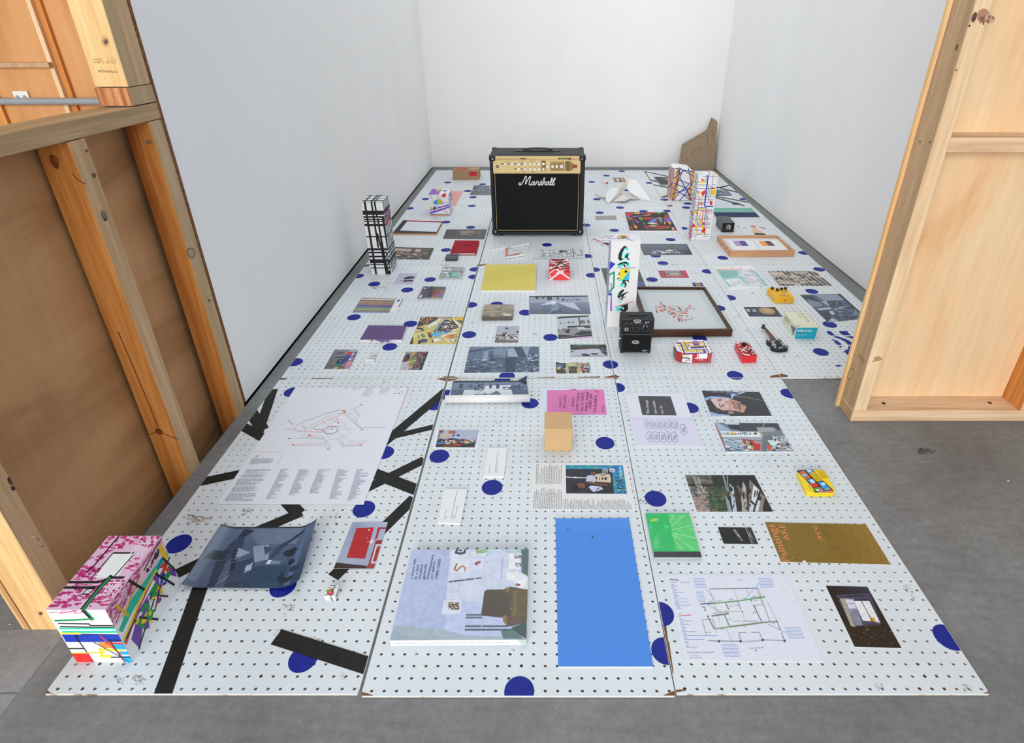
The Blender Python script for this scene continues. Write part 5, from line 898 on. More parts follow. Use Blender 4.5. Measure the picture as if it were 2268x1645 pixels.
sheet('dark_wall_photo', 'dark glossy photo of lit shop front with white pegboard doors', 'photograph', [(1829, 1297), (1921, 1299), (1997, 1435), (1893, 1432)], [('p', '1d1a18', [(188, 642), (540, 648), (830, 1165), (438, 1158)]), ('g', ['14141a', '2c2e40', '1a1714', '100e0d'], [(188, 642), (540, 648), (680, 900), (330, 960)]), ('p', '3c4058', [(275, 715), (560, 700), (660, 965), (500, 975), (400, 980)]), ('p', '9c9a8c', [(305, 745), (345, 748), (440, 990), (400, 980)]), ('p', 'a4a8bc', [(345, 745), (425, 752), (500, 970), (440, 975)]), ('p', '7c8094', [(390, 840), (455, 835), (502, 975), (440, 978)]), ('p', 'd4d4e4', [(350, 760), (418, 762), (425, 785), (360, 785)]), ('p', 'd4d4e4', [(370, 795), (430, 795), (440, 830), (385, 830)]), ('p', 'e0e0ee', [(425, 768), (485, 768), (580, 940), (502, 935)]), ('p', 'e0e0ee', [(490, 768), (555, 768), (648, 952), (585, 942)]), ('s', ['8a8aa0'], 60, (5, 4), [(430, 772), (550, 772), (640, 945), (505, 930)], 3), ('p', '1a1a22', [(425, 758), (480, 756), (486, 768), (428, 768)]), ('p', '1a1a22', [(490, 756), (550, 754), (558, 768), (494, 768)]), ('p', 'c88a44', [(560, 908), (600, 910), (605, 945), (568, 942)]), ('l', '15151c', 5, [(487, 765), (582, 942)]), ('t', '0e0e16', 'Toolshed & Personnel', (358, 736), (515, 728), (354, 722)), ('s', ['4a443c', '2c2824', '6a665e', '3a352e'], 60, (14, 8), [(500, 990), (700, 930), (800, 1140), (460, 1130)], 5), ('l', '4c4c50', 5, [(395, 1050), (440, 1055)])], CFz, .0012, '1d1a18', side='e8e8e8', mat='gloss')

# ================================================================== SECOND ROW
def U(name, label, cat, quad, shapes, **k): return sheet(name, label, cat, quad, shapes, None, **k)
BWP = ['26323f', '3c4a5c', '55647a', '76869c', '94a2b6']
# purple canvas
t, b, top = block('purple_canvas', 'small purple painted canvas with rough white edges', 'canvas', [(816, 720), (901, 721), (890, 752), (797, 752)], .016, [('r', '66527e', 0, 0, 1, 1)], None, '66527e', 'f0eeee', 'matte', 'canvas')
a, c = top[3], top[2]
art(b, t.loc, unit([a, c, (c.x, c.y, 0), (a.x, a.y, 0)]), (0, -1, 0), [('p', '7c5e98', [(.25, 0), (.3, 0), (.29, .7), (.27, .7)]), ('p', '7c5e98', [(.38, 0), (.7, 0), (.68, .8), (.6, .4), (.54, .9), (.45, .5)]), ('s', ['8a70a4'], 20, (.05, .2), [(.3, .1), (.75, .1), (.7, .8), (.4, .8)], 2)], mat='matte')
# striped booklet
ST = ['8a8a5a', 'c8a0a0', 'e4d8d0', '9a6a78', '6a6a72', '7a8a5a', 'a0a070', 'a86a70', '8a7a7a', 'b07a60', '707078', '8a6a8a', '4a5a8a', '803a80', '6a8a8c', '8a6a90', '5a9a98', '7a9a5a', 'a0c060', '8a7a6a', '786a88', 'a88a6a', '6a5a80']
sh = [('p', h, [(0, k/23), (.84, k/23), (.84, (k + 1)/23), (0, (k + 1)/23)]) for k, h in enumerate(ST)]
sh += [('r', '3a7ad0', 0, .955, .84, 1), ('r', 'e4e6ee', .84, 0, 1, 1), ('e', '4a5cb0', .91, .14, .03, .1), ('p', '17181c', [(.985, 0), (1, 0), (1, .6), (.985, .6)])]
U('striped_booklet', 'booklet with fine rainbow stripes and a plain white margin', 'booklet', [(801, 659), (893, 662), (877, 693), (780, 692)], sh, z=.003, mat='gloss')
# small photos
U('toolbox_photo', 'small tilted photo of blue tools and a lettered wall strip', 'photograph', [(741, 774), (795, 774), (774, 817), (717, 817)], [
    ('g', ['707478', '8a8c92', '7a7674', '5c5a5c'], FULL), ('p', '9a9ca4', [(.6, 0), (1, 0), (1, 1), (.85, 1)]), ('p', '6a3060', [(.15, .18), (.3, .14), (.3, .2), (.15, .24)]), ('p', '2a3a80', [(.3, .16), (.5, .16), (.5, .22), (.3, .22)]), ('p', 'd8b030', [(.5, .16), (.6, .16), (.6, .22), (.5, .22)]), ('p', 'c02838', [(.58, .14), (.8, .14), (.78, .26), (.56, .26)]), ('l', '20242c', .05, [(.22, .42), (.55, .4), (.66, .5)]), ('p', '2a3c8c', [(.58, .32), (.8, .26), (.78, .6), (.62, .74)]), ('p', '1c2c3c', [(.35, .52), (.62, .5), (.6, .74), (.36, .74)]), ('e', '3a6a90', .5, .62, .07, .06), ('p', '1f7a70', [(.36, .78), (.6, .76), (.6, .88), (.36, .88)]), ('p', 'd4b030', [(.4, .92), (.55, .92), (.5, 1), (.36, 1)]), ('p', '7a4630', [(.56, .9), (.72, .9), (.7, 1), (.52, 1)]), ('p', 'd87a98', [(.78, .68), (.94, .66), (.96, .9), (.8, .96)]), ('s', ['c8c8d0', 'b04a5a', '3a4a8a', '8a6a9a'], 24, (.12, .08), [(.8, .05), (1, .05), (1, .6), (.84, .62)], 4), ('l', '4a4848', .015, [(.1, .5), (.14, .75), (.3, .95)])], mat='gloss', base='8a8c92', side='e8e8ea')
U('market_photo', 'small photo of a crowded shop aisle with greenery', 'photograph', [(899, 779), (949, 779), (934, 819), (884, 819)], [
    ('g', ['7a7c74', '2a2c34', '1c1e24', 'b0b4be'], FULL), ('p', 'b4b8bc', [(0, .62), (.38, .5), (.2, 1), (0, 1)]), ('p', '8c8e86', [(.05, .02), (.4, .02), (.34, .5), (.1, .55)]), ('p', '5a3020', [(0, .28), (.26, .24), (.3, .4), (.2, .55), (0, .58)]), ('p', '1c2430', [(.06, .16), (.18, .12), (.26, .26), (.06, .28)]), ('p', 'd0a040', [(.34, 0), (.46, 0), (.42, .22), (.34, .22)]), ('s', ['6a9a30', '8ab440', 'c8b840', '4a6a2c', 'd0882c'], 40, (.1, .09), [(.4, .4), (.62, .3), (.5, .75), (.3, .8)], 2), ('s', ['c84040', '7a3030', '3a2a2c', '8a8a90', 'c8c8c8', '4a4a54'], 80, (.07, .08), [(.62, .02), (.96, .02), (.9, 1), (.4, 1)], 3), ('p', '1f2330', [(.9, 0), (1, 0), (1, 1), (.94, 1)]), ('s', ['d8d8d0', '9a9a92', 'b05a50'], 30, (.06, .06), [(.3, .74), (.6, .72), (.5, .98), (.16, .98)], 6)], mat='gloss', base='e6e6ea')
C1 = (895, 690, 145/1704)
cl = [('p', 'c8b86a', [(432, 135), (1550, 140), (1345, 840), (135, 842)]), ('p', '3a2a1e', [(432, 135), (920, 135), (560, 330), (340, 400)]), ('s', ['6a3a20', '8a5a30', '2a2018', '9a4028', 'a8844c', '4a4640', 'c8b088'], 90, (60, 40), [(430, 140), (900, 140), (560, 320), (380, 330)], 1), ('p', '22262c', [(370, 280), (500, 250), (490, 360), (350, 365)]), ('p', '5a2e20', [(225, 640), (240, 680), (230, 842), (135, 842)]), ('p', 'd0c884', [(340, 520), (640, 560), (620, 680), (250, 720), (260, 600)]), ('s', ['e0dcc0', 'a8a070', '4a4a44', 'b89a70'], 40, (60, 28), [(340, 370), (520, 370), (540, 680), (300, 680)], 2), ('p', '22283a', [(345, 420), (480, 425), (475, 468), (340, 465)]), ('p', '23262a', [(365, 745), (435, 740), (440, 835), (365, 840)]), ('p', '2a3460', [(440, 720), (600, 710), (610, 790), (450, 815)]), ('p', '4a5486', [(470, 735), (580, 725), (585, 775), (480, 795)]),
    ('p', '3a3a40', [(560, 320), (830, 160), (900, 150), (880, 190), (620, 340)]), ('p', 'd8dad8', [(600, 370), (840, 235), (875, 310), (640, 430)]), ('p', 'd4d6d0', [(850, 230), (930, 165), (975, 215), (880, 285)]), ('p', 'c8c8c0', [(930, 160), (1080, 140), (1260, 140), (1090, 215), (980, 210)]), ('s', ['8a4a34', 'b08a5a'], 16, (60, 24), [(950, 150), (1240, 140), (1210, 165), (990, 190)], 5),
    ('p', '2a1e18', [(760, 500), (1080, 200), (1380, 300), (1440, 420), (1180, 520), (860, 600)]), ('p', '2aa0c8', [(690, 520), (830, 450), (960, 300), (990, 320), (900, 430), (780, 500)]), ('p', '3a70c0', [(900, 320), (980, 300), (970, 360), (900, 390)]), ('p', '3a6ac0', [(1020, 260), (1080, 250), (1070, 320), (1010, 350)]), ('p', '3ab4d4', [(700, 570), (850, 530), (1050, 500), (1060, 560), (850, 620), (720, 640)]), ('p', '5a64b0', [(1040, 500), (1200, 470), (1180, 530), (1060, 570)]), ('p', '8a9ad8', [(730, 640), (860, 600), (980, 610), (800, 670)]), ('s', ['c8a080', '8a5a3c', '5a4028', 'e0c8a0'], 24, (50, 30), [(780, 500), (1000, 380), (1040, 480), (860, 560)], 7), ('s', ['e8e4d8', '1c1814', 'c0b8a0', '4a4438'], 70, (110, 16), [(1060, 250), (1280, 240), (1460, 420), (1120, 480)], 8), ('p', 'e0e2e0', [(1040, 390), (1080, 350), (1120, 400), (1060, 450)]), ('p', 'dcdcd4', [(1230, 190), (1280, 180), (1480, 380), (1460, 430)]), ('p', '3a3428', [(1210, 200), (1240, 190), (1420, 400), (1390, 410)]), ('p', 'd4b438', [(1290, 140), (1550, 142), (1525, 240), (1350, 215)]), ('p', 'c84020', [(1400, 190), (1480, 170), (1490, 178), (1430, 185)]), ('p', '3a3a5a', [(1360, 225), (1520, 240), (1500, 310)]), ('p', 'e4e2d8', [(1210, 490), (1430, 420), (1420, 450), (1230, 515)]),
    ('p', '3a1e18', [(605, 550), (700, 540), (730, 660), (660, 680)]), ('p', 'c05040', [(640, 540), (690, 540), (690, 590), (650, 590)]), ('p', 'd8ba50', [(680, 590), (715, 600), (700, 630)]), ('p', 'd8dce4', [(950, 640), (1110, 580), (1140, 600), (980, 680)]), ('p', 'b8b8a0', [(860, 680), (960, 660), (1040, 670), (940, 740)]), ('p', 'c83a28', [(1150, 620), (1380, 590), (1270, 630), (1180, 660)]), ('s', ['d87a30', 'e0b050', 'b84020'], 26, (40, 22), [(1090, 640), (1260, 620), (1240, 700), (1120, 690)], 4), ('p', 'd8d4b8', [(1130, 570), (1360, 520), (1370, 570), (1170, 600)]), ('p', 'e4e4dc', [(1200, 750), (1290, 690), (1350, 740), (1240, 780)]), ('p', 'e4e6ea', [(740, 720), (870, 700), (970, 740), (790, 795)]), ('p', '4a2e24', [(690, 690), (730, 690), (780, 780), (730, 800)]), ('p', 'd8ba50', [(700, 710), (730, 710), (745, 750), (720, 760)]), ('p', 'e0ddd0', [(1050, 710), (1080, 690), (1215, 795), (1180, 810)]), ('s', ['d8d2a0', '8a8050', '4a4434', 'e8e4d0'], 26, (50, 24), [(1240, 640), (1400, 640), (1350, 830), (1220, 830)], 9)]
sheet('clutter_print', 'large print of heaped toys and papers in yellow and blue', 'photograph', [(932, 701.5), (1027, 702), (1009.5, 761.5), (906.5, 761.7)], cl, C1, .0014, 'c8b86a', mat='gloss')
# tiny white box
p = G(810, 804); t = Thing('tiny_box', 'tiny white cardboard box with grey lettering and no lid print', 'box', (p.x + .018, p.y + .018, 0))
t.part('carton', MB().box(p.x, p.x + .033, p.y, p.y + .036, .0002, .018, lin('d6d2d0')), 'ink')
art(t.o.children[0], t.loc, unit([(p.x, p.y, .018), (p.x + .033, p.y, .018), (p.x + .033, p.y, 0), (p.x, p.y, 0)]), (0, -1, 0), [('r', 'efe6e2', 0, 0, 1, 1), ('t', '4a4460', 'eria', (.2, .75), (.85, .75), (.2, .35))])
art(t.o.children[0], t.loc, unit([(p.x, p.y + .036, .018), (p.x + .033, p.y + .036, .018), (p.x + .033, p.y, .018), (p.x, p.y, .018)]), UP, [('s', ['9aa8a4', 'b8aeb4', 'c8c4c4'], 14, (.3, .3), FULL, 2)])
# disc cases and shoe photo
C2 = (860, 580, 180/2268)
case('disc_case', 'jewel case with dark iridescent rainbow cover and barcode', [(938, 634), (988, 635), (979, 660), (924, 661)], .009, [('g', ['3a3a3c', '55545a', '5a4a3a', '3c3450'], FULL), ('g', ['54486a', '2a2a2c', '2a2e2c', '7a4a7a'], [(0, .4), (.35, .1), (.5, .95), (0, 1)]), ('g', ['2a2e2c', '7a7a3a', '9a4a3a', '2a3a2c'], [(.35, .1), (1, .3), (.9, .7), (.5, .95)]), ('g', ['8a3a7a', 'a04a9a', 'c07a3a', '5a8a5a'], [(.6, .7), (.95, .45), (1, 1), (.5, 1)]), ('p', '3a7a8a', [(.85, .75), (1, .7), (1, .95), (.88, .95)]), ('p', '22262a', [(.3, 0), (.45, 0), (.52, .9), (.48, .95)]), ('r', 'e4e4e8', .06, .01, .24, .2), ('s', ['2a2a2e'], 16, (.012, .14), [(.09, .06), (.21, .06), (.21, .15), (.09, .15)], 2), ('r', 'e0e0e4', .06, .72, .14, .95), ('p', '5a8a7a', [(.25, .95), (.45, .9), (.46, 1), (.2, 1)])], None, body='6a7076')
case('disc_case', 'jewel case with silver cover and green smudges near the yellow canvas', [(982, 591), (1029, 592), (1021, 615.5), (971, 616)], .009, [('g', ['8a9094', '9aa0a4', '8a9698', 'a0a6a8'], FULL), ('s', ['c4cacc', '6a7074', '9aa4a4', 'd8dcde'], 60, (.16, .1), FULL, 3), ('p', '3a9a84', [(.4, .5), (.5, .4), (.56, .6), (.7, .85), (.45, .9)]), ('p', '7ab8a8', [(.52, .5), (.8, .48), (.78, .75), (.55, .78)]), ('p', '6a4a7c', [(.84, .4), (1, .4), (1, .55), (.86, .52)]), ('p', '7ac07a', [(.8, .66), (.95, .6), (.95, .85), (.8, .8)]), ('p', 'b8c060', [(.06, .7), (.14, .7), (.14, .85), (.06, .85)]), ('l', 'dfe4e6', .05, [(.05, .3), (.2, .22), (.32, .3)]), ('l', 'dfe4e6', .05, [(.05, .55), (.2, .47), (.34, .55)])], None, body='8a9094')
U('shoe_photo', 'pale lilac photo of two dark long shapes seen from above', 'photograph', [(885, 605), (925, 605), (912, 630), (870, 630)], [('g', ['b4b0c8', 'bcb8ce', 'b0aec4', 'b8b4cc'], FULL), ('p', '23262a', [(.36, .45), (.5, .34), (.7, .28), (.92, .32), (.97, .42), (.9, .48), (.6, .54), (.45, .54)]), ('p', '241c22', [(.42, .7), (.55, .6), (.9, .6), (.98, .66), (.93, .74), (.7, .74), (.5, .78)]), ('p', 'a0323a', [(.64, .66), (.7, .64), (.7, .7), (.64, .72)]), ('l', '9a6a6c', .03, [(.24, .46), (.36, .44)]), ('l', '5a4a54', .03, [(.28, .68), (.42, .67)])], base='bcb8ce', side='e8e8ea')
# yellow canvas, carton, wooden box
block('yellow_canvas', 'square yellow painted canvas with white edges', 'canvas', [(1076, 585), (1187.5, 585), (1186, 643), (1064.5, 643)], .014, [('r', 'd2c568', 0, 0, 1, 1), ('p', 'cdbf62', [(0, .3), (1, 0), (1, .4), (0, .8)])], None, 'd2c568', 'f6f4f0', 'matte', 'canvas')
p = G(1216, 620); wd, dp, hh = .1105, .143, .0625
t = Thing('striped_carton', 'red carton crossed by black and white stripes', 'box', (p.x + wd/2, p.y + dp/2, 0))
b = t.part('carton', MB().box(p.x, p.x + wd, p.y, p.y + dp, .0002, hh, lin('a81c2a')), 'ink')
art(b, t.loc, unit([(p.x, p.y + dp, hh), (p.x + wd, p.y + dp, hh), (p.x + wd, p.y, hh), (p.x, p.y, hh)]), UP, [('r', '9c1a26', 0, 0, 1, 1), ('l', 'ece8ec', .07, [(0, .3), (1, .12)]), ('l', 'ece8ec', .05, [(0, .0), (.6, .95)]), ('l', 'ece8ec', .08, [(0, .95), (1, .3)]), ('l', 'ece8ec', .04, [(0, .5), (1, .35)]), ('l', 'ece8ec', .04, [(.5, .7), (1, .55)]), ('l', '16161a', .06, [(.25, 1), (.7, 0)]), ('l', '16161a', .06, [(.25, 0), (1, .85)]), ('r', 'e0dce2', .82, .02, .96, .22), ('r', 'e0dce2', .02, .76, .14, .98), ('l', 'ece8ec', .03, [(.4, 1), (.7, .85), (1, .75)])])
art(b, t.loc, unit([(p.x, p.y, hh), (p.x + wd, p.y, hh), (p.x + wd, p.y, 0), (p.x, p.y, 0)]), (0, -1, 0), [('r', 'e03a44', 0, 0, 1, 1), ('l', 'f8f4f6', .1, [(.02, 1), (.75, 0)]), ('l', 'f8f4f6', .1, [(.35, 0), (1, .9)]), ('l', 'f8f4f6', .05, [(0, .42), (.3, 0)]), ('l', 'f8f4f6', .05, [(0, .55), (.18, 1)]), ('r', 'f8f4f6', .35, .26, .7, .42), ('t', '4a4a50', 'EVH 5150', (.4, .38), (.66, .38), (.4, .3)), ('l', '1a1a1e', .05, [(.62, 0), (1, .3)])])
C3 = (980, 560, 400/2193)
block('painted_wood_box', 'small flat box with a smeared beige painted lid and grey sides', 'box', [(1072.5, 674), (1137, 674), (1134.5, 700.5), (1067, 701)], .021, [('g', ['8a8478', '9c9488', '8a8270', '7c7466'], FULL), ('s', ['a08a88', 'b0a890', '8a9884', 'a89a70', '70685c', 'b4a48c'], 70, (.3, .07), FULL, 3), ('e', '6a5a40', .5, .42, .12, .04), ('r', 'd8d8da', .7, .82, .95, .93), ('l', '6a6458', .02, [(.02, .9), (.7, .92)])], None, '8a8270', '5a524c', 'ink', 'body')
# grey-blue prints on the middle board
C4 = (980, 560, 400/2193)
sheet('wing_print', 'blue-grey print of a white folded wing on a gallery floor', 'photograph', [(1172, 655.5), (1302, 654.5), (1308.5, 695.5), (1171.5, 695.8)], [('p', '5c6a80', [(1053, 525), (1768, 515), (1805, 745), (1053, 745)]), ('p', '9aa6ba', [(1058, 535), (1762, 528), (1775, 600), (1060, 610)]), ('p', '20262f', [(1053, 525), (1768, 515), (1770, 530), (1053, 538)]), ('g', ['76849a', '7a889c', '4a586c', '4e5c70'], [(1058, 612), (1775, 600), (1803, 742), (1056, 742)]), ('p', 'ccd4e2', [(1180, 635), (1360, 575), (1395, 600), (1340, 690), (1300, 725), (1345, 620)]), ('p', 'b8c2d4', [(1380, 595), (1600, 608), (1680, 700), (1540, 660)]), ('p', '8492a8', [(1330, 640), (1395, 600), (1420, 690), (1300, 730)]), ('r', '3c4858', 1130, 538, 1165, 562), ('r', '3c4858', 1270, 532, 1330, 572), ('s', ['2a3644', '8a98ac'], 26, (10, 6), [(1272, 535), (1328, 535), (1328, 570), (1272, 570)], 3), ('r', '4a5868', 1205, 540, 1240, 556), ('r', '4a5868', 1390, 536, 1412, 565), ('r', '3c4858', 1450, 555, 1480, 578), ('s', ['3c4858', '55637a'], 16, (14, 10), [(1490, 560), (1670, 556), (1670, 578), (1490, 580)], 4), ('s', ['4a586c', '8a98ac', '3c4858'], 60, (40, 5), [(1250, 650), (1500, 650), (1510, 735), (1250, 735)], 5)], C4, .0014, 'e4e8ee', mat='gloss')
C5 = (1220, 690, 130/1475)
sheet('gallery_booklet', 'booklet photo of a low table of works in a white gallery', 'booklet', [(1234, 701.5), (1303.5, 698), (1312.5, 749), (1236.5, 751.5)], [('p', 'b4bcc6', [(162, 140), (955, 88), (1045, 690), (185, 690)]), ('p', '17181a', [(162, 132), (955, 85), (960, 125), (165, 175)]), ('p', '2a2d30', [(420, 360), (990, 345), (1000, 410), (420, 415)]), ('p', '8a8c8c', [(180, 450), (420, 405), (640, 395), (1005, 440), (1040, 600), (590, 590), (190, 560)]), ('p', 'c0c6cc', [(630, 390), (800, 378), (920, 440), (700, 448)]), ('p', '1a1c1e', [(560, 590), (760, 480), (1020, 490), (1040, 600), (780, 620)]), ('p', '23272c', [(340, 490), (440, 435), (530, 480), (520, 540), (400, 545)]), ('p', 'b8506a', [(450, 485), (500, 480), (490, 535), (460, 530)]), ('p', 'c8d4e8', [(500, 480), (525, 490), (520, 520), (490, 520)]), ('l', '23262a', 26, [(705, 130), (735, 370)]), ('r', '5a4a48', 740, 222, 855, 300), ('s', ['2a2a2c', 'b07a6c', '8a8a90'], 24, (22, 16), [(745, 228), (850, 226), (850, 296), (745, 298)], 2), ('r', '5a4a48', 915, 218, 985, 292), ('s', ['2a2a2c', 'b07a6c'], 16, (22, 16), [(918, 222), (982, 222), (982, 290), (918, 290)], 3), ('r', '3c3e40', 228, 276, 270, 302), ('r', '3c3e40', 335, 276, 355, 292), ('r', '3c3e40', 420, 262, 470, 288), ('r', '3c3e40', 532, 256, 575, 284), ('l', '6a7078', 3, [(460, 150), (480, 320)]), ('p', '17181a', [(185, 580), (360, 590), (600, 610), (840, 620), (1040, 598), (1042, 615), (560, 655), (190, 690)]), ('l', '9a9ca0', 6, [(190, 565), (420, 590), (760, 605), (1035, 560)]), ('l', 'a8a8a4', 5, [(550, 590), (770, 478)]), ('s', ['5a4a3c', 'd0d0cc', '2a2a2c'], 30, (40, 20), [(180, 450), (420, 415), (420, 450), (180, 490)], 4), ('p', 'd0a8d4', [(190, 692), (560, 660), (1042, 625), (1048, 680), (600, 690)]), ('p', 'e8dff0', [(200, 700), (1048, 682), (1048, 700), (220, 706)]), ('t', 'e8e8ec', 'MASATO TAKASAKA', (250, 660), (550, 636), (249, 648))], C5, .003, 'e6e2ea', mat='gloss')
C6 = (1080, 715, 80/2268)
sheet('dotted_photo', 'square photo of a cluttered white table with navy dots on wall', 'photograph', [(1101, 722), (1150.5, 722), (1147.5, 758.5), (1095, 758.8)], [('g', ['9aa0ac', 'b4b8c8', '7a756c', '6c665c'], [(590, 205), (1985, 205), (1900, 1230), (435, 1235)]), ('p', 'a8acb8', [(590, 205), (1985, 205), (1940, 720), (520, 720)]), ('p', '6c6558', [(480, 1060), (1000, 1080), (1900, 1110), (1900, 1230), (435, 1235)]), ('p', '2c2c2c', [(440, 1200), (1895, 1195), (1900, 1230), (435, 1238)]), ('p', '6a4a30', [(850, 750), (1000, 610), (1260, 615), (1180, 700), (1000, 740)]), ('p', 'b8bcc8', [(500, 880), (800, 800), (1450, 760), (1900, 780), (1890, 1080), (1400, 1080), (900, 1040), (490, 1000)]), ('s', ['d8dce4', '2c3430', '7a5a54', '9ab4b8', '3a4a40', 'b07a70', 'e4e4ea', '24242c'], 110, (120, 60), [(500, 780), (1850, 740), (1880, 1060), (500, 1020)], 5)] + [('e', '1a1c50', x, y, 100, 52) for x, y in ((1200, 350), (1890, 575), (1040, 775), (625, 970), (1540, 965))], C6, .0012, 'a8acb8', side='e8e8ea', mat='gloss')
sheet('interior_print', 'wide blue-toned print of a cluttered workshop interior with big beam', 'photograph', [(1040, 768), (1194.5, 767), (1194, 824), (1027.5, 826)], [('p', '4c6078', [(330, 1140), (1172, 1137), (1172, 1445), (262, 1458)]), ('p', '6a7c94', [(330, 1150), (860, 1138), (860, 1180), (330, 1200)]), ('p', '3a4c64', [(330, 1180), (620, 1150), (640, 1160), (335, 1210)]), ('p', '5a6c84', [(320, 1210), (500, 1190), (500, 1290), (300, 1300)]), ('p', '8494aa', [(500, 1200), (560, 1190), (550, 1290), (490, 1300)]), ('p', '73859c', [(620, 1165), (780, 1160), (770, 1280), (620, 1290)]), ('p', '97a6ba', [(790, 1170), (870, 1160), (920, 1260), (790, 1260)]), ('p', '33455c', [(870, 1150), (960, 1145), (1020, 1275), (940, 1280)]), ('p', '8c9cb2', [(965, 1145), (1060, 1140), (1030, 1270)]), ('s', BWP, 160, (60, 14), [(300, 1290), (1165, 1270), (1165, 1440), (275, 1450)], 5), ('s', ['24344a', '6a7c94'], 40, (90, 7), [(600, 1240), (770, 1240), (770, 1310), (600, 1310)], 6), ('p', '2c3e54', [(760, 1270), (890, 1265), (885, 1440), (760, 1445)]), ('s', ['a8b6c8', '2c3c50', '54667e'], 70, (40, 16), [(1040, 1240), (1165, 1230), (1165, 1430), (1000, 1440)], 7), ('r', 'c4d0de', 470, 1296, 535, 1308), ('l', '3a4c62', 3, [(330, 1150), (262, 1456)])], C4, .0014, 'e0e4ea', mat='gloss')
U('river_photo', 'small panorama photo of pale water, dark trees and figures', 'photograph', [(1263, 763), (1342, 763), (1346, 789), (1264.5, 789.5)], [('p', 'b8bccc', [(0, 0), (1, 0), (1, 1), (0, 1)]), ('p', '1c241f', [(0, 0), (1, 0), (1, .35), (.6, .3), (.1, .45), (0, .45)]), ('s', ['2a5238', '1c3024', '3a6a48'], 30, (.1, .08), [(.05, .03), (.8, .03), (.8, .2), (.05, .2)], 1), ('p', '6a5a44', [(.05, .42), (.3, .36), (.9, .3), (.9, .35), (.3, .42), (.08, .5)]), ('p', '1c2420', [(0, .5), (.1, .62), (0, .66)]), ('s', ['1a1c1c', '2c2c2c', '3a4a6a'], 50, (.05, .09), [(.8, .3), (1, .25), (1, .95), (.86, .7)], 2), ('p', '1f2a50', [(.28, .8), (.38, .76), (.52, .86), (.5, .98), (.34, .96)]), ('p', '6a2024', [(.52, .78), (.62, .72), (.72, .8), (.62, .88)]), ('p', '2a1a1c', [(.66, .76), (.74, .74), (.74, .86), (.68, .86)]), ('p', '2c2a28', [(0, .97), (1, .97), (1, 1), (0, 1)])], mat='gloss', base='b8bccc', side='e8e8ea')
U('shop_photo', 'small white-bordered photo of shop shelves with posters', 'photograph', [(1229, 800.5), (1307, 801), (1309.5, 827.5), (1230, 828)], [('p', 'a8b090', [(.02, .05), (.98, .05), (.98, .97), (.03, .97)]), ('p', '2a2e30', [(.02, .05), (.3, .1), (.3, .5), (.02, .9)]), ('p', '2a6a8c', [(.03, .2), (.23, .2), (.23, .5), (.04, .5)]), ('p', 'c84048', [(.08, .42), (.16, .4), (.15, .6), (.08, .58)]), ('s', ['b8b060', '8a3a34', 'd0d0c0'], 14, (.06, .12), [(.02, .5), (.14, .5), (.14, .62), (.02, .62)], 2), ('p', '3a3230', [(.04, .65), (.28, .65), (.3, .97), (.04, .97)]), ('r', '2c2e2e', .38, .4, .61, .96), ('s', ['5a5a58', '3c3c3c', '8a7a6a'], 24, (.07, .05), [(.4, .45), (.6, .45), (.6, .94), (.4, .94)], 3), ('r', 'd8c88a', .38, .2, .47, .32), ('r', 'd0a030', .6, .6, .68, .75), ('r', '8a8a60', .61, .05, .66, .6), ('p', '3a76ac', [(.92, .3), (.98, .3), (.98, .78), (.88, .7)]), ('s', ['c84a38', 'e4dccc', '2a3a6a', 'd0a860', '22242c', 'b07a50'], 70, (.06, .1), [(.72, .1), (.93, .1), (.93, .93), (.72, .93)], 4), ('r', 'e8e8ee', .12, .0, .45, .12)], mat='gloss', base='ecedf2')

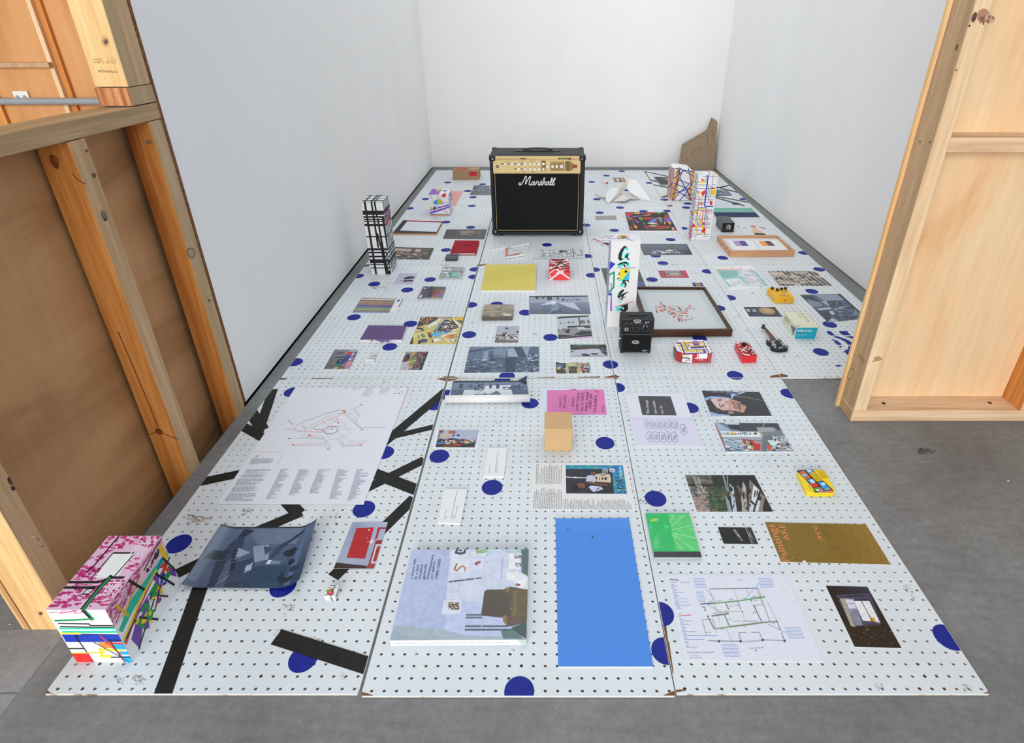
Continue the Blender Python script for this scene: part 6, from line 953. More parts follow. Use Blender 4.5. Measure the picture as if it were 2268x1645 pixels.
# ---- tall lettered carton
x0, x1, y0, y1, hh = .273, .396, 2.2655, 2.35, .4055
t = Thing('lettered_carton', 'tall white carton with black brush lettering and turquoise shadows', 'carton', (.334, 2.308, 0))
b = t.part('carton', MB().box(x0, x1, y0, y1, .0002, hh, lin('eef0f6')), 'ink')
CK = (1330, 510, 130/972)
TQ, BK_ = '2ce0cc', '1c1c1e'
art(b, t.loc, lambda u, v: onY(u, v, y0), (0, -1, 0), [
    ('p', TQ, [(455, 290), (470, 325), (395, 320), (365, 400), (345, 460), (360, 480), (410, 460), (400, 480), (340, 500), (330, 440), (380, 300)]), ('p', BK_, [(398, 250), (455, 290), (400, 290), (360, 370), (345, 455), (380, 470), (330, 508), (290, 470), (300, 390), (340, 310)]), ('p', TQ, [(390, 410), (440, 365), (480, 375), (470, 400), (420, 490), (410, 480), (425, 430), (400, 445)]), ('p', BK_, [(400, 440), (440, 390), (465, 380), (455, 440), (460, 465), (492, 475), (455, 492), (430, 450), (405, 462)]),
    ('p', TQ, [(300, 540), (400, 515), (480, 530), (470, 610), (440, 615), (450, 560), (380, 560), (320, 620), (265, 630), (300, 585)]), ('p', BK_, [(260, 580), (330, 535), (420, 515), (455, 545), (455, 590), (430, 555), (380, 548), (310, 572)]), ('p', BK_, [(340, 575), (400, 560), (425, 600), (400, 615), (390, 585)]),
    ('l', '7e52b8', 9, [(320, 630), (585, 617)]), ('p', BK_, [(305, 700), (330, 680), (340, 740), (300, 745)]), ('p', BK_, [(270, 800), (320, 775), (310, 800), (275, 812)]), ('p', TQ, [(290, 830), (330, 800), (480, 820), (440, 835), (310, 840)]), ('p', 'e6d832', [(322, 635), (488, 632), (475, 800), (310, 812)]), ('p', '3ab8e8', [(488, 660), (470, 815), (370, 812)]), ('p', BK_, [(395, 680), (425, 650), (450, 685), (410, 710)]),
    ('p', TQ, [(310, 920), (360, 860), (410, 850), (400, 900), (370, 950), (360, 930), (385, 890), (320, 940)]), ('p', BK_, [(340, 905), (375, 820), (400, 820), (460, 820), (480, 865), (430, 835), (400, 840), (430, 870), (430, 920), (390, 958), (405, 900), (390, 860)]),
    ('p', TQ, [(300, 1020), (360, 990), (330, 1040), (275, 1085)]), ('p', BK_, [(330, 1000), (385, 970), (390, 1000), (340, 1060), (270, 1110), (300, 1060)]), ('p', BK_, [(280, 1100), (385, 1040), (480, 1005), (400, 1065), (300, 1125)]), ('p', BK_, [(280, 1140), (380, 1110), (435, 1085), (400, 1115), (320, 1140)]), ('p', BK_, [(365, 1060), (390, 1070), (355, 1165), (340, 1150)]), ('p', TQ, [(275, 1160), (300, 1150), (300, 1170), (275, 1172)]), ('p', TQ, [(310, 1170), (340, 1165), (335, 1195), (318, 1196)]),
    ('l', 'c42840', 9, [(240, 1268), (540, 1183)]), ('p', TQ, [(240, 1280), (300, 1270), (330, 1330), (285, 1345)]), ('p', TQ, [(310, 1265), (345, 1255), (390, 1290), (360, 1310)]), ('p', BK_, [(330, 1250), (455, 1215), (455, 1300), (420, 1345), (350, 1345), (310, 1290), (330, 1285), (380, 1315), (395, 1280)]),
    ('p', '1f3ec0', [(160, 508), (247, 555), (150, 660)]), ('l', '16a06c', 28, [(150, 735), (225, 690), (218, 940), (140, 1020)]), ('l', 'd04a54', 5, [(140, 877), (184, 877)]), ('p', '8050c8', [(172, 880), (186, 880), (184, 1040), (170, 1040)]), ('r', '1f3ec0', 128, 1040, 187, 1075), ('p', '8a5ad0', [(168, 1076), (187, 1076), (190, 1335), (158, 1335)]), ('p', 'f6e4f0', [(580, 290), (612, 290), (595, 540), (565, 540)])], CK)
art(b, t.loc, lambda u, v: G(u, v, hh), UP, [('r', 'd6dbe8', 150, 60, 610, 170), ('e', 'c04a3c', 373, 112, 98, 32), ('e', 'dcb434', 373, 112, 88, 27), ('e', '3c3c8c', 380, 112, 44, 16), ('l', 'c43040', 9, [(155, 130), (158, 95), (210, 95)]), ('l', '3c3c8c', 5, [(170, 140), (440, 140), (540, 175)]), ('l', 'dcb434', 8, [(205, 50), (215, 80)])], CK)
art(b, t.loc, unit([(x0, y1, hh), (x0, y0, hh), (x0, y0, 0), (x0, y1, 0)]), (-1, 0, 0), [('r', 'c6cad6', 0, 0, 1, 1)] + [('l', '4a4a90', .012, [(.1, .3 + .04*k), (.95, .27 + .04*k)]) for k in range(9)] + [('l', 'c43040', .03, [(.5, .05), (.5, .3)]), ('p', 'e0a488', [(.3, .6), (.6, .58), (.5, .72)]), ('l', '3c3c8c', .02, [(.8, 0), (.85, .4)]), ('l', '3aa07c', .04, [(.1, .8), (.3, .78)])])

# ---- mini amplifier stack
x0, x1, y0, y1 = .303, .436, 2.033, 2.095; zc, zh = .094, .163
t = Thing('mini_amplifier', 'miniature black amplifier stack with white oval badges', 'amplifier', (.37, 2.064, 0))
cb = bev(t.part('cabinet', MB().box(x0 + .004, x1 - .004, y0, y1 + .004, .004, zc), 'tolex'), .003)
hd = bev(t.part('head', MB().box(x0, x1, y0 - .001, y1, zc + .003, zh), 'tolex'), .003)
for x in (x0 + .01, x1 - .01):
    for y in (y0 + .008, y1 - .006): t.part('foot', MB().cyl((x, y, .0002), (0, 0, .005), .005), 'black_plastic')
t.part('grille', MB().box(x0 + .011, x1 - .011, y0 - .0012, y0 + .001, .011, zc - .007), 'grille_cloth', cb)
t.part('face_panel', MB().box(x0 + .008, x1 - .008, y0 - .0024, y0, zc + .009, zh - .009), 'black_plastic', hd)
h_ = MB(); h_.box(x0 + .03, x1 - .03, (y0 + y1)/2 - .006, (y0 + y1)/2 + .006, zh, zh + .004); bev(t.part('handle', h_, 'black_plastic', hd), .002)
t.part('piping', MB().box(x0 + .004, x1 - .004, y0 - .0015, y0, zc - .005, zc - .003, lin('5a5e62')), 'ink', cb); t.part('piping', MB().box(x0 + .002, x1 - .002, y0 - .0025, y0, zh - .006, zh - .0045, lin('5a5e62')), 'ink', hd)
fz = zc + .018
def knob(par, x, z, r, y, mat, ln=.006): return t.part('knob', MB().cyl((x, y, z), (0, -ln, 0), r, r*.85), mat, par)
t.part('jack', MB().cyl((x0 + .022, y0 - .0024, fz + .004), (0, -.003, 0), .008, n=16), 'chrome', hd); t.part('jack_hole', MB().cyl((x0 + .022, y0 - .0055, fz + .004), (0, -.0003, 0), .0045), 'black_plastic', hd)
for x in (.040, .060, .080, .100): knob(hd, x0 + x, fz + .004, .0052, y0 - .0024, 'black_plastic')
CA = (1360, 680, 100/1495)
wt = 'e4e6e8'
pa = []
for x, y, wdt in ((370, 540, 75), (545, 540, 65), (690, 540, 90), (860, 540, 65), (1005, 540, 80)): pa.append(('r', '9a9ea2', x, y, x + wdt, y + 12))
for x in (500, 540, 620, 660, 780, 820, 860, 910, 940): pa.append(('r', 'b0b4b8', x, 685, x + 12, 696))
pa += [('l', 'c4c8cc', 12, [(980, 660), (985, 610), (1010, 585)]), ('l', 'c4c8cc', 12, [(1070, 600), (1100, 630), (1100, 660)]), ('e', wt, 775, 465, 122, 55), ('e', '0e0f10', 775, 465, 108, 44), ('t', wt, 'V', (735, 508), (815, 508), (735, 425)), ('t', wt, 'E', (690, 485), (715, 485), (690, 445)), ('t', wt, 'H', (825, 485), (855, 485), (825, 445)), ('t', wt, '5150', (1035, 515), (1165, 515), (1035, 475)), ('t', '8a8e92', 'III', (1185, 488), (1230, 488), (1185, 472)), ('e', 'a04a3a', 1160, 630, 7, 7)]
art(hd, t.loc, yface(y0 - .0026), (0, -1, 0), pa, CA)
art(cb, t.loc, yface(y0 - .0014), (0, -1, 0), [('e', wt, 712, 1160, 122, 55), ('e', '0e0f10', 712, 1160, 108, 44), ('t', wt, 'V', (672, 1203), (752, 1203), (672, 1120)), ('t', wt, 'E', (627, 1180), (652, 1180), (627, 1140)), ('t', wt, 'H', (762, 1180), (792, 1180), (762, 1140)), ('t', wt, '5150', (935, 1458), (1070, 1458), (935, 1415)), ('t', '8a8e92', 'III', (1085, 1430), (1130, 1430), (1085, 1414))], CA)
t.part('side_knob', MB().cyl((x0 + .004, y0 + .02, .062), (-.006, 0, 0), .006), 'chrome', cb)

# ---- framed pictures
def frame(name, label, quad, zt, wdt, mat, shapes, crop, dep=.010, base='b9c2c4', depth_in=None):
    top = [G(u, v, zt) for u, v in quad]; c = sum(top, Vector())/4
    t = Thing(name, label, 'framed picture', (c.x, c.y, 0)); f = unit(top)
    W = ((top[1] - top[0]).length + (top[2] - top[3]).length)/2; D = ((top[3] - top[0]).length + (top[2] - top[1]).length)/2; a, d = wdt/W, wdt/D
    for k, P_ in enumerate(([(0, 0), (1, 0), (1 - a, d), (a, d)], [(1, 0), (1, 1), (1 - a, 1 - d), (1 - a, d)], [(1, 1), (0, 1), (a, 1 - d), (1 - a, 1 - d)], [(0, 1), (0, 0), (a, d), (a, 1 - d)])):
        t.part('frame_rail', MB().prism([f(*p) for p in P_][::-1], (0, 0, .0003 - zt)), mat)
    zb_ = zt - dep; q = [Vector((p.x, p.y, zb_)) for p in (f(a, d), f(1 - a, d), f(1 - a, 1 - d), f(a, 1 - d))]
    m = t.part('mount', MB().prism(q[::-1], (0, 0, -.004), lin(base)), 'ink')
    art(m, t.loc, (lambda u, v: G(u, v, zb_)) if crop else unit(q), UP, shapes, crop)
    return t
CFr = (1400, 625, 240/2268)
fs = [('p', 'c3cacd', [(205, 225), (1390, 210), (1840, 985), (500, 990)]), ('l', 'aab2b4', 5, [(205, 225), (350, 590), (500, 985), (1840, 985)])]
PKc, GRc = 'd07a7a', '6a6460'
for c_, P_ in ((GRc, [(560, 380), (575, 385), (640, 450), (620, 450)]), (PKc, [(600, 420), (740, 510), (700, 515), (610, 450)]), (GRc, [(575, 430), (590, 430), (610, 470), (595, 480)]), (GRc, [(475, 505), (510, 500), (515, 520), (480, 522)]), (PKc, [(540, 500), (620, 505), (610, 540), (530, 535)]), (GRc, [(620, 480), (720, 510), (680, 530), (625, 500)]), (PKc, [(550, 590), (620, 555), (700, 590), (620, 630)]), (GRc, [(640, 550), (715, 550), (715, 595)]), (PKc, [(485, 540), (520, 540), (525, 570), (490, 570)]), (GRc, [(495, 590), (535, 590), (540, 635), (505, 640)]), (PKc, [(740, 530), (800, 500), (830, 540), (760, 550)]), (PKc, [(840, 498), (980, 500), (980, 510), (840, 512)]), (GRc, [(780, 550), (880, 550), (930, 590), (840, 575)]), (PKc, [(840, 560), (920, 570), (900, 590), (850, 585)]), (GRc, [(950, 540), (980, 515), (1050, 580), (1010, 580)]), (PKc, [(1040, 510), (1070, 515), (1065, 540)]), (PKc, [(1165, 490), (1220, 475), (1250, 500), (1190, 500)]), (PKc, [(1155, 515), (1240, 530), (1240, 550), (1180, 550)]), (GRc, [(1100, 540), (1150, 550), (1180, 575), (1130, 570)]), (GRc, [(1260, 552), (1320, 552), (1320, 562), (1262, 562)]), (PKc, [(740, 590), (800, 580), (820, 610), (770, 640)]), (GRc, [(730, 625), (800, 690), (820, 700), (760, 640)]), (PKc, [(850, 600), (940, 660), (910, 690), (850, 650)]), (GRc, [(800, 640), (860, 630), (870, 670), (820, 680)]), (PKc, [(920, 620), (960, 600), (970, 620), (930, 630)]), (GRc, [(960, 600), (1080, 595), (1075, 605), (965, 612)]), (PKc, [(990, 635), (1130, 625), (1170, 660), (1040, 665)]), (PKc, [(1080, 590), (1160, 590), (1175, 620), (1120, 620)]), (GRc, [(960, 640), (1000, 665), (955, 665)]), (GRc, [(940, 690), (1060, 695), (1060, 715), (1000, 710)]), (PKc, [(1060, 695), (1180, 690), (1175, 745), (1150, 735), (1150, 705)]), (PKc, [(850, 695), (930, 690), (880, 750), (855, 745)]), (PKc, [(940, 720), (1060, 745), (1060, 760), (950, 740)]), (GRc, [(950, 755), (970, 755), (975, 800), (955, 800)]), (GRc, [(980, 760), (1005, 760), (1005, 830), (980, 830)]), (PKc, [(1025, 765), (1060, 765), (1075, 820), (1030, 825)]), (PKc, [(1090, 765), (1180, 785), (1170, 792), (1090, 775)]), (GRc, [(1105, 790), (1125, 790), (1130, 820), (1110, 820)]), ('8a7a5a', [(1175, 775), (1250, 780), (1250, 790), (1175, 788)]), (GRc, [(1250, 730), (1265, 730), (1262, 770), (1250, 770)])):
    fs.append(('p', c_, P_))
frame('framed_drawing', 'dark walnut frame around a small pink and grey geometric drawing', [(1403.5, 634), (1562, 635), (1623, 730), (1436, 732)], .0335, .012, 'frame_dark', fs, CFr, .012)
CO = (1460, 250, 340/1598)
ff = [('p', 'd2d6da', [(640, 1305), (1230, 1305), (1350, 1430), (740, 1430)]), ('p', 'dfe0e2', [(690, 1325), (965, 1325), (1050, 1430), (770, 1430)]), ('p', 'dfe0e2', [(985, 1322), (1235, 1320), (1345, 1428), (1060, 1430)]), ('l', 'b8bcc0', 5, [(700, 1328), (770, 1425)]), ('l', 'b8bcc0', 5, [(980, 1322), (1055, 1430)]), ('p', 'a88ec0', [(762, 1333), (828, 1333), (862, 1383), (800, 1383)]), ('p', '55488a', [(828, 1333), (890, 1333), (932, 1383), (862, 1383)]), ('p', 'e89a44', [(1030, 1335), (1095, 1335), (1140, 1383), (1072, 1383)]), ('p', '5c4650', [(1095, 1335), (1155, 1335), (1210, 1383), (1140, 1383)])]
frame('framed_swatches', 'pale oak frame holding two pairs of small coloured swatches', [(1589, 521), (1723, 521), (1761, 555), (1618, 556)], .0365, .012, 'frame_oak', ff, CO, .014)

# ---- speckled lump of a carton
CL = (1480, 740, 110/2268)
p = G(1505, 803); q = G(1570, 802); y0 = p.y; z1, hh = .03, .045; dp = .115
xa, xb = G(1500, 798).x, G(1573, 797).x
base_ring = [(xa + .012, y0), (xb - .006, y0), (xb, y0 + .012), (xb - .002, y0 + dp - .008), (xb - .012, y0 + dp), (xa + .016, y0 + dp), (xa - .008, y0 + dp*.55), (xa - .008, y0 + .02)]
t = Thing('taped_carton', 'small dented red carton taped in yellow, purple and white strips', 'box', ((xa + xb)/2, y0 + dp/2, 0))
mb = MB(); cx, cy = (xa + xb)/2, y0 + dp/2
r1 = [Vector((x, y, .0003)) for x, y in base_ring]; r2 = [Vector((cx + (x - cx)*1.02, cy + (y - cy)*1.01, .03)) for x, y in base_ring]; r3 = [Vector((cx + (x - cx)*.96, cy + (y - cy)*.93, .043)) for x, y in base_ring]
for a, c in ((r1, r2), (r2, r3)):
    for k in range(8):
        l = (k + 1) % 8; mb.face([a[k], a[l], c[l], c[k]], lin('a8323a' if k != 6 else '5a3a40'))
mb.face(r3, lin('ece8ea'))
b = t.part('carton', mb, 'gloss')
f = unit([r3[5], r3[3], r3[1], r3[0]])
art(b, t.loc, lambda u, v: G(u, v, .0432), UP, [('p', 'e0bc2c', [(500, 345), (720, 335), (790, 530), (620, 540)]), ('l', '5c3aa8', 60, [(400, 400), (560, 410), (740, 860)]), ('l', 'e0c82c', 40, [(440, 440), (660, 880)]), ('p', 'e0bc2c', [(660, 570), (800, 565), (880, 700), (720, 710)]), ('l', '22243a', 34, [(730, 330), (920, 710)]), ('l', '22243a', 14, [(420, 545), (1160, 530)]), ('p', 'e0c82c', [(770, 355), (900, 345), (940, 420), (830, 450)]), ('l', 'b03030', 34, [(880, 400), (960, 580)]), ('l', 'b03030', 30, [(900, 380), (1560, 350)]), ('p', 'd8c030', [(930, 410), (1110, 405), (1120, 450), (950, 455)]), ('p', '7a4ab0', [(1110, 320), (1320, 310), (1340, 360), (1130, 365)]), ('p', '7a4ab0', [(1140, 410), (1350, 400), (1400, 520), (1200, 525)]), ('l', '22243a', 26, [(1110, 360), (1200, 525)]), ('l', 'b03030', 40, [(1370, 380), (1460, 590)]), ('p', 'd8c030', [(1400, 390), (1530, 375), (1545, 420), (1420, 430)]), ('l', 'd8c030', 40, [(980, 560), (1700, 520)]), ('l', '3a2a20', 26, [(1010, 600), (1740, 560)]), ('l', '6a40b0', 46, [(1040, 635), (1640, 610)]), ('l', '2a2a60', 14, [(560, 712), (1700, 690)]), ('p', 'e0c030', [(740, 740), (1540, 720), (1570, 770), (780, 805)]), ('l', 'b03a30', 26, [(1290, 720), (1370, 900)]), ('l', '5c3aa8', 26, [(690, 880), (1740, 850)]), ('p', '6a40b0', [(1560, 700), (1690, 695), (1740, 840), (1620, 840)]), ('l', 'd8c030', 24, [(1560, 400), (1720, 680)]), ('l', '22201e', 30, [(1590, 300), (1850, 860)])], CL, thick=.0006)
art(b, t.loc, yface(y0 - .0016), (0, -1, 0), [('p', 'b03a40', [(580, 900), (1880, 880), (1880, 1270), (1700, 1290), (1100, 1315), (600, 1260)]), ('p', 'ece8e6', [(690, 940), (1105, 920), (1085, 1300), (620, 1260)]), ('p', 'f0eef0', [(1320, 885), (1800, 870), (1790, 1110), (1480, 1110), (1340, 1130), (1200, 1100), (1320, 1060)]), ('l', '17181a', 40, [(590, 1070), (990, 1100)]), ('x', 'b8a8a8', [(700, 950), (1080, 940), (1070, 1040), (690, 1040)], 3, .5, 2), ('s', ['a89a9c', '8a7c80'], 20, (14, 70), [(680, 1140), (1040, 1140), (1030, 1230), (680, 1220)], 3), ('l', 'd0606a', 30, [(1375, 870), (1375, 1120)]), ('t', 'f4f2f4', 'Crab', (1400, 1190), (1590, 1185), (1400, 1130)), ('t', 'f4f2f4', 'SNACK', (1660, 1250), (1770, 1245), (1660, 1220)), ('l', '17181a', 34, [(1830, 880), (1780, 1275)]), ('l', 'f05058', 60, [(1880, 890), (1830, 1280)]), ('l', 'f0d030', 24, [(660, 900), (645, 1040)])], CL, thick=.0006)

# ---- red pedal
def pedal(name, label, quad, zt, mat, base_px):
    top = [G(u, v, zt) for u, v in quad]; c = sum(top, Vector())/4; t = Thing(name, label, 'pedal', (c.x, c.y, 0))
    low = [Vector((p.x + (p.x - c.x)*.05, p.y + (p.y - c.y)*.03, .0004)) for p in top]
    mb = MB(); T_ = [Vector(p) for p in top]
    mb.V = T_ + low; mb.Fc = [(3, 2, 1, 0), (4, 5, 6, 7)] + [(k, (k + 1) % 4, 4 + (k + 1) % 4, 4 + k) for k in range(4)]; mb.C = [None]*6
    b = bev(t.part('body', mb, mat), .002); return t, b, top
CP = (1610, 720, 210/2268)
t, b, top = pedal('effects_pedal', 'small red effects pedal with white stripes and one black knob', [(1629, 758), (1658.5, 758.5), (1677, 787.5), (1645.5, 789)], .031, 'red_paint', None)
art(b, t.loc, lambda u, v: G(u, v, .0312), UP, [('p', 'a81e26', [(215, 420), (525, 420), (715, 735), (385, 740)]), ('l', 'e8e2e8', 18, [(225, 430), (300, 440)]), ('l', 'e8e2e8', 18, [(265, 490), (320, 465)]), ('l', 'e8e2e8', 22, [(345, 630), (500, 485)]), ('l', 'e8e2e8', 16, [(300, 545), (340, 580), (480, 630)]), ('l', 'e8e2e8', 24, [(370, 670), (430, 700), (550, 720)]), ('l', 'e8e2e8', 18, [(585, 650), (640, 580)]), ('l', 'e8e2e8', 16, [(590, 700), (680, 660)]), ('l', 'e8e2e8', 18, [(500, 430), (540, 460)]), ('l', '17181a', 14, [(480, 460), (560, 640), (600, 710)]), ('l', '17181a', 14, [(620, 570), (470, 690)]), ('l', 'e8e2e8', 14, [(520, 520), (620, 570)]), ('r', 'c8c4c8', 380, 545, 470, 570)], CP, thick=.0005)  # top darkened in its red, since the front catches more light
p = G(1610 + 405*CP[2], 720 + 480*CP[2], .031); t.part('knob', MB().cyl(p, (0, 0, .012), .0085, .0075, 18), 'black_plastic')
p = G(1610 + 520*CP[2], 720 + 610*CP[2], .031); t.part('footswitch', MB().cyl(p, (0, 0, .006), .0055), 'chrome'); t.part('footswitch_cap', MB().cyl(p + Vector((0, 0, .006)), (0, 0, .004), .0045), 'chrome')
p = onX(1610 + 258*CP[2], 720 + 615*CP[2], top[0].x - .001); t.part('jack', MB().cyl(p, (-.003, 0, 0), .004), 'chrome')
# ---- yellow pedal
CY = (1690, 625, 80/2268)
t, b, top = pedal('effects_pedal', 'yellow effects pedal with four black knobs and a silver switch', [(1700.5, 637), (1742, 637), (1759, 658), (1718.5, 658)], .033, 'yellow_paint', None)
for x, y in ((570, 430), (890, 510), (1150, 470), (1400, 430)):
    p = G(1690 + x*CY[2], 625 + y*CY[2], .033); k = t.part('knob', MB().cyl(p, (0, 0, .012), .0072, .0062, 16), 'black_plastic'); t.part('knob_cap', MB().cyl(p + Vector((0, 0, .012)), (0, 0, .0006), .0055), 'conduit_grey', k)
p = G(1690 + 1300*CY[2], 625 + 760*CY[2], .033); t.part('footswitch', MB().cyl(p, (0, 0, .004), .006), 'chrome'); t.part('footswitch_cap', MB().cyl(p + Vector((0, 0, .004)), (0, 0, .007), .004), 'chrome')
art(b, t.loc, lambda u, v: G(u, v, .0332), UP, [('t', '4a3c10', 'TETERA', (975, 885), (1700, 885), (965, 825)), ('s', ['3a2c10'], 6, (90, 26), [(1160, 560), (1500, 540), (1500, 590), (1160, 590)], 2), ('l', '8a6a14', 8, [(500, 520), (900, 580), (1120, 560)])], CY, thick=.0004)
p = onY(1690 + 1375*CY[2], 625 + 1115*CY[2], top[3].y - .002); t.part('screw_hole', MB().cyl(p, (0, -.0015, 0), .0026), 'black_plastic')
p = onX(1690 + 630*CY[2], 625 + 940*CY[2], top[0].x + .001); t.part('jack', MB().cyl(p + Vector((0, 0, 0)), (-.005, 0, 0), .0055), 'chrome')
# ---- teal-fronted carton
x0, x1, y0, y1, hh = 1.076, 1.1695, 2.156, 2.302, .057
t = Thing('pedal_carton', 'cream carton with a turquoise end panel and white lettering', 'box', ((x0 + x1)/2, (y0 + y1)/2, 0))
b = t.part('carton', MB().box(x0, x1, y0, y1, .0002, hh, lin('d6d6be')), 'ink')
art(b, t.loc, yface(y0), (0, -1, 0), [('p', 'e6e6da', [(450, 452), (992, 455), (920, 765), (378, 750)]), ('p', '12a0bc', [(455, 458), (985, 462), (905, 745), (390, 738)]), ('t', 'eef6f6', 'BOSS', (555, 565), (825, 565), (562, 505)), ('l', 'eef6f6', 9, [(485, 560), (492, 508), (535, 508), (530, 558), (485, 560)]), ('t', '14305c', 'DD-3', (468, 610), (630, 610), (472, 570)), ('t', 'e4f0f0', 'Digital Delay', (465, 640), (675, 640), (467, 618))], CS)
art(b, t.loc, lambda u, v: G(u, v, hh), UP, [('t', '2a8a94', 'BOSS', (735, 318), (578, 130), (780, 305)), ('l', '7aa8a0', 8, [(545, 100), (600, 95), (585, 120), (540, 112)]), ('t', '6a9a90', 'DD-3', (545, 210), (440, 100), (585, 200)), ('r', 'b8b8a4', 440, 392, 520, 435)], CS)
art(b, t.loc, unit([(x0, y1, hh), (x0, y0, hh), (x0, y0, 0), (x0, y1, 0)]), (-1, 0, 0), [('t', '3a4a4c', 'BOSS', (.12, .42), (.48, .42), (.12, .14)), ('t', '9aa490', 'DD-3', (.1, .62), (.36, .62), (.1, .46)), ('s', ['4a4e6a', '8a8e9c'], 30, (.02, .2), [(.68, .2), (.92, .2), (.92, .75), (.68, .75)], 2)])
# ---- toy guitar
zt = .016
t = Thing('toy_guitar', 'miniature black electric guitar with crossing white stripes', 'guitar', tuple(G(1717, 772))[:2] + (0,))
def gp(P_, z): return [G(CP[0] + x*CP[2], CP[1] + y*CP[2], z) for x, y in P_]
body = [(945, 345), (975, 305), (1030, 318), (1075, 350), (1110, 368), (1170, 352), (1210, 335), (1250, 305), (1300, 330), (1310, 380), (1340, 425), (1400, 450), (1455, 485), (1472, 520), (1460, 555), (1390, 572), (1280, 580), (1180, 575), (1085, 548), (1042, 505), (1050, 460), (1020, 430), (960, 395)]
b = bev(t.part('body', MB().prism(gp(body, zt)[::-1], (0, 0, -.0155)), 'black_plastic'), .0018)
ws = [('l', 'cfd6dc', 14, P_) for P_ in ([(960, 340), (1040, 350)], [(985, 310), (1000, 380)], [(1050, 380), (1110, 450)], [(1085, 390), (1170, 370)], [(1110, 400), (1160, 480)], [(1070, 470), (1180, 460)], [(1100, 480), (1180, 550)], [(1130, 510), (1220, 490)], [(1200, 500), (1380, 490)], [(1230, 510), (1260, 560)], [(1290, 505), (1320, 556)], [(1240, 540), (1340, 530)], [(1280, 400), (1350, 480)], [(1340, 470), (1430, 460)], [(1390, 470), (1445, 545)], [(1215, 340), (1260, 380)], [(1250, 320), (1290, 360)], [(1270, 310), (1300, 345)])]
art(b, t.loc, lambda u, v: G(u, v, zt + .0002), UP, ws, CP, thick=.0005)
def strip(P_, z, h, nm, mat): return bev(t.part(nm, MB().prism(gp(P_, z)[::-1], (0, 0, -h)), mat), .0008, 1)
strip([(880, 55), (930, 45), (1175, 320), (1170, 350), (1105, 355)], zt + .004, .006, 'neck', 'rosewood')
strip([(1180, 440), (1280, 425), (1310, 470), (1170, 480)], zt + .004, .0038, 'pickup', 'black_plastic')
strip([(1205, 490), (1350, 486), (1365, 512), (1215, 518)], zt + .003, .0028, 'bridge', 'black_plastic')
strip([(825, 45), (835, 15), (850, -25), (895, -30), (920, 10), (905, 42), (870, 68)], zt + .005, .006, 'headstock', 'black_plastic')
strip([(818, 48), (850, 45), (880, 70), (850, 75)], zt + .002, .004, 'headstock_edge', 'rosewood')
# ---- flat things on the right
U('red_room_postcard', 'small crimson photo of a room with a bright window', 'photograph', [(1457, 599), (1518.5, 599), (1526.5, 615), (1465, 615)], [('g', ['a02448', '8a1e3c', 'b03058', '8c2440'], FULL), ('p', '8a8a98', [(.22, .05), (.78, .05), (.8, .5), (.25, .5)]), ('p', '6a6a48', [(.3, .35), (.75, .3), (.78, .72), (.3, .7)]), ('p', 'c8c8b0', [(.35, .42), (.7, .4), (.72, .55), (.36, .56)]), ('p', 'c890a8', [(.2, .72), (.85, .68), (.8, .8), (.22, .82)]), ('p', 'c03868', [(.84, 0), (1, 0), (1, 1), (.9, .9)])], mat='gloss', base='a02448', side='e8e8ea')
U('night_photo', 'dark photo with blue neon streaks, half hidden behind lettered carton', 'photograph', [(1331.5, 593.5), (1413.5, 592), (1430.5, 634), (1344, 635)], [('g', ['3a4048', '2c3036', '2a2c40', '303438'], FULL), ('l', '5a6a70', .02, [(0, .1), (1, .06)]), ('l', '2a84c4', .03, [(.75, .7), (1, .88)]), ('l', '2a84c4', .03, [(.7, .95), (1, .96)]), ('p', '3a3a8c', [(.72, .6), (.85, .8), (1, .9), (.95, .97), (.7, .92)]), ('l', '3a94b8', .02, [(.78, .3), (1, .18)])], mat='gloss', base='3a4048')
CH2 = (1575, 580, 135/2268)
fl_ = [('p', 'e2e6ea', [(110, 205), (1495, 115), (2150, 905), (2130, 985), (730, 1025)]), ('p', '94c2bc', [(160, 285), (1010, 285), (1640, 320), (2140, 905), (660, 925)]), ('p', 'd8dae4', [(1005, 280), (1530, 230), (1680, 560), (1060, 525)]), ('p', 'd6d8e2', [(1190, 545), (1770, 570), (1945, 890), (1390, 900)]), ('p', 'dadbe4', [(500, 660), (1040, 605), (1370, 905), (850, 945)]), ('t', 'dc8474', 'House Proof', (260, 320), (1200, 280), (170, 225)), ('l', '55585f', 16, [(1065, 290), (1110, 500)]), ('l', '55585f', 16, [(1530, 290), (1610, 530)]), ('l', '55585f', 14, [(1260, 560), (1395, 850)]), ('l', '55585f', 14, [(1730, 580), (1870, 860)]), ('s', ['9a9ca8', '7c7e8c', 'b8bac4'], 40, (80, 10), [(1120, 290), (1520, 270), (1590, 520), (1160, 500)], 2), ('s', ['9a9ca8', '7c7e8c', 'b8bac4'], 40, (80, 10), [(1300, 590), (1720, 590), (1840, 850), (1420, 850)], 3), ('s', ['9a9ca8', '7c7e8c'], 30, (80, 10), [(640, 690), (1020, 650), (1250, 860), (880, 900)], 4), ('x', '7aa8a4', [(300, 350), (960, 345), (1000, 580), (420, 590)], 6, .7, 5), ('l', 'b07a80', 12, [(1260, 1000), (1900, 975), (2120, 985)]), ('l', '3a4a54', 14, [(1820, 930), (1890, 930)])]
sheet('printed_flyer', 'mint green flyer with coral script heading and small house plans', 'flyer', [(1581.5, 592), (1664, 586.8), (1703.5, 636), (1618.5, 641)], fl_, CH2, .0016, 'e2e6ea')
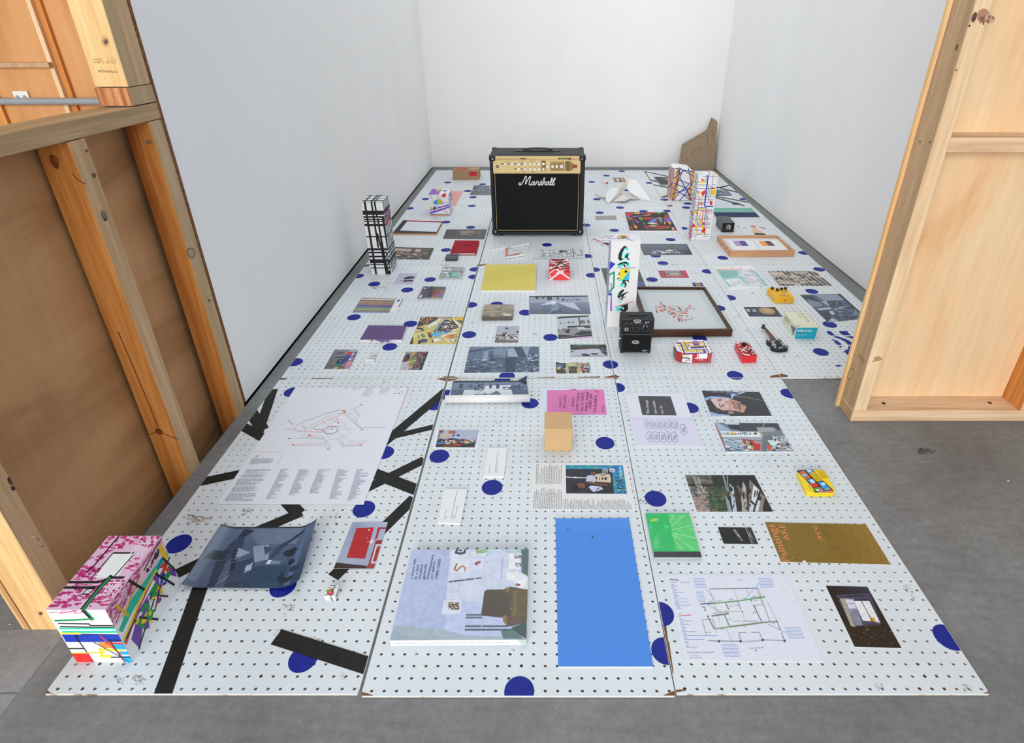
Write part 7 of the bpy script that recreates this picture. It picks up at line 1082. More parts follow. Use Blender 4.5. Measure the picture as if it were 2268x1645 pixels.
U('lattice_photo', 'sepia photo of rubble cut into slanting strips by white lines', 'photograph', [(1698, 600), (1806, 601), (1844, 633), (1727, 632.5)], [('g', ['4a453e', '57514a', '3c3832', '4c463e'], FULL), ('s', ['2a2724', '8a7e70', 'b0a494', '6a6054', '1c1a18', 'c4b8a8'], 120, (.14, .14), FULL, 3)] + [('l', 'd8d4d0', .012, [(.09*k, 0), (.09*k + .04, 1)]) for k in range(12)] + [('l', 'd0ccc8', .012, [(0, .33), (1, .36)]), ('l', 'd0ccc8', .012, [(0, .68), (1, .7)])], mat='gloss', base='4a453e', side='e8e8ea')
U('glow_photo', 'small dark photo with a yellow glow and pale window panes', 'photograph', [(1647, 680), (1716.5, 680), (1733, 701.5), (1660, 701)], [('g', ['3a3430', '3c3430', '2c2a38', '1c2030'], FULL), ('e', '9a8458', .66, .4, .25, .38), ('e', 'b49c6c', .68, .36, .15, .22), ('p', '9ab0c4', [(.03, .2), (.14, .22), (.12, .5), (.04, .5)]), ('p', '8aa4bc', [(.2, .25), (.32, .25), (.32, .52), (.2, .5)]), ('p', '2c3860', [(.1, .75), (.5, .7), (.55, 1), (.1, 1)])], mat='gloss', base='3a3430', side='e8e8ea')
CR = (1580, 560, 360/1974)
sheet('loft_print', 'large blue-grey print of a loft room with dark angular shapes', 'photograph', [(1771, 652.5), (1861, 650.5), (1921, 705), (1834, 713.8)], [('p', '4a5a70', [(1045, 508), (1540, 498), (1860, 780), (1850, 842), (1390, 845)]), ('p', '24323f', [(1045, 508), (1200, 520), (1300, 600), (1150, 600)]), ('p', '76869c', [(1130, 560), (1290, 600), (1330, 640), (1200, 660)]), ('p', '8494aa', [(1220, 510), (1540, 500), (1620, 570), (1380, 590)]), ('p', '9aa8ba', [(1310, 590), (1480, 560), (1450, 650), (1390, 640)]), ('p', '28343f', [(1370, 580), (1530, 575), (1590, 650), (1420, 655)]), ('s', ['6a7a90', '1c2834'], 30, (30, 12), [(1380, 585), (1525, 580), (1580, 645), (1425, 650)], 2), ('p', '1c2630', [(1500, 498), (1560, 500), (1860, 770), (1840, 780)]), ('p', 'b0bccc', [(1260, 680), (1420, 660), (1430, 680), (1290, 700)]), ('p', '2c3c4c', [(1250, 700), (1400, 690), (1460, 760), (1320, 770)]), ('p', 'aab6c6', [(1400, 710), (1450, 705), (1480, 750), (1440, 755)]), ('s', ['1f2a36', '3c4c60', '5a6a80', '8a98aa'], 90, (50, 18), [(1460, 650), (1680, 650), (1830, 830), (1480, 830)], 3), ('p', 'a4b0c0', [(1390, 835), (1440, 790), (1540, 838)]), ('p', '24323f', [(1340, 770), (1440, 780), (1385, 840)])], CR, .0016, '4a5a70', side='e0e4ea', mat='gloss')

# ================================================================== BACK ROWS
# ---- lattice tower
x0, x1, y0, y1, hh = -.951, -.843, 2.8735, 3.003, .4025
t = Thing('lattice_carton', 'tall white carton crossed by thick black grid lines', 'carton', ((x0 + x1)/2, (y0 + y1)/2, 0))
b = t.part('carton', MB().box(x0, x1, y0, y1, .0002, hh, lin('eceef4')), 'ink')
HL = [(.0, .005), (.118, .055), (.19, .022), (.225, .02), (.255, .014), (.295, .03), (.46, .018), (.63, .03), (.68, .02), (.735, .024), (.785, .05), (.83, .012), (.855, .014), (.905, .012)]
VL = [(.13, .09), (.36, .1), (.5, .08), (.56, .05), (.72, .0), (.86, .0)]
fa = []
for y, h_ in HL: fa.append(('r', '0d0d0f', 0, y, 1, y + h_))
fa += [('p', '0d0d0f', [(.12, 0), (.22, 0), (.27, 1), (.17, 1)]), ('p', '0d0d0f', [(.45, 0), (.53, 0), (.56, .62), (.47, .62)]), ('p', '0d0d0f', [(.6, 0), (.68, 0), (.7, .2), (.62, .2)]), ('p', '0d0d0f', [(.64, .22), (.72, .22), (.84, 1), (.72, 1)]), ('p', '0d0d0f', [(.5, .42), (.6, .42), (.9, 1), (.7, 1), (.62, .62)]), ('p', '0d0d0f', [(.88, .2), (1, .2), (1, .62), (.94, .62)]), ('p', '0d0d0f', [(.85, .62), (.93, .62), (.98, 1), (.86, 1)]), ('s', ['f0f0f4'], 12, (.03, .03), [(.8, .64), (.92, .64), (.95, .98), (.84, .98)], 3)]
art(b, t.loc, unit([(x0, y0, hh), (x1, y0, hh), (x1, y0, 0), (x0, y0, 0)]), (0, -1, 0), fa)
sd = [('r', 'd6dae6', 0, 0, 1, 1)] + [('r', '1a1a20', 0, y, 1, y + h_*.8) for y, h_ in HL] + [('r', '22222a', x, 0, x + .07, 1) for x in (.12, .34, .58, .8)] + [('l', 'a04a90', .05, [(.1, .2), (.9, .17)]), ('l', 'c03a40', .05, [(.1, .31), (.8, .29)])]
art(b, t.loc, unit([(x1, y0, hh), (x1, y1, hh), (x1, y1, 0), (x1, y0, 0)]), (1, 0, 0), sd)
art(b, t.loc, unit([(x0, y1, hh), (x1, y1, hh), (x1, y0, hh), (x0, y0, hh)]), UP, [('r', '16161a', 0, .1, 1, .2), ('r', '16161a', 0, .45, 1, .52), ('r', '16161a', 0, .75, 1, .88), ('r', '16161a', .12, 0, .2, 1), ('r', '16161a', .45, 0, .55, 1), ('r', '16161a', .62, 0, .68, 1)])
# ---- patterned cube carton
x0, x1, y0, y1, hh = -.8235, -.685, 3.9314, 4.085, .153
t = Thing('patterned_carton', 'boxy white carton with purple bands, blue and yellow half discs', 'carton', ((x0 + x1)/2, (y0 + y1)/2, 0))
b = t.part('carton', MB().box(x0, x1, y0, y1, .0002, hh, lin('eef0f4')), 'ink')
art(b, t.loc, unit([(x0, y0, hh), (x1, y0, hh), (x1, y0, 0), (x0, y0, 0)]), (0, -1, 0), [('p', '1f9cd8', [(.2, .45), (.24, .34), (.35, .25), (.48, .22), (.62, .27), (.72, .4), (.74, .45)]), ('p', 'd4bc2c', [(.48, .22), (.64, .28), (.7, .42), (.42, .42)]), ('p', '7a44b8', [(0, .8), (1, .5), (1, .62), (0, .92)]), ('p', '7a44b8', [(0, .7), (1, .45), (1, .5), (0, .76)]), ('p', 'f0f0f4', [(0, .78), (1, .52), (1, .55), (0, .82)]), ('p', 'e4c020', [(0, .58), (.18, .6), (.15, .7), (.06, .7)]), ('p', '1c2c84', [(.2, .6), (.36, .52), (.22, .78)]), ('p', 'd42a30', [(.66, .0), (.88, .0), (.86, .12), (.7, .12)]), ('l', 'b0343c', .016, [(.08, 0), (.2, .3), (.55, .6), (.95, .92)]), ('l', 'b0343c', .016, [(.5, 0), (.44, .1), (.56, .22)]), ('l', '4a3a80', .016, [(.5, .15), (.75, .38), (1, .4)]), ('l', 'b0343c', .014, [(.8, .5), (.85, .85)]), ('r', 'a8c8e0', 0, .9, 1, .94), ('r', '40404a', 0, .94, 1, .955), ('r', 'e08a44', 0, .96, 1, 1)])
art(b, t.loc, unit([(x0, y1, hh), (x1, y1, hh), (x1, y0, hh), (x0, y0, hh)]), UP, [('p', '8a5ab8', [(0, 0), (.5, 0), (.5, 1), (0, 1)]), ('p', 'c8b04c', [(.15, 0), (.5, 0), (.45, .45), (.3, .4)]), ('l', 'b04a44', .02, [(.52, 0), (.52, 1)]), ('p', '3a9ac8', [(.6, .2), (.82, .25), (.8, .5), (.6, .45)]), ('l', 'b0343c', .03, [(.75, .5), (1, 0)]), ('p', 'd42a30', [(.72, .8), (.9, .8), (.9, 1), (.72, 1)])])
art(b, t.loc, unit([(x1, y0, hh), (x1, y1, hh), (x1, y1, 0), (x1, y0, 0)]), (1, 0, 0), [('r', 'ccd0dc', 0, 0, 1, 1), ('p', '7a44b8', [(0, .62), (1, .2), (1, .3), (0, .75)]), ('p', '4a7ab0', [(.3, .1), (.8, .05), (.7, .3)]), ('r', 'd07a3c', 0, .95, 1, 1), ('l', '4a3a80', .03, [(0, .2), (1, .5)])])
# ---- brown mailing carton
x0, x1, y0, y1, hh = -.812, -.588, 4.968, 5.125, .0785
t = Thing('mailing_carton', 'brown cardboard carton with a red label by the back wall', 'box', ((x0 + x1)/2, (y0 + y1)/2, 0))
b = t.part('carton', MB().box(x0, x1, y0, y1, .0002, hh), 'cardboard')
art(b, t.loc, unit([(x0, y0, hh), (x1, y0, hh), (x1, y0, 0), (x0, y0, 0)]), (0, -1, 0), [('r', 'd0202c', .64, .08, .94, .56), ('r', '3a0c10', .65, .1, .93, .16), ('t', '6a0c14', 'FRAGILE', (.68, .4), (.9, .4), (.68, .26)), ('l', '6a5440', .006, [(0, .02), (1, .02)])])
art(b, t.loc, unit([(x0, y1, hh), (x1, y1, hh), (x1, y0, hh), (x0, y0, hh)]), UP, [('p', 'a84a44', [(.1, .1), (.55, .1), (.52, .8), (.06, .8)]), ('r', 'b49c80', .6, .3, .95, .5)])
# ---- canvases, book and prints on the left
t, b, top = block('bordered_canvas', 'white canvas with black border and a red stripe along the top', 'canvas', [(893, 487.5), (981, 490), (966.5, 517), (870, 515.5)], .011, [('r', '1c1c1c', 0, 0, 1, 1), ('p', 'a82630', [(.12, 0), (1, 0), (.99, .1), (.12, .1)]), ('p', 'ced4de', [(.12, .1), (.985, .12), (.985, .88), (.12, .82)])], None, '1c1c1c', 'b88058', 'ink', 'canvas')
U('bar_photo', 'dim sepia photo with a lit doorway, beside the amplifier', 'photograph', [(989, 508), (1078, 508), (1072.5, 530), (980.5, 529)], [('g', ['2c2c2c', '383634', '2a2a2a', '303030'], FULL), ('p', '8a7468', [(.36, .15), (.72, .15), (.72, .55), (.38, .6)]), ('p', '5a5048', [(.7, .15), (.86, .15), (.84, .5), (.7, .5)]), ('s', ['22201e', '4a4038', '6a5a50'], 30, (.08, .08), [(.36, .4), (.8, .35), (.8, .65), (.36, .65)], 2), ('l', '6a6460', .02, [(.86, .2), (.9, .6)]), ('l', '8a8480', .02, [(.8, .6), (.9, .7)])], mat='gloss', base='383634', side='e4e4e4')
U('crowd_photo', 'sepia photo of a crowded room with pictures on the wall', 'photograph', [(872.5, 546.8), (961.5, 549.5), (950, 575), (868, 574)], [('g', ['4a4440', '524c48', '2c2a28', '242220'], FULL), ('p', 'b49a88', [(.03, .1), (.45, .14), (.44, .35), (.03, .32)]), ('p', '8a7c74', [(.55, .12), (.72, .13), (.7, .38), (.54, .36)]), ('p', 'c0ae9e', [(.58, .16), (.68, .17), (.67, .33), (.57, .32)]), ('r', '3a3634', .76, .16, .86, .34), ('r', 'c8b0a0', .1, .5, .3, .56), ('s', ['b09a90', '1c1a18', '6a5e58', '3a3634', 'c8b8b0', '8a7468'], 130, (.1, .07), [(.03, .4), (.95, .45), (.92, .98), (.03, .98)], 3), ('p', '2a2826', [(.9, .1), (1, .1), (1, 1), (.9, 1)]), ('l', '17161a', .04, [(0, .02), (1, .04)])], mat='gloss', base='4a4440', side='e4e4e4')
def clothbook(name, label, quad, zt, hexc, shapes):
    top = [G(u, v, zt) for u, v in quad]; c = sum(top, Vector())/4; t = Thing(name, label, 'book', (c.x, c.y, 0)); f = unit(top)
    cv = t.part('front_cover', MB().prism(top[::-1], (0, 0, -.0026), lin(hexc)), 'matte')
    t.part('pages', MB().prism([f(.02, .97), f(.965, .97), f(.965, .02), f(.02, .02)] and [p + Vector((0, 0, -.0027)) for p in (f(.012, .975), f(.965, .975), f(.965, .02), f(.012, .02))], (0, 0, .0056 - zt), lin('e8e4e8')), 'matte')
    t.part('back_cover', MB().prism([Vector((p.x, p.y, .0028)) for p in top[::-1]], (0, 0, -.0026), lin(hexc)), 'matte')
    t.part('spine', MB().prism([f(0, .999), f(.011, .999), f(.011, .001), f(0, .001)], (0, 0, .0004 - zt), lin(hexc)), 'matte')
    art(cv, t.loc, f, UP, shapes, mat='matte'); return t
clothbook('clothbound_book', 'red clothbound hardback with small black letters on its cover', [(1008, 532), (1061.5, 532.5), (1054, 560), (997, 560)], .0155, '9c1f2c', [('t', '1c1416', 'a.p', (.36, .46), (.7, .46), (.36, .28)), ('t', '1c1416', '*', (.74, .42), (.79, .42), (.74, .3)), ('l', '8a1826', .006, [(.05, 0), (.05, 1)])])
p = G(985, 578); q = G(1014, 578); t = Thing('harmonica_box', 'small flat black box with worn grey edges near red book', 'box', ((p.x + q.x)/2, p.y + .03, 0))
b = bev(t.part('body', MB().box(p.x + .002, q.x - .002, p.y, p.y + .062, .0004, .02, lin('33373f')), 'gloss'), .004)
art(b, t.loc, unit([(p.x + .004, p.y + .058, .02), (q.x - .004, p.y + .058, .02), (q.x - .004, p.y + .004, .02), (p.x + .004, p.y + .004, .02)]), UP, [('s', ['4a4e58', '24262c', '5a5e68'], 24, (.4, .1), FULL, 2)])
# ---- folded white strips
CW = (1070, 530, 240/2268)
t = Thing('strip_model', 'loose zigzag of thin white strips with salmon edges before amplifier', 'paper model', tuple(G(1130, 556))[:2] + (0,))
def strips(L, crop):
    for k, (a, c, wd, hg, hx) in enumerate(L):
        A, B_ = G(crop[0] + a[0]*crop[2], crop[1] + a[1]*crop[2]), G(crop[0] + c[0]*crop[2], crop[1] + c[1]*crop[2])
        t.part('strip', MB().bar(A + Vector((0, 0, .0004 + .0004*k)), B_ + Vector((0, 0, .0004 + .0004*k)), wd, hg, lin(hx)), 'ink')
strips([((290, 95), (500, 185), .016, .004, 'd8dad8'), ((160, 255), (500, 190), .009, .01, 'eeeeea'), ((505, 185), (870, 318), .008, .006, 'c4c8c8'), ((520, 235), (830, 330), .009, .007, 'e4e6e4'), ((585, 185), (970, 105), .009, .008, 'ececea'), ((965, 105), (880, 305), .008, .005, 'dcdedc'), ((494, 200), (490, 395), .009, .006, 'd07868'), ((490, 385), (780, 330), .005, .010, 'c47a70'), ((480, 410), (875, 345), .008, .009, 'eeeeea')], CW)
t = Thing('strip_model', 'thin white strips with dark red edge lying behind lettered carton', 'paper model', tuple(G(1330, 535))[:2] + (0,))
strips([((150, 1190), (400, 1300), .008, .007, 'a84a4c'), ((150, 1200), (400, 1312), .008, .006, 'eeeeea'), ((165, 1188), (400, 1200), .010, .006, 'e6e6e2'), ((270, 1165), (345, 1120), .010, .005, 'e0e2de'), ((345, 1122), (380, 1165), .010, .005, 'e0e2de')], (1290, 350, 270/1777))
# ---- ink plan
U('ink_plan', 'pale grey sheet with a long hand-drawn row of room plans', 'drawing', [(1185, 547), (1293, 547), (1297, 574), (1181, 575)], [('r', 'c6cbd0', 0, 0, 1, .86), ('r', 'b4babf', 0, .86, 1, 1), ('l', '9aa0a6', .006, [(0, .86), (1, .86)])] + [('l', '5a6068', .006, [(x, .25), (x + .005, .8)]) for x in (.19, .31, .4, .48, .64, .72)] + [('l', '5a6068', .012, [(.1, y), (.74, y + .01)]) for y in (.22, .52, .78)] + [('l', '33383e', .012, [(.77, .08), (.78, .85)]), ('s', ['5a6068', '7c8288'], 60, (.05, .03), [(.1, .22), (.95, .24), (.95, .78), (.1, .78)], 4), ('s', ['33383e'], 16, (.03, .05), [(.5, .3), (.62, .3), (.62, .45), (.5, .45)], 5), ('l', '5a6068', .01, [(.8, .25), (.95, .26), (.95, .75)])], base='c6cbd0')
# ---- shard canvas
CV = (1290, 350, 270/1777)
sc = [('p', '1c1a1a', [(618, 790), (1235, 790), (1380, 1065), (700, 1060)])]
SHP = [('b02430', [(618, 792), (760, 795), (700, 850), (640, 850)]), ('e0b020', [(750, 795), (850, 795), (830, 812), (760, 812)]), ('5a7ad0', [(845, 795), (900, 793), (880, 812)]), ('b02430', [(890, 792), (1080, 792), (1060, 808), (900, 812)]), ('58a840', [(1090, 792), (1150, 795), (1140, 812), (1080, 805)]), ('8a5ab0', [(720, 850), (840, 835), (830, 850), (740, 862)]), ('c8a078', [(830, 845), (1000, 815), (980, 835)]), ('b02430', [(840, 865), (1040, 862), (1000, 900), (860, 885)]), ('58a840', [(810, 862), (860, 865), (880, 915), (840, 895)]), ('5a7ad0', [(640, 845), (690, 850), (680, 880)]), ('8a4a28', [(650, 870), (690, 860), (720, 910), (670, 905)]), ('b02430', [(700, 880), (760, 890), (750, 910), (710, 905)]), ('8a5ab0', [(760, 900), (830, 930), (810, 950), (770, 920)]), ('8a4a28', [(1210, 815), (1260, 840), (1280, 870), (1180, 885)]), ('7a58b8', [(1180, 890), (1290, 860), (1290, 920), (1200, 910)]), ('b02430', [(1200, 910), (1290, 920), (1290, 935)]), ('c8a078', [(1220, 915), (1290, 930), (1290, 980)]), ('e0b020', [(1185, 925), (1215, 930), (1200, 975)]), ('5a7ad0', [(1040, 880), (1100, 870), (1060, 930), (940, 950), (1000, 910)]), ('8a5ab0', [(1060, 870), (1110, 865), (1090, 900)]), ('c8a078', [(1100, 860), (1180, 880), (1120, 890)]), ('58a840', [(1120, 880), (1160, 910), (1110, 920)]), ('5a7ad0', [(1130, 930), (1170, 890), (1160, 960)]), ('b02430', [(1010, 935), (1110, 920), (1090, 950), (1000, 955)]), ('d8d8dc', [(940, 950), (1020, 940), (1120, 965), (1000, 965)]), ('58a840', [(880, 945), (920, 950), (905, 980)]), ('b02430', [(880, 990), (1280, 985), (1270, 1005), (920, 1015)]), ('8a5ab0', [(910, 1010), (960, 1030), (1050, 1025), (940, 1040)]), ('a06030', [(1050, 1022), (1280, 1005), (1270, 1025), (1040, 1035)]), ('c8a078', [(960, 985), (1040, 975), (1100, 990), (1020, 1005)]), ('58a840', [(1010, 985), (1050, 1000), (1000, 1005)]), ('e0b020', [(750, 985), (790, 990), (800, 1025), (765, 1020)]), ('b02430', [(735, 950), (770, 960), (780, 985), (745, 985)]), ('8a4a28', [(690, 985), (720, 990), (730, 1010), (700, 1010)]), ('b02430', [(700, 1010), (735, 1012), (740, 1045), (705, 1035)]), ('5a7ad0', [(710, 925), (740, 930), (745, 950)]), ('e8dccc', [(690, 870), (720, 875), (700, 885)]), ('c8a888', [(1295, 1015), (1330, 1005), (1350, 1050), (1310, 1050)]), ('b02430', [(1330, 1030), (1380, 1035), (1385, 1068), (1350, 1060)])]
t, b, top = block('shard_canvas', 'black canvas painted with many coloured glass-like shards', 'canvas', [(1384, 469.5), (1478, 470), (1500, 510.5), (1395.5, 510.5)], .013, sc + [('p', h, P_) for h, P_ in SHP], CV, '1c1a1a', 'f2f0f0', 'ink', 'canvas')
U('mist_print', 'slate-blue photo of a misty reef with white surf line', 'photograph', [(1415, 540), (1521, 540), (1534, 564), (1426, 564.5)], [('g', ['4a5a6c', '4c5c6e', '2a3846', '2c3a48'], FULL), ('p', '1c242c', [(0, 0), (1, 0), (1, .06), (0, .06)]), ('p', '2a3644', [(.3, .55), (.6, .45), (.9, .55), (.9, .8), (.3, .8)]), ('s', ['c4ccd4', '8a98a8', 'dfe4e8', '6a7a8c'], 80, (.05, .06), [(.2, .62), (.7, .55), (.75, .85), (.18, .9)], 3), ('p', '1f2a34', [(.93, .8), (1, .8), (1, 1), (.0, 1), (0, .95), (.9, .95)])], mat='gloss', base='4a5a6c', side='f0f0f2', z=.002)
U('grey_strip', 'plain narrow grey card strip with one dot in its middle', 'card', [(1318, 478), (1363.5, 477), (1367, 486.5), (1320, 487)], [('r', '98928e', 0, 0, 1, 1), ('e', '6a6460', .48, .5, .02, .06)], base='98928e')
# ---- crossed-line tower
x0, x1, y0, y1, hh = .9165, 1.0335, 3.428, 3.521, .408
t = Thing('primary_carton', 'tall slim white carton gridded with navy, red and yellow lines', 'carton', ((x0 + x1)/2, (y0 + y1)/2, 0))
b = t.part('carton', MB().box(x0, x1, y0, y1, .0002, hh, lin('eef0f4')), 'ink')
CX_ = (1470, 360, 140/1279)
NV, RE, YE_ = '3a3c8c', 'd4242c', 'f0c018'
pr = []
for y, xa, xb in ((285, 790, 1090), (450, 690, 910), (450, 970, 1065), (527, 675, 1060), (695, 655, 1040), (750, 650, 1025), (800, 640, 920), (852, 632, 810), (910, 670, 860), (952, 830, 990), (1020, 840, 985), (1080, 605, 810), (1140, 595, 960), (1218, 660, 950), (1252, 660, 940), (1320, 850, 930), (1366, 565, 805), (1447, 560, 910), (1495, 550, 665), (1495, 840, 910)): pr.append(('l', NV, 8, [(xa, y), (xb, y)]))
for x, ya, yb, dx in ((860, 255, 400, -8), (1005, 255, 690, -60), (910, 450, 700, -30), (940, 460, 800, -40), (720, 690, 1180, -50), (680, 900, 1480, -5), (740, 1000, 1250, -30), (840, 1020, 1220, -30), (850, 900, 1320, -20), (880, 905, 1140, -20), (830, 1300, 1500, 0), (815, 1230, 1370, 0)): pr.append(('l', NV, 8, [(x, ya), (x + dx, yb)]))
pr += [('l', '1838b8', 26, [(900, 258), (862, 560), (828, 860), (840, 888)]), ('l', '1838b8', 26, [(835, 885), (1000, 885)]), ('l', NV, 14, [(620, 962), (750, 960)]), ('r', YE_, 695, 378, 840, 405), ('p', RE, [(770, 315), (838, 370), (768, 370)]), ('p', RE, [(668, 555), (725, 600), (680, 612)]), ('p', YE_, [(675, 640), (840, 548), (770, 600), (690, 668)]), ('p', RE, [(760, 610), (845, 548), (835, 630), (785, 685)]), ('r', RE, 975, 500, 1030, 525), ('p', YE_, [(965, 545), (1045, 545), (1035, 655), (958, 655)]), ('p', RE, [(935, 765), (988, 785), (980, 862), (930, 845)]), ('r', RE, 705, 828, 805, 842), ('r', YE_, 710, 812, 800, 826), ('r', YE_, 630, 862, 690, 885), ('r', YE_, 700, 918, 845, 942), ('l', RE, 14, [(755, 980), (990, 980)]), ('l', RE, 12, [(800, 940), (770, 1230)]), ('l', 'd85a50', 8, [(655, 730), (770, 735), (765, 980)]), ('r', YE_, 612, 975, 675, 1022), ('r', RE, 650, 1022, 678, 1042), ('r', YE_, 725, 1010, 742, 1070), ('r', YE_, 648, 1090, 665, 1165), ('r', RE, 625, 1168, 660, 1186), ('r', YE_, 712, 1150, 770, 1225), ('r', YE_, 588, 1215, 648, 1236), ('r', RE, 775, 1220, 830, 1246), ('r', RE, 580, 1246, 635, 1305), ('r', YE_, 635, 1278, 680, 1360), ('l', RE, 14, [(690, 1285), (770, 1288)]), ('r', YE_, 770, 1260, 812, 1332), ('p', RE, [(800, 1325), (850, 1325), (835, 1432), (760, 1405)]), ('p', YE_, [(700, 1445), (760, 1390), (745, 1440)]), ('l', RE, 10, [(895, 1052), (870, 1300)]), ('l', 'e8b070', 8, [(560, 1410), (650, 1412), (635, 1575)]), ('l', 'e8b070', 7, [(850, 1305), (940, 1305)]), ('l', RE, 7, [(805, 1505), (820, 1490)])]
art(b, t.loc, yface(y0), (0, -1, 0), pr, CX_)
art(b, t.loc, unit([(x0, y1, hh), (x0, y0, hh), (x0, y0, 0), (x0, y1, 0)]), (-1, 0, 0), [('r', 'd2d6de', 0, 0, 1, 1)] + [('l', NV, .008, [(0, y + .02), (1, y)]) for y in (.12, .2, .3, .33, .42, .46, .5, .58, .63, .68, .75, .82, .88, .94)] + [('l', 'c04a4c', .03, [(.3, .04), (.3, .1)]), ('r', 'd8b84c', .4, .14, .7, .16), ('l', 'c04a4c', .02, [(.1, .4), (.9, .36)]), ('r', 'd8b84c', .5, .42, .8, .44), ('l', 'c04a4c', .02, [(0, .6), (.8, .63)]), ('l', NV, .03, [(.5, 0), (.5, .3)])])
art(b, t.loc, unit([(x0, y1, hh), (x1, y1, hh), (x1, y0, hh), (x0, y0, hh)]), UP, [('r', 'dfe2e4', 0, 0, 1, 1), ('p', 'd8c87c', [(.75, 0), (1, .1), (1, .9), (.85, .8)]), ('l', NV, .03, [(0, .4), (.4, .9), (1, .8)]), ('l', NV, .03, [(.7, .0), (.6, .9)]), ('l', 'c04a4c', .04, [(.05, .2), (.25, .2)])])
c = Vector((x0 - .012, y0 - .008 + .02, .05)); fr_ = MB()
fr_.prism([Vector((x0 - .0004, y0 + .012, .002 + .0)), Vector((x0 - .0125, y0 + .004, .004)), Vector((x0 - .016, y0 + .002, .05)), Vector((x0 - .0125, y0 + .004, .092)), Vector((x0 - .0004, y0 + .012, .095))], (0, .0012, 0), lin('c8808c'))
t.part('bulging_flap', fr_, 'ink')
# ---- orange and navy round-shouldered carton
x0, x1, y0, y1, hh = .965, 1.118, 4.32, 4.50, .235
t = Thing('webbed_carton', 'white carton with orange panels under a web of navy lines', 'carton', ((x0 + x1)/2, (y0 + y1)/2, 0))
mb = MB(); ring = [(x0, 0.0016), (x1, .0016), (x1 + .004, hh*.86), (x1 - .02, hh), (x0 + .03, hh + .012), (x0 + .004, hh + .004)]
mb.prism([Vector((x, y0, z)) for x, z in ring], (0, y1 - y0, 0), lin('eceef2'))
b = bev(t.part('carton', mb, 'ink'), .004)
CQ = (1470, 360, 140/1279)
wb_ = [('p', 'f0a030', [(150, 770), (230, 775), (290, 480), (330, 170), (270, 110), (190, 480)]), ('p', 'f0a030', [(545, 190), (625, 170), (620, 330), (590, 420), (520, 440), (550, 330)]), ('p', 'f0a030', [(520, 470), (590, 440), (575, 600), (540, 775), (480, 770), (500, 600)])]
for P_ in ([(330, 130), (170, 770)], [(390, 140), (250, 480)], [(160, 130), (330, 110), (610, 280)], [(400, 150), (620, 190)], [(200, 320), (420, 150)], [(330, 300), (560, 760)], [(260, 340), (580, 450)], [(210, 420), (580, 560)], [(200, 510), (410, 660), (560, 770)], [(600, 380), (430, 640), (320, 770)], [(170, 640), (480, 540)], [(500, 110), (560, 420)], [(300, 100), (330, 260)], [(240, 220), (350, 130)], [(470, 560), (560, 740)], [(580, 640), (410, 665)], [(510, 440), (330, 600), (180, 760)]): wb_.append(('l', '1f308c', 15, P_))
art(b, t.loc, yface(y0 - .0006), (0, -1, 0), wb_, CQ, thick=.0006)
art(b, t.loc, unit([(x0 - .0006, y1, hh), (x0 - .0006, y0, hh), (x0 - .0006, y0, 0), (x0 - .0006, y1, 0)]), (-1, 0, 0), [('r', 'd8a888', 0, 0.02, 1, 1), ('l', '4a4890', .06, [(0, .2), (1, .6)]), ('l', '4a4890', .06, [(.2, 0.02), (.8, .9)]), ('l', '4a4890', .05, [(0, .8), (1, .4)]), ('l', '8a7a98', .05, [(.5, .1), (1, .3)])])
# ---- right-hand flat things
block('two_tone_canvas', 'canvas banded teal and navy, half behind the slim carton', 'canvas', [(1574, 460), (1664, 460), (1683, 481), (1586, 481)], .010, [('r', '7ab4a4', 0, 0, 1, .5), ('r', '363c5e', 0, .5, 1, 1)], None, '363c5e', 'ecebe8', 'matte', 'canvas')
x0, x1, y0, y1, hh = 1.1486, 1.226, 3.572, 3.72, .063
t = Thing('black_carton', 'small glossy black carton with a silver emblem on its end', 'box', ((x0 + x1)/2, (y0 + y1)/2, 0))
b = t.part('carton', MB().box(x0, x1, y0, y1, .0002, hh, lin('1c1d20')), 'gloss')
art(b, t.loc, unit([(x0, y0, hh), (x1, y0, hh), (x1, y0, 0), (x0, y0, 0)]), (0, -1, 0), [('r', '141518', 0, 0, 1, 1), ('e', '8a8e92', .52, .42, .22, .26), ('s', ['2a2c30', 'c4c8cc'], 26, (.08, .08), [(.34, .22), (.7, .22), (.7, .62), (.34, .62)], 2), ('t', '8a8e92', 'electro harmonix', (.2, .84), (.86, .84), (.2, .76))], mat='gloss')
art(b, t.loc, unit([(x0, y1, hh), (x1, y1, hh), (x1, y0, hh), (x0, y0, hh)]), UP, [('r', '26282c', 0, 0, 1, 1), ('s', ['3c4044', '4a4e52'], 30, (.1, .05), [(.3, .2), (.9, .2), (.8, .7), (.3, .7)], 3)], mat='gloss')
CO2 = (1460, 250, 340/1598)
sheet('figure_photo', 'pale photo of bare arms and shoulders behind the oak frame', 'photograph', [(1627, 497), (1690, 496), (1716, 520), (1651, 521)], [('p', 'c2846c', [(940, 1180), (970, 1165), (1010, 1180), (990, 1200)]), ('p', 'd8b498', [(955, 1215), (1000, 1195), (1060, 1230), (1100, 1260), (985, 1250)]), ('p', '22221f', [(985, 1250), (1095, 1255), (1115, 1270), (1000, 1270)]), ('p', 'd4a890', [(868, 1195), (905, 1185), (915, 1195), (880, 1205)]), ('p', 'b08070', [(1030, 1190), (1070, 1185), (1120, 1205), (1100, 1208)]), ('p', '2a2a2c', [(812, 1172), (830, 1180), (840, 1192), (822, 1185)])], CO2, .0014, 'd0d4d6')
U('far_print', 'blue-grey photo tucked between black tape lines by the right wall', 'photograph', [(1577, 420), (1611, 420), (1622.5, 433.5), (1582, 434)], [('g', ['3c4a5c', '44546a', '5a6a80', '2c3a48'], FULL), ('s', BWP, 40, (.2, .12), FULL, 3)], mat='gloss', base='44546a', side='e4e6e8')
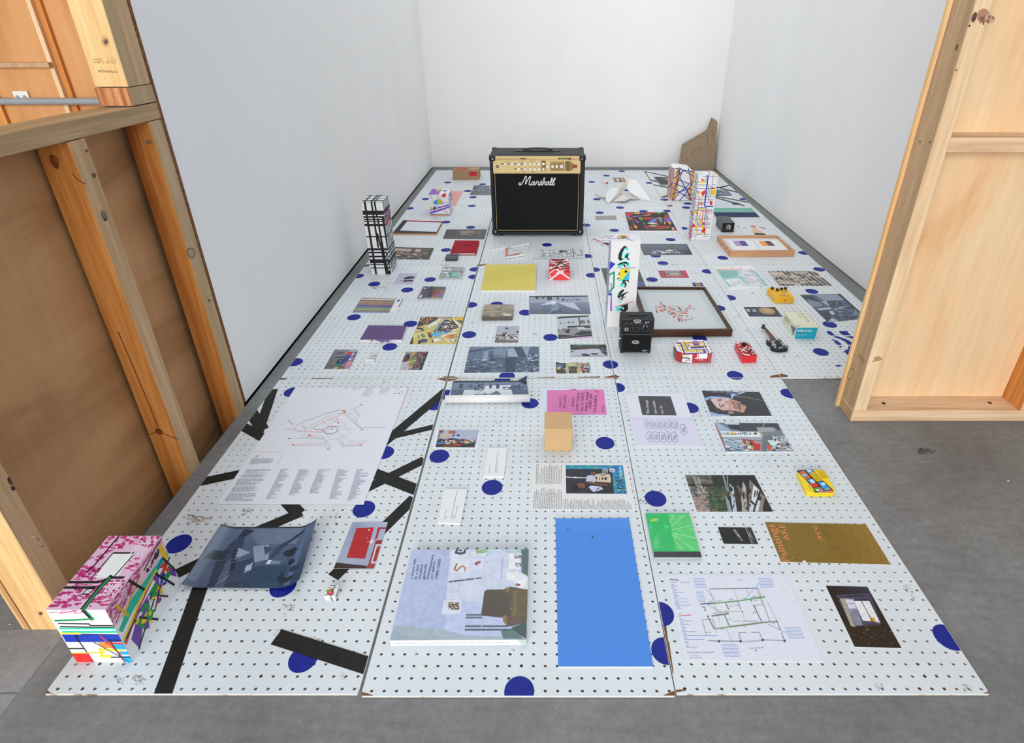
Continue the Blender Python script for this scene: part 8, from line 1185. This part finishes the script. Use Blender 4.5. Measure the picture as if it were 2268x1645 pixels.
U('street_print', 'grey-blue photo of a street, partly behind the amplifier', 'photograph', [(1050, 410.5), (1096, 411), (1092, 432.5), (1040, 432)], [('g', ['3c4a5a', '55657a', '4a586a', '34424f'], FULL), ('s', BWP, 70, (.16, .1), FULL, 5)], mat='gloss', base='4a586a', side='e4e6e8')
U('salmon_sheet', 'plain salmon pink sheet behind the patterned carton', 'paper', [(988, 423), (1026, 422.5), (1009, 455), (962, 455)], [('g', ['d89a94', 'dfa29a', 'd8988f', 'd49a92'], FULL)], base='d89a94')
U('corner_photo', 'tiny photo of a brick corridor beside crumpled paper model', 'photograph', [(1357.5, 393.5), (1382, 393.5), (1386, 402.5), (1361.5, 403)], [('g', ['5a5450', '6a5e58', '8a7a70', '7a6a60'], FULL), ('p', 'a86a54', [(0, 0), (.25, .1), (.18, 1), (.05, .9)]), ('p', 'a8684a', [(.7, .1), (1, .1), (1, 1), (.85, .95)]), ('p', 'd8d4d2', [(.3, .15), (.48, .15), (.46, .8), (.22, .8)]), ('p', '33383c', [(.48, .05), (.6, .05), (.7, .9), (.52, .9)]), ('p', 'd8d4d2', [(.6, .15), (.72, .2), (.86, .8), (.72, .8)])], base='6a5e58')
p = G(1336, 407.5); q = G(1346.5, 407.5)
t = Thing('tiny_red_box', 'tiny white and red box far back near the paper model', 'box', ((p.x + q.x)/2, p.y + .02, 0))
b = t.part('carton', MB().box(p.x, q.x, p.y, p.y + .04, .0002, .016, lin('ddd4d0')), 'ink'); art(b, t.loc, unit([(p.x, p.y, .016), (q.x, p.y, .016), (q.x, p.y, 0), (p.x, p.y, 0)]), (0, -1, 0), [('r', 'b8404a', .6, 0, 1, 1)])
# ---- black folder with tan edge
CB = (1440, 370, 60/1645)
quadF = [(1448.5, 391.5), (1496, 392.5), (1500, 408.5), (1463.5, 409)]
t, b, top = block('black_folder', 'black folder with a tan strip, beside the webbed carton', 'folder', quadF, .012, [('r', '3a3a3a', 0, 0, 1, 1), ('p', 'c89070', [(.45, .28), (1, .3), (1, .46), (.42, .4)]), ('p', 'd0d4d8', [(.35, .1), (1, .2), (1, .25), (.4, .16)])], None, '3a3a3a', 'b8b8c0', 'ink', 'cover')

# ---- crumpled paper model
CPm = (1300, 370, 160/2268)
t = Thing('paper_model', 'crumpled white paper model standing like folded wings', 'paper model', tuple(G(1385, 440))[:2] + (0,))
def pp(x, y, Y):
    p = onY(CPm[0] + x*CPm[2], CPm[1] + y*CPm[2], Y); p.z = max(p.z, .0035); return p
def pg(x, y, z=.0035): return G(CPm[0] + x*CPm[2], CPm[1] + y*CPm[2], z)
def leaf(name, tris, hexc):  # one white paper; light and shade put into each leaf's colour
    mb = MB()
    for P_ in tris: mb.face(P_, lin(hexc))
    o = t.part(name, mb, 'matte'); so = o.modifiers.new('thickness', 'SOLIDIFY'); so.thickness = .0012; return o
Yt = pg(680, 1140).y
A, B_, C_, D_, E_, F_ = pp(595, 860, Yt + .10), pp(720, 670, Yt + .2), pp(1020, 630, Yt + .24), pp(960, 800, Yt + .14), pg(680, 1140), pp(590, 1060, Yt + .03)
leaf('left_wing', [[A, D_, C_, B_], [F_, E_, D_, A]], 'dfe3e6')
T1, T2 = pp(1255, 410, Yt + .33), pp(1280, 480, Yt + .3)
M1 = pp(1190, 720, Yt + .22)
leaf('fold', [[D_, C_, T1], [D_, T1, T2, M1], [E_, D_, M1]], 'c9c6c0')
R1, R2, R3, R4, R5, R6, R7 = pp(1285, 430, Yt + .3), pp(1390, 385, Yt + .3), pp(1560, 420, Yt + .28), pp(1720, 640, Yt + .2), pg(2030, 1070), pg(1690, 1025), pp(1270, 700, Yt + .2)
R8 = pp(1430, 840, Yt + .13)
leaf('right_wing', [[R7, R8, R2, R1], [R8, R4, R3, R2], [R8, R6, R5, R4]], 'e6eaee')
leaf('inner_sheet', [[pg(780, 1085), pg(1190, 1065, .02), pg(1380, 975, .02), pg(1090, 815, .03)], [pg(1100, 780, .04), pg(1380, 975, .021), pg(1690, 1022, .003)]], 'd6d4cc')
leaf('tail_flap', [[pp(225, 810, Yt + .26), pp(580, 845, Yt + .18), pp(585, 960, Yt + .1), pp(350, 950, Yt + .18)]], 'd0d4d6')

# ---- cardboard cutout leaning on the corner
CC_ = (1460, 250, 340/1598)
t = Thing('cardboard_cutout', 'tall fin-shaped grey cardboard cutout leaning in the back corner', 'cutout', (1.38, 5.38, 0))
Yb, Yl = 5.355, 5.445
pts = [(195, 590), (237, 330), (495, 178), (546, 48), (606, 92), (570, 606)]
def lean(x, y):
    u, v = CC_[0] + x*CC_[2], CC_[1] + y*CC_[2]
    Y = Yb + (Yl - Yb)*(606 - y)/560
    return onY(u, v, Y)
ring = [lean(x, y) for x, y in pts]
zmin = min(p.z for p in ring)
for p in ring:
    if p.z < .03: p.z = .0004
b = t.part('board', MB().prism(ring, (0, .006, 0)), 'cardboard_grey')
cr = [('l', '5a4c3e', 3.5, P_) for P_ in ([(250, 350), (320, 415), (440, 330)], [(260, 345), (360, 370)], [(250, 400), (235, 500)], [(430, 340), (330, 420), (290, 480), (320, 540)], [(300, 470), (350, 410)], [(385, 455), (350, 540)], [(470, 530), (380, 580)], [(470, 530), (545, 540), (552, 420), (535, 410), (540, 345)], [(410, 225), (420, 250), (460, 240)], [(490, 225), (515, 222), (512, 245), (492, 248), (490, 225)], [(540, 180), (572, 238), (540, 240)], [(545, 60), (528, 150)], [(500, 180), (450, 230)], [(480, 440), (450, 490), (440, 520)], [(237, 335), (300, 330)], [(400, 450), (440, 340)], [(500, 250), (505, 300), (560, 420)])] + [('p', '6e5e4e', [(470, 430), (482, 440), (460, 490), (450, 492)]), ('p', '7a6a58', [(425, 345), (440, 338), (340, 425), (325, 418)])]
art(b, t.loc, lambda u, v: lean((u - CC_[0])/CC_[2], (v - CC_[1])/CC_[2]), (0, -1, 0), cr, CC_, name='score_line')

# ================================================================== GUITAR AMPLIFIER
x0, x1, y0, y1, hh = -.343, .237, 3.488, 3.735, .512
t = Thing('guitar_amplifier', 'large black guitar amplifier with gold control panel and white script logo', 'amplifier', ((x0 + x1)/2, 3.61, 0))
zf_ = .012
mb = MB()
fr_w, rec = .030, .012
cab = bev(t.part('cabinet', MB().box(x0, x1, y0 + .014, y1, zf_, hh), 'tolex'), .012, 3)
def rail(a, b_, c, d): return bev(t.part('front_rail', MB().box(a, b_, y0, y0 + .016, c, d), 'tolex', cab), .006, 2)
px = lambda X: 1040 + X*.1824
def zz(Y): return onY(1190, 300 + Y*.1824, y0).z
zp1, zp0 = zz(250), zz(456)                               # gold panel
gx0, gx1 = onY(px(288), 383, y0).x, onY(px(1345), 383, y0).x
zg0 = zz(1172)
rail(x0 + .001, gx0, zf_ + .001, hh - .001); rail(gx1, x1 - .001, zf_ + .001, hh - .001); rail(gx0 + .0005, gx1 - .0005, zp1 + .0005, hh - .001); rail(gx0 + .0005, gx1 - .0005, zf_ + .001, zg0 - .001)
gp_ = t.part('control_panel', MB().box(gx0, gx1, y0 + .006, y0 + .015, zp0, zp1), 'gold_panel')
gc = t.part('grille', MB().box(gx0, gx1, y0 + .008, y0 + .0145, zg0, zp0 - .0005), 'grille_cloth')
ya_ = y0 + .0078; i0, i1, k0, k1 = gx0 + .007, gx1 - .007, zg0 + .009, zp0 - .006
for nm, a in (('gold_piping', (i0, i0 + .002, k0, k1)), ('gold_piping', (i1 - .002, i1, k0, k1)), ('gold_piping', (i0 + .0022, i1 - .0022, k0, k0 + .002)), ('gold_piping', (gx0, gx1, zp0 - .004, zp0 - .001))):
    t.part(nm, MB().box(a[0], a[1], ya_ - .002, ya_, a[2], a[3]), 'gold_trim', gc)
yp = y0 + .006
CAm = (1040, 300, .1824)
art(gp_, t.loc, yface(yp), (0, -1, 0), [('r', 'a8884c', 295, 292, 1342, 300), ('t', '3c2c14', 'Advanced Valvestate Technology', (345, 286), (605, 286), (345, 275)), ('r', '1c1612', 615, 274, 685, 287), ('t', 'e4c890', 'AVT 100', (622, 285), (678, 285), (622, 277)), ('l', '8a6c38', 2, [(690, 281), (800, 281)]), ('p', '1c1612', [(1080, 272), (1240, 270), (1215, 294), (1180, 288), (1072, 288)]), ('t', 'e8dcc0', 'VALVESTATE', (1088, 286), (1205, 286), (1088, 276)), ('t', 'b02020', '2000', (1216, 290), (1275, 290), (1220, 276)), ('r', '8c7444', 872, 305, 926, 430), ('r', '9a8048', 980, 318, 1145, 430), ('p', '8c7444', [(1155, 320), (1225, 320), (1255, 335), (1268, 375), (1255, 412), (1225, 432), (1155, 432)]), ('r', '6a562e', 1186, 322, 1203, 430), ('r', '3c3220', 1192, 326, 1197, 426), ('r', '2c2418', 1165, 312, 1225, 319), ('r', '2c2418', 876, 308, 922, 318)] + [('r', '8a7038', x, 314, x + 60, 319) for x in (445, 605, 735)] + [('l', '8a7038', 1.6, [(1150, y), (1155, y)]) for y in (340, 360, 380, 400)] + [('r', '8a7038', x, 436, x + 40, 441) for x in (640, 750)], CAm)
def ampp(x, y, d=0): return onY(px(x), 300 + y*.1824, yp) + Vector((0, -d, 0))
for x, y in ((437, 343), (518, 343), (598, 343), (678, 343), (742, 343), (792, 343), (843, 343), (897, 341), (598, 405), (678, 405), (742, 405), (792, 405), (843, 405), (897, 405), (950, 373), (1008, 373), (1060, 373), (1117, 373)):
    p = ampp(x, y); s = 1.18 if x == 1117 else 1
    t.part('knob_skirt', MB().cyl(p, (0, -.003, 0), .0098*s, .0092*s, 16), 'brass_plate', gp_)
    k = t.part('knob', MB().cyl(p + Vector((0, -.003, 0)), (0, -.011, 0), .0088*s, .0078*s, 16), 'knob_white', gp_)
for x, y in ((398, 343), (478, 343), (557, 343), (637, 343), (557, 405), (637, 405)):
    p = ampp(x, y); mb = MB().box(p.x - .006, p.x + .006, p.y - .003, p.y, p.z - .0028, p.z + .0028); bev(t.part('push_switch', mb, 'black_plastic', gp_), .002)
p = ampp(338, 375); t.part('jack_socket', MB().cyl(p, (0, -.004, 0), .0088, n=18), 'black_plastic', gp_); t.part('jack_hole', MB().cyl(p + Vector((0, -.004, 0)), (0, -.0006, 0), .004), 'chrome', gp_)
p = ampp(1282, 373); bev(t.part('power_switch', MB().box(p.x - .011, p.x + .011, p.y - .006, p.y, p.z - .009, p.z + .009), 'black_plastic', gp_), .001); bev(t.part('switch_rocker', MB().box(p.x - .009, p.x + .009, p.y - .009, p.y - .0058, p.z - .007, p.z + .007), 'red_lamp', gp_), .001)
LG = [[(622, 577), (608, 574), (597, 584), (602, 599), (618, 602), (634, 590), (652, 558), (668, 520), (682, 494), (690, 497), (687, 530), (681, 566), (679, 592)], [(679, 592), (697, 558), (716, 522), (734, 496), (743, 497), (737, 525), (727, 560), (722, 588), (728, 602), (742, 596)],
      [(785, 566), (773, 559), (758, 568), (750, 587), (755, 601), (768, 598), (782, 580), (790, 560)], [(790, 560), (784, 588), (790, 601), (802, 592)], [(802, 592), (816, 566), (815, 552), (822, 560), (840, 558), (834, 580), (832, 597), (842, 601)], [(842, 601), (858, 580), (872, 548), (876, 566), (879, 588), (868, 602), (852, 598)], [(879, 592), (896, 562), (910, 530), (914, 515), (906, 512), (898, 540), (890, 575), (886, 602)], [(886, 602), (898, 574), (912, 558), (920, 562), (915, 585), (917, 600), (928, 596)],
      [(962, 564), (950, 558), (936, 568), (928, 586), (932, 600), (944, 598), (957, 580), (966, 560)], [(966, 560), (960, 588), (966, 601), (976, 592)], [(974, 594), (990, 570), (1004, 535), (1006, 517), (998, 515), (988, 545), (980, 582), (984, 601), (996, 596)], [(996, 596), (1014, 572), (1036, 535), (1043, 518), (1034, 515), (1018, 545), (1006, 582), (1010, 603), (1030, 594), (1028, 578)]]
lg = MB()
for k, P_ in enumerate(LG):
    Q = [ampp(x, y) + Vector((0, -.0005 - .00005*k, 0)) for x, y in P_]
    wdt = .0025
    for a, c in zip(Q, Q[1:]):
        d = (c - a); d.normalize(); n = Vector((-d.z, 0, d.x))*wdt; e_ = d*wdt*.5
        lg.prism([a - e_ + n, c + e_ + n, c + e_ - n, a - e_ - n], (0, .004, 0))
lo = t.part('script_logo', lg, 'knob_white', gc, label='white cursive maker logo')
# corner protectors, screws, feet, top handle
for xa, sx in ((x0, 1), (x1, -1)):
    for za, sz in ((zf_, 1), (hh, -1)):
        mb = MB(); a, c = sorted((xa - sx*.0025, xa + sx*.036)); e_, g_ = sorted((za - sz*.0025, za + sz*.036))
        mb.box(a, c, y0 - .004, y0 + .040, e_, g_); cp = bev(t.part('corner_cap', mb, 'black_plastic', cab), .010, 3)
        t.part('screw', MB().cyl((xa + sx*.021, y0 - .0042, za + sz*.021), (0, -.0015, 0), .0042, n=12), 'chrome', cab)
    for za in (hh,):
        a, c = sorted((xa - sx*.0025, xa + sx*.03)); bev(t.part('corner_cap', MB().box(a, c, y1 - .034, y1 + .003, hh - .032, hh + .003), 'black_plastic', cab), .009, 3)
    for y in (y0 + .03, y1 - .03): t.part('foot', MB().cyl((xa + sx*.055, y, .0003), (0, 0, .0125), .011, .014), 'black_plastic')
xm = (x0 + x1)/2; ym = (y0 + y1)/2 + .02
bev(t.part('handle_plate', MB().box(xm - .145, xm + .145, ym - .03, ym + .03, hh + .0003, hh + .004), 'black_plastic', cab), .003)
hp = [(-.095, .002), (-.08, .008), (-.05, .012), (0, .013), (.05, .012), (.08, .008), (.095, .002)]
mb = MB()
for (a, za), (c, zc_) in zip(hp, hp[1:]): mb.prism([(xm + a, ym - .013, hh + za + .005), (xm + c, ym - .013, hh + zc_ + .005), (xm + c, ym + .013, hh + zc_ + .005), (xm + a, ym + .013, hh + za + .005)], (0, 0, -.006))
t.part('strap_handle', mb, 'tolex', cab)
